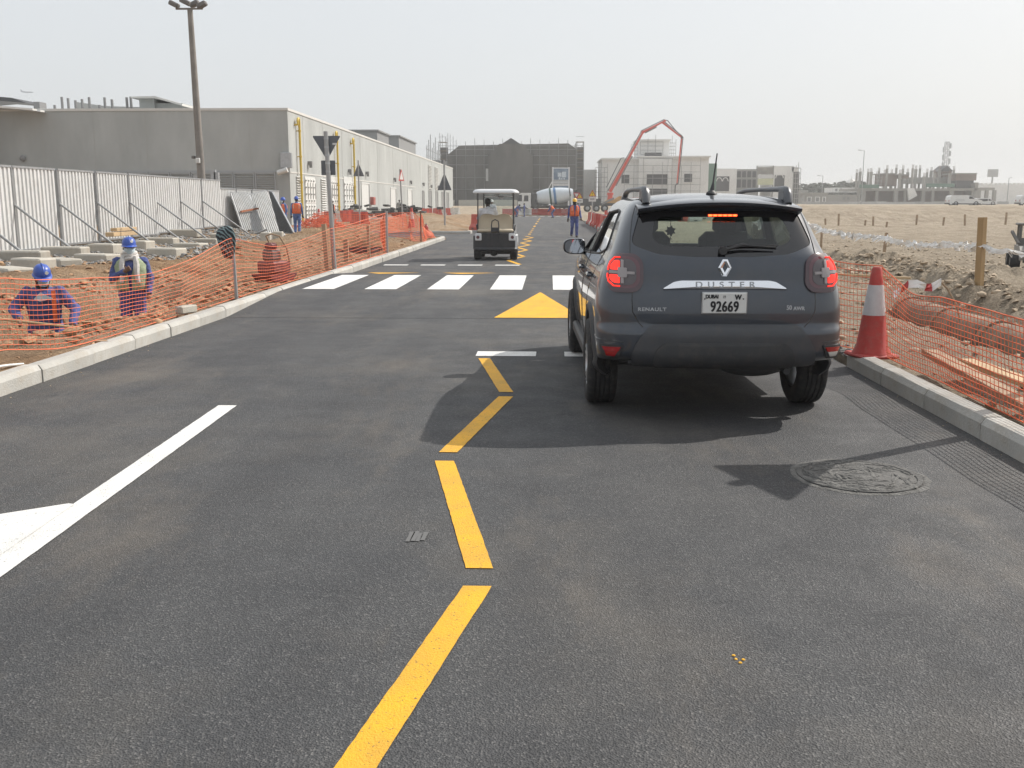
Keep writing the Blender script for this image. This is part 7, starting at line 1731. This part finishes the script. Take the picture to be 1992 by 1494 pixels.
# ------------------------------------------------------------------ people
SKIN = mat('skin_brown', (.20, .11, .072), .6, var=.1, vscale=20); SKIND = mat('skin_dark', (.045, .027, .02), .6)
def cloth(name, c, **k): return mat(name, c, .9, var=.28, vscale=7, bump=.8, bscale=14, **k)
BLUE = cloth('blue_coverall', (.075, .10, .26)); BLUE2 = cloth('pale_blue_coverall', (.10, .16, .36)); DKC = cloth('dark_cloth', (.035, .035, .04)); GREYC = cloth('grey_shirt', (.28, .28, .27)); WHC = cloth('white_shirt', (.62, .63, .66)); SHOE = mat('boot', (.03, .026, .022), .7)
ORNG = cloth('orange_vest', (.80, .16, .055)); REFL = mat('reflective_strip', (.55, .56, .50), .35); LIME = cloth('pale_green_vest', (.36, .42, .27)); HBLU = mat('helmet_blue', (.03, .085, .40), .38, coat=.15, dirt=(.2, .2, .25), dirt_amt=.2, var=.05, vscale=8); HYEL = mat('helmet_yellow', (.72, .42, .03), .3, coat=.4); HWHT = mat('helmet_white', (.68, .68, .66), .3, coat=.4); MASKM = cloth('mask_cloth', (.50, .60, .64)); HAIR = mat('hair_black', (.012, .011, .01), .7); HOOD = cloth('black_hood', (.02, .02, .022)); SCARF = cloth('white_scarf', (.60, .58, .55))
STAND = dict(pelvis=(0, 0, .93), neck=(0, .0, 1.47), head=(0, .025, 1.60), le=(-.25, -.03, 1.13), lw=(-.27, .07, .88), re=(.25, -.03, 1.13), rw=(.27, .07, .88), lk=(-.10, .03, .50), la=(-.10, -.01, .09), rk=(.10, .03, .50), ra=(.10, -.01, .09))
def person(label, loc, rz, pose=None, top=BLUE, legs=BLUE, skin=SKIN, helmet=None, vest=None, mask=False, hood=False, hair=False, scarf=False, vox=.013, scale=1.0, sleeve=None, head_rz=0.0, head_tilt=0.0, fingers=True, belly=1.0, bulk=1.06):
    J = {k: Vector(v) for k, v in {**STAND, **(pose or {})}.items()}
    e = empty('person', loc, rz, label, 'person', scale=scale)
    up = (J['neck'] - J['pelvis']).normalized(); X = Vector((1, 0, 0)); X = (X - up * X.dot(up)).normalized()
    if 'twist' in (pose or {}): X = Matrix.Rotation(pose['twist'], 3, up) @ X
    Fw = up.cross(X)          # forward
    prims = []; mb = MB()
    def cap(a, b, r0, r1, tagm):
        a, b = Vector(a), Vector(b); mb.cyl(a, b, r0, r1, 12); mb.ell(a, (r0,) * 3, 12, 8); mb.ell(b, (r1,) * 3, 12, 8); prims.append((a, b, r0, r1, tagm))
    L = (J['neck'] - J['pelvis']).length
    prof = [(t_, a_ * (bulk if t_ < .95 else 1), b_ * (bulk if t_ < .95 else 1)) for t_, a_, b_ in (
        (-.20, .10, .09), (-.14, .155, .115), (-.02, .170, .125), (.22, .158, .115), (.50, .172, .125), (.74, .188, .125), (.88, .165, .10), (.97, .085, .075), (1.06, .056, .058))]
    def ring(t, rx, ry, k=1.0, n=20, a0=0, a1=2 * math.pi, close=True):
        c = J['pelvis'] + up * (t * L); A = np.linspace(a0, a1, n + 1); A = A[:-1] if close else A
        return [c + X * (rx * k * math.sin(a)) + Fw * (ry * k * math.cos(a) * (belly if math.cos(a) > 0 and t < .6 else 1)) for a in A]
    mb.loft([ring(*p) for p in prof])
    for (t0, rx, ry), (t1, _, _) in zip(prof, prof[1:]):
        c0, c1 = J['pelvis'] + up * t0 * L, J['pelvis'] + up * t1 * L; m_ = 'legs' if t1 <= .1 else 'top' if t1 < 1.0 else 'neck'
        for q in (-.5, 0, .5): prims.append((c0 + X * rx * q, c1 + X * rx * q, ry, ry, m_))
    sh = {}
    for s, n in ((-1, 'l'), (1, 'r')):
        S = J['pelvis'] + up * (.86 * L) + X * (s * .185); sh[n] = S
        el, wr = J[n + 'e'], J[n + 'w']; sl = 'sleeve'
        cap(J['pelvis'] + up * (.84 * L) + X * (s * .10), S, .075, .068, 'top'); cap(S, el, .066 * bulk, .054 * bulk, sl); cap(el, wr - (wr - el) * .12, .052 * bulk, .042 * bulk, sl); cap(wr - (wr - el) * .12, wr, .028, .026, 'skin')
        d = (wr - el).normalized(); side = d.cross(Vector((0, 1, 0)) if abs(d.y) < .9 else Vector((1, 0, 0))).normalized(); pn = side.cross(d)
        M_ = Matrix((side, d, pn)).transposed(); mb.ell(wr + d * .055, (.042, .055, .020), 12, 8, M_); prims.append((wr, wr + d * .1, .04, .035, 'skin'))
        fr = .0095 if vox < .012 else .013
        if fingers:
            for i, (o_, l_) in enumerate(((-.030, .060), (-.010, .072), (.011, .068), (.030, .052))):
                b0 = wr + d * .098 + side * o_; b1 = b0 + d * l_ * .5 + pn * .012 + side * o_ * .15; b2 = b1 + d * l_ * .35 + pn * .03
                cap(b0, b1, fr, fr, 'skin'); cap(b1, b2, fr, fr * .9, 'skin')
            t0 = wr + d * .035 + side * (-.036 * s); t1 = t0 + side * (-.032 * s) + d * .025 + pn * .012; cap(t0, t1, fr * 1.15, fr, 'skin'); cap(t1, t1 + d * .032 + pn * .012, fr, fr * .9, 'skin')
        hp_ = J['pelvis'] + X * (s * .095) - up * .03; kn, an = J[n + 'k'], J[n + 'a']
        cap(hp_, kn, .100 * bulk, .072 * bulk, 'legs'); cap(kn, an, .072 * bulk, .060 * bulk, 'legs')
        fd = J.get(n + 't', an + (Fw - Vector((0, 0, Fw.z))).normalized() * .17 - Vector((0, 0, .035))); cap(an - Vector((0, 0, .02)), Vector(fd), .050, .038, 'shoe'); cap(an - Vector((0, 0, .035)) - (Vector(fd) - an).normalized() * .05, an - Vector((0, 0, .03)), .046, .046, 'shoe')
    Hc = J['head']; HM = Matrix.Rotation(head_rz, 3, 'Z') @ Matrix.Rotation(head_tilt, 3, 'X')
    def hp2(x, y, z): return Hc + HM @ Vector((x, y, z))
    mb.ell(Hc + HM @ Vector((0, -.008, .03)), (.076, .096, .092), 20, 14, HM); mb.ell(Hc + HM @ Vector((0, .018, -.035)), (.060, .072, .078), 18, 12, HM); mb.ell(hp2(0, .095, -.012), (.014, .020, .026), 8, 6, HM)
    for s in (-1, 1): mb.ell(hp2(s * .076, -.008, .0), (.010, .020, .030), 8, 6, HM)
    mb.ell(hp2(0, .083, -.055), (.026, .012, .010), 8, 6, HM)
    prims.append((Hc, hp2(0, 0, .04), .1, .1, 'head')); prims.append((hp2(0, .02, -.03), hp2(0, .03, -.05), .08, .08, 'head'))
    cap(J['pelvis'] + up * L * .97, Hc - Vector((0, 0, .04)), .056, .054, 'neck')
    # one continuous skin
    o = mb.build('body', None, e, fix=True); md = o.modifiers.new('r', 'REMESH'); md.mode = 'VOXEL'; md.voxel_size = vox
    sm = o.modifiers.new('s', 'SMOOTH'); sm.iterations = 4; sm.factor = .4
    dg = bpy.context.evaluated_depsgraph_get(); me = bpy.data.meshes.new_from_object(o.evaluated_get(dg)); o.modifiers.clear(); old = o.data; o.data = me; bpy.data.meshes.remove(old)
    names = ['top', 'legs', 'skin', 'shoe', 'sleeve']; ms = [top, legs, skin if not hood else skin, SHOE, sleeve or top]
    for m_ in ms: me.materials.append(m_)
    n = len(me.polygons); cen = np.zeros(n * 3); me.polygons.foreach_get('center', cen); cen = cen.reshape(-1, 3); best = np.full(n, 1e9); idx = np.zeros(n, dtype=np.int32)
    mp_ = dict(top=0, legs=1, skin=2, shoe=3, head=2, neck=2, sleeve=4)
    for a, b, r0, r1, t in prims:
        a, b = np.array(a), np.array(b); ab = b - a; tt = np.clip(((cen - a) @ ab) / max(1e-9, ab @ ab), 0, 1); dd = np.linalg.norm(cen - (a + tt[:, None] * ab), axis=1) - (r0 + (r1 - r0) * tt)
        k = dd < best; best[k] = dd[k]; idx[k] = mp_[t]
    me.polygons.foreach_set('material_index', idx); me.shade_smooth()
    if vox < .017:                      # folds in the cloth
        cl_ = set()
        for pg in me.polygons:
            if idx[pg.index] in (0, 1, 4): cl_.update(pg.vertices)
        nr = [v.normal.copy() for v in me.vertices]
        for i in cl_:
            v = me.vertices[i]; q = v.co; f = fbm(q.x * 9, q.y * 9, q.z * 16, 3) + .6 * math.sin(q.z * 46 + 5 * fbm(q.x * 5, q.y * 5, q.z * 4, 2)) * max(0, fbm(q.x * 4, q.y * 4 + 7, q.z * 4, 2) + .25)
            v.co = q + nr[i] * f * .011
    # eyes
    for s in (-1, 1):
        q = MB(); q.ell(hp2(s * .032, .079, .012), (.013, .008, .008), 8, 6, HM); q.build('eye', mat('eye_white', (.5, .48, .45), .3), e, smooth=True)
        q = MB(); q.ell(hp2(s * .032, .086, .012), (.006, .003, .006), 8, 6, HM); q.build('pupil', HAIR, e)
    def headrings(zs_, k, y0=0, a0=0, a1=2 * math.pi, close=True):
        out = []
        for z, rx, ry, dy in zs_: A = np.linspace(a0, a1, 25); A = A[:-1] if close else A; out.append([hp2(k * rx * math.sin(a), y0 + dy + k * ry * math.cos(a), z) for a in A])
        return out
    if helmet:
        q = MB(); q.loft(headrings([(.035, .102, .125, 0), (.075, .103, .124, 0), (.115, .094, .112, 0), (.148, .072, .086, 0), (.165, .042, .05, 0), (.171, .012, .014, 0)], 1.0)); h_ = q.build('hard_hat', helmet, e, smooth=True, angle=60)
        q = MB(); q.loft([[hp2((.104 + .012) * math.sin(a), (.127 + (.055 if math.cos(a) > .2 else .012) * max(0, math.cos(a)) + .012) * math.cos(a), .030 - .012 * max(0, math.cos(a))) for a in np.linspace(0, 6.283, 29)[:-1]], [hp2(.100 * math.sin(a), .122 * math.cos(a), .046) for a in np.linspace(0, 6.283, 29)[:-1]], [hp2(.098 * math.sin(a), .120 * math.cos(a), .028) for a in np.linspace(0, 6.283, 29)[:-1]]], cap=False); q.build('brim', helmet, h_, smooth=True)
        q = MB(); q.tube([hp2(0, .123 * math.cos(a), .05 + .125 * math.sin(a)) for a in np.linspace(.15, math.pi - .15, 13)], .010, 6); q.build('ridge', helmet, h_, smooth=True)
        if helmet is HBLU and vox < .012: q = MB(); q.cyl(hp2(-.03, .10, .10), hp2(-.033, .116, .103), .022, n=16); q.build('emblem', HWHT, h_)
    if hair:
        q = MB(); q.loft(headrings([(-.03, .082, .075, -.035), (.02, .085, .100, -.020), (.07, .084, .104, -.010), (.105, .065, .085, -.005), (.128, .03, .04, -.005)], 1.0)); q.build('hair', HAIR, e, smooth=True)
    if mask:
        q = MB(); q.loft(headrings([(-.085, .055, .085, .018), (-.05, .070, .094, .018), (-.015, .078, .098, .012), (.0, .080, .092, .008)], 1.10, 0, -1.35, 1.35, False), cap=False); q.build('face_mask', MASKM, e, smooth=True, fix=False)
    if hood:
        q = MB(); q.loft(headrings([(-.13, .075, .085, .0), (-.085, .072, .09, .005), (-.04, .082, .105, .005), (.0, .086, .112, .0), (.05, .086, .108, 0), (.1, .07, .09, 0), (.128, .03, .04, 0)], 1.06, 0, .75, 2 * math.pi - .75, False), cap=False); q.build('balaclava', HOOD, e, smooth=True, fix=False)
        q = MB(); q.loft(headrings([(-.13, .07, .08, .005), (-.085, .065, .092, .01), (-.04, .078, .107, .008), (-.012, .082, .107, .005)], 1.05, 0, -.95, .95, False), cap=False)
        if not mask: q.build('face_cover', HOOD, e, smooth=True, fix=False)
    if scarf:
        q = MB(); c = J['neck'] + Vector((0, .015, .0))
        for k in range(3): q.tube([c + X * (.085 + .012 * k) * math.sin(a) + Fw * (.085 + .012 * k) * math.cos(a) + Vector((0, 0, .05 - .04 * k + .012 * math.sin(3 * a + k))) for a in np.linspace(0, 6.283, 21)[:-1]], .032, 8, closed=True)
        sc_ = q.build('scarf', SCARF, e, smooth=True); sc_['kind'] = 'stuff'
        for s in (-1, 1):
            q = MB(); P = [c + X * s * .085 + Fw * .09, c + X * s * .105 + Fw * .145 - up * .12, c + X * s * .10 + Fw * .165 - up * .26, c + X * s * .12 + Fw * .16 - up * .38]; q.tube(P, [.035, .045, .042, .03], 8); q.build('scarf_end', SCARF, sc_, smooth=True)
    if vest:
        V = [(t_, a_ * bulk, b_ * bulk) for t_, a_, b_ in ((.06, .176, .130), (.22, .166, .122), (.50, .180, .132), (.74, .190, .132), (.86, .165, .112), (.93, .12, .092))]
        q = MB(); rows = []
        for i, (t, rx, ry) in enumerate(V):
            g = .10 + .55 * max(0, t - .45); rows.append(ring(t, rx, ry, 1.10, 26, g, 2 * math.pi - g, False))
        q.grid(rows); vo = q.build('vest', vest, e, smooth=True, fix=False); so = vo.modifiers.new('t', 'SOLIDIFY'); so.thickness = .012
        for t in (.24, .48):
            q = MB(); pr_ = lerp_tab([(a, b) for a, b, _ in V], t), lerp_tab([(a, c_) for a, _, c_ in V], t)
            q.grid([ring(t - .045, pr_[0], pr_[1], 1.155, 26, .12, 2 * math.pi - .12, False), ring(t + .045, pr_[0], pr_[1], 1.155, 26, .12, 2 * math.pi - .12, False)]); q.build('reflective_band', REFL, vo, smooth=True, fix=False)
        for s in (-1, 1):
            for f in (1, -1):
                q = MB(); P = []
                for t in np.linspace(.5, .90, 6):
                    rx, ry = lerp_tab([(a, b) for a, b, _ in V], t), lerp_tab([(a, c_) for a, _, c_ in V], t); c = J['pelvis'] + up * t * L; x = .115; P.append((c, ry * math.sqrt(max(.05, 1 - (x / (rx * 1.16)) ** 2)) * 1.18, x))
                q.grid([[c + X * s * (x - .025) + Fw * f * y, c + X * s * (x + .025) + Fw * f * y] for c, y, x in P]); q.build('reflective_strap', REFL, vo, fix=False)
    return e
# two men standing in the trench
pA = D(78, 500, 12.4); eA = person('man in blue helmet and coverall gripping a wooden shovel shaft in the trench', (pA.x, 12.4, .80 - 1.735), math.pi + .5,
    dict(pelvis=(0, -.06, .92), neck=(0, .10, 1.44), head=(0, .15, 1.565), le=(-.36, .06, 1.14), lw=(-.30, .33, .95), re=(.36, .04, 1.16), rw=(.30, .33, 1.06), lk=(-.14, .12, .5), rk=(.13, .1, .5)), BLUE, BLUE, SKIN, HBLU, None, True, True, vox=.010, head_tilt=-.35, head_rz=.15, bulk=1.22)
# straps of the orange harness on his chest
hs = MB(); 
mb = MB(); mb.cyl((-.42, .42, .92), (.95, .42, 1.17), .017, n=8); shv = mb.build('shovel_shaft', WOOD, label='pale wooden shovel shaft held across the trench by the masked man', cat='shovel', smooth=True); shv.parent = None
shv.location = eA.location; shv.rotation_euler = (0, 0, math.pi + .5)
for s in (1,):
    q = MB(); rows = []
    for t in np.linspace(0, 1, 9):
        c = Vector((-.10, .0, 0)).lerp(Vector((-.12, .10, 0)), t); z = 1.0 + .40 * t; y = .155 + .035 * math.sin(t * 2.6) - .0 + .10 * t * .6; rows.append([Vector((-.135, y - .005, z)), Vector((-.085, y + .004, z))])
    q.grid(rows); so = q.build('orange_strap', ORNG, eA, fix=False); md = so.modifiers.new('t', 'SOLIDIFY'); md.thickness = .012
q = MB(); q.prism([(-.10, 1.30), (.04, 1.38), (.12, 1.30), (.05, 1.27)], lambda x, z, t: (x, .27 + t, z), -.01, .01); q.build('collar_cloth', MASKM, eA)
pB = D(250, 458, 15.0); eB = person('man in blue helmet with mask and white scarf holding a hand to his chest', (pB.x, 15.0, 1.04 - 1.765), math.pi + .28,
    dict(re=(.27, .02, 1.14), rw=(.05, .24, 1.27), le=(-.27, -.02, 1.14), lw=(-.25, .10, .90)), BLUE, BLUE, SKIN, HBLU, LIME, True, False, scarf=True, vox=.010, head_rz=.2, bulk=1.14)
# workers by the building
gC = G(579, 456, .1); person('worker walking away in blue helmet and orange vest past the dark panel', (gC.x, gC.y, .1), .15, dict(lk=(-.10, .10, .50), la=(-.10, .0, .09), rk=(.10, .02, .5), ra=(.10, -.14, .11)), BLUE2, BLUE2, SKIND, HBLU, ORNG, vox=.016, hair=True)
gD = D(551, 384, 48.5); person('masked worker in blue helmet half hidden by the dark leaning panel', (gD.x, 48.5, .06), math.pi / 2 + .7, None, BLUE2, BLUE2, SKIND, HBLU, ORNG, True, vox=.016)
gE = D(645, 400, 58); person('worker in orange vest with dark sleeves behind the leaning sign post', (gE.x, 58, .05), -.9, dict(le=(-.30, .05, 1.14), lw=(-.36, .2, .96)), DKC, GREYC, SKIND, HWHT, ORNG, vox=.018)
gF = D(777, 400, 100); person('distant figure in grey shirt and dark cap by the building door', (gF.x, 100, .15), math.pi, None, GREYC, DKC, SKIND, None, None, hair=True, vox=.022)
# worker on the road
gG = G(1117, 462); person('worker in yellow helmet, black face cover and orange vest walking down the road', (gG.x, gG.y, 0), math.pi + .1, dict(lk=(-.10, .10, .50), la=(-.10, .10, .08), rk=(.10, .05, .50), ra=(.11, -.16, .12), lw=(-.29, .12, .87), rw=(.29, .0, .86)), BLUE, BLUE, SKIND, HYEL, ORNG, False, True, vox=.014)
# driver sitting in the cart
person('driver in white shirt sitting in the golf cart', (-1.49 - .23, 27.75 + .28, .02), 0.0, dict(pelvis=(0, -.02, .90), neck=(0, -.08, 1.40), head=(0, -.06, 1.535), lk=(-.13, .42, .88), la=(-.13, .55, .45), rk=(.13, .42, .88), ra=(.13, .55, .45), le=(-.27, .02, 1.10), lw=(-.15, .36, 1.08), re=(.27, .02, 1.10), rw=(.15, .36, 1.08)), WHC, DKC, SKIND, None, None, hair=True, vox=.014, belly=1.05)
gH = D(957, 396, 62); person('person in white helmet and pale clothes standing beyond the golf cart', (gH.x, 62, .0), math.pi, None, WHC, GREYC, SKIN, HWHT, None, vox=.018)
BEND = dict(pelvis=(0, -.15, .86), neck=(0, .25, 1.22), head=(0, .36, 1.29), le=(-.22, .32, .93), lw=(-.16, .48, .70), re=(.22, .32, .93), rw=(.16, .48, .70), lk=(-.12, .08, .48), la=(-.12, -.05, .09), rk=(.12, .08, .48), ra=(.12, -.05, .09))
gI = D(1005, 405, 112); person('stooping worker in blue beside the mixer cab', (gI.x, 112, 0), -1.2, BEND, BLUE, BLUE, SKIND, None, None, hair=True, vox=.022)
gJ = D(1020, 405, 117); person('worker in blue standing at the road end by the white barrier', (gJ.x, 117, -.05), 1.5, None, BLUE, BLUE, SKIND, None, None, hair=True, vox=.022, scale=.92)
gK = D(1075, 405, 106); person('stooping worker in orange vest before the red end barriers', (gK.x, 106, 0), 1.3, BEND, BLUE, BLUE, SKIND, HWHT, ORNG, vox=.022)
# ------------------------------------------------------------------ loose stones and clods, then the dusty air
ico = bmesh.new(); bmesh.ops.create_icosphere(ico, subdivisions=1, radius=1); ico.verts.index_update()
IV = np.array([v.co[:] for v in ico.verts]); IF = np.array([[v.index for v in f.verts] for f in ico.faces]); ico.free()
def scatter(name, n, place, size, m, seed, flat=.65):
    r = np.random.default_rng(seed); py = random.Random(seed); V = []; Fc = []; base = 0
    for k in range(n):
        x, y = place(py); 
        if x is None: continue
        s = size(py); J = IV * (1 + .35 * r.standard_normal((len(IV), 1)).clip(-1, 1)) * np.array([1, r.uniform(.6, 1), flat * r.uniform(.6, 1)]) * s
        a = r.uniform(0, 6.28); c, d = math.cos(a), math.sin(a); J = J @ np.array([[c, d, 0], [-d, c, 0], [0, 0, 1]])
        V.append(J + np.array([x, y, ground_z(x, y) + s * .25])); Fc.append(IF + base); base += len(IV)
    V = np.concatenate(V); Fc = np.concatenate(Fc); me = bpy.data.meshes.new(name); me.from_pydata(V.tolist(), [], Fc.tolist()); me.materials.append(m); me.shade_smooth(); me.set_sharp_from_angle(angle=math.radians(62))
    o = bpy.data.objects.new(name, me); link(o); o['kind'] = 'stuff'; return o
CLODL = mat('clod_earth', (.38, .24, .14), .95, var=.35, vscale=3); CLODR = mat('clod_sand', (.43, .345, .25), .95, var=.35, vscale=3); GRAV = mat('grey_gravel', (.27, .265, .255), .9, var=.45, vscale=4)
def pw(a, b, e): return lambda p: a + (b - a) * p.random() ** e
tag(scatter('earth_clods', 3400, lambda p: (p.uniform(-12, -4.75), 8 + 34 * p.random() ** 1.4), pw(.008, .075, 4), CLODL, 3), 'loose lumps of reddish earth over the dug verge', 'clods')
tag(scatter('trench_clods', 1300, lambda p: (p.choice((-7.4, -5.4)) + p.gauss(0, .35), p.uniform(8.5, 19)), pw(.01, .09, 3), CLODL, 4), 'earth lumps along the trench edges', 'clods')
tag(scatter('sand_clods', 4200, lambda p: (3.2 + 13 * p.random() ** 1.2, 5 + 34 * p.random() ** 1.3), pw(.008, .075, 4), CLODR, 5), 'loose lumps of sand over the right-hand plot', 'clods')
tag(scatter('spoil_clods', 2600, lambda p: (6.3 + p.gauss(0, .55), p.uniform(8.5, 20.5)) if p.random() < .7 else (7.5 + p.gauss(0, 1.8), 19.6 + p.gauss(0, .6)), pw(.012, .07, 3), CLODR, 6), 'dug spoil lumps heaped beyond the pipe', 'clods')
tag(scatter('gravel_bed', 9000, lambda p: (-13.3 + 4.2 * p.random() ** 1.3, 20 + 22 * p.random() ** .9), pw(.02, .07, 2), GRAV, 7), 'grey gravel strewn below the hoarding', 'gravel')
tag(scatter('asphalt_crumbs', 260, lambda p: (2.95 + p.gauss(0, .09), 9.7 + abs(p.gauss(0, .5))), pw(.008, .045, 2), mat('crumb_grey', (.16, .155, .15), .9, var=.3, vscale=9), 8), 'broken asphalt and mortar crumbs past the kerb end', 'crumbs')
tag(scatter('road_grit', 500, lambda p: (p.choice((KL + abs(p.gauss(0, .12)), KR - abs(p.gauss(0, .12)))), 4 + 30 * p.random() ** 1.3), pw(.002, .009, 2), CLODR, 9), 'fine grit along both kerbs', 'grit')
for v in bpy.data.objects['road_grit'].data.vertices: v.co.z += .06 + table_z(v.co.y)
hz = MB(); hz.bx(-1480, 1480, -130, 2480, -2.2, 26)
hzo = hz.build('haze', None, kind='stuff', label='pale dusty air over the whole site')
HZ = bpy.data.materials.new('dusty_air'); HZ.use_nodes = True; N, L = HZ.node_tree.nodes, HZ.node_tree.links; N.clear()
ho = N.new('ShaderNodeOutputMaterial'); pv = N.new('ShaderNodeVolumePrincipled'); pv.inputs['Color'].default_value = (.93, .93, .92, 1); pv.inputs['Density'].default_value = .0009; pv.inputs['Anisotropy'].default_value = .35
L.new(pv.outputs[0], ho.inputs['Volume']); hzo.data.materials.append(HZ)
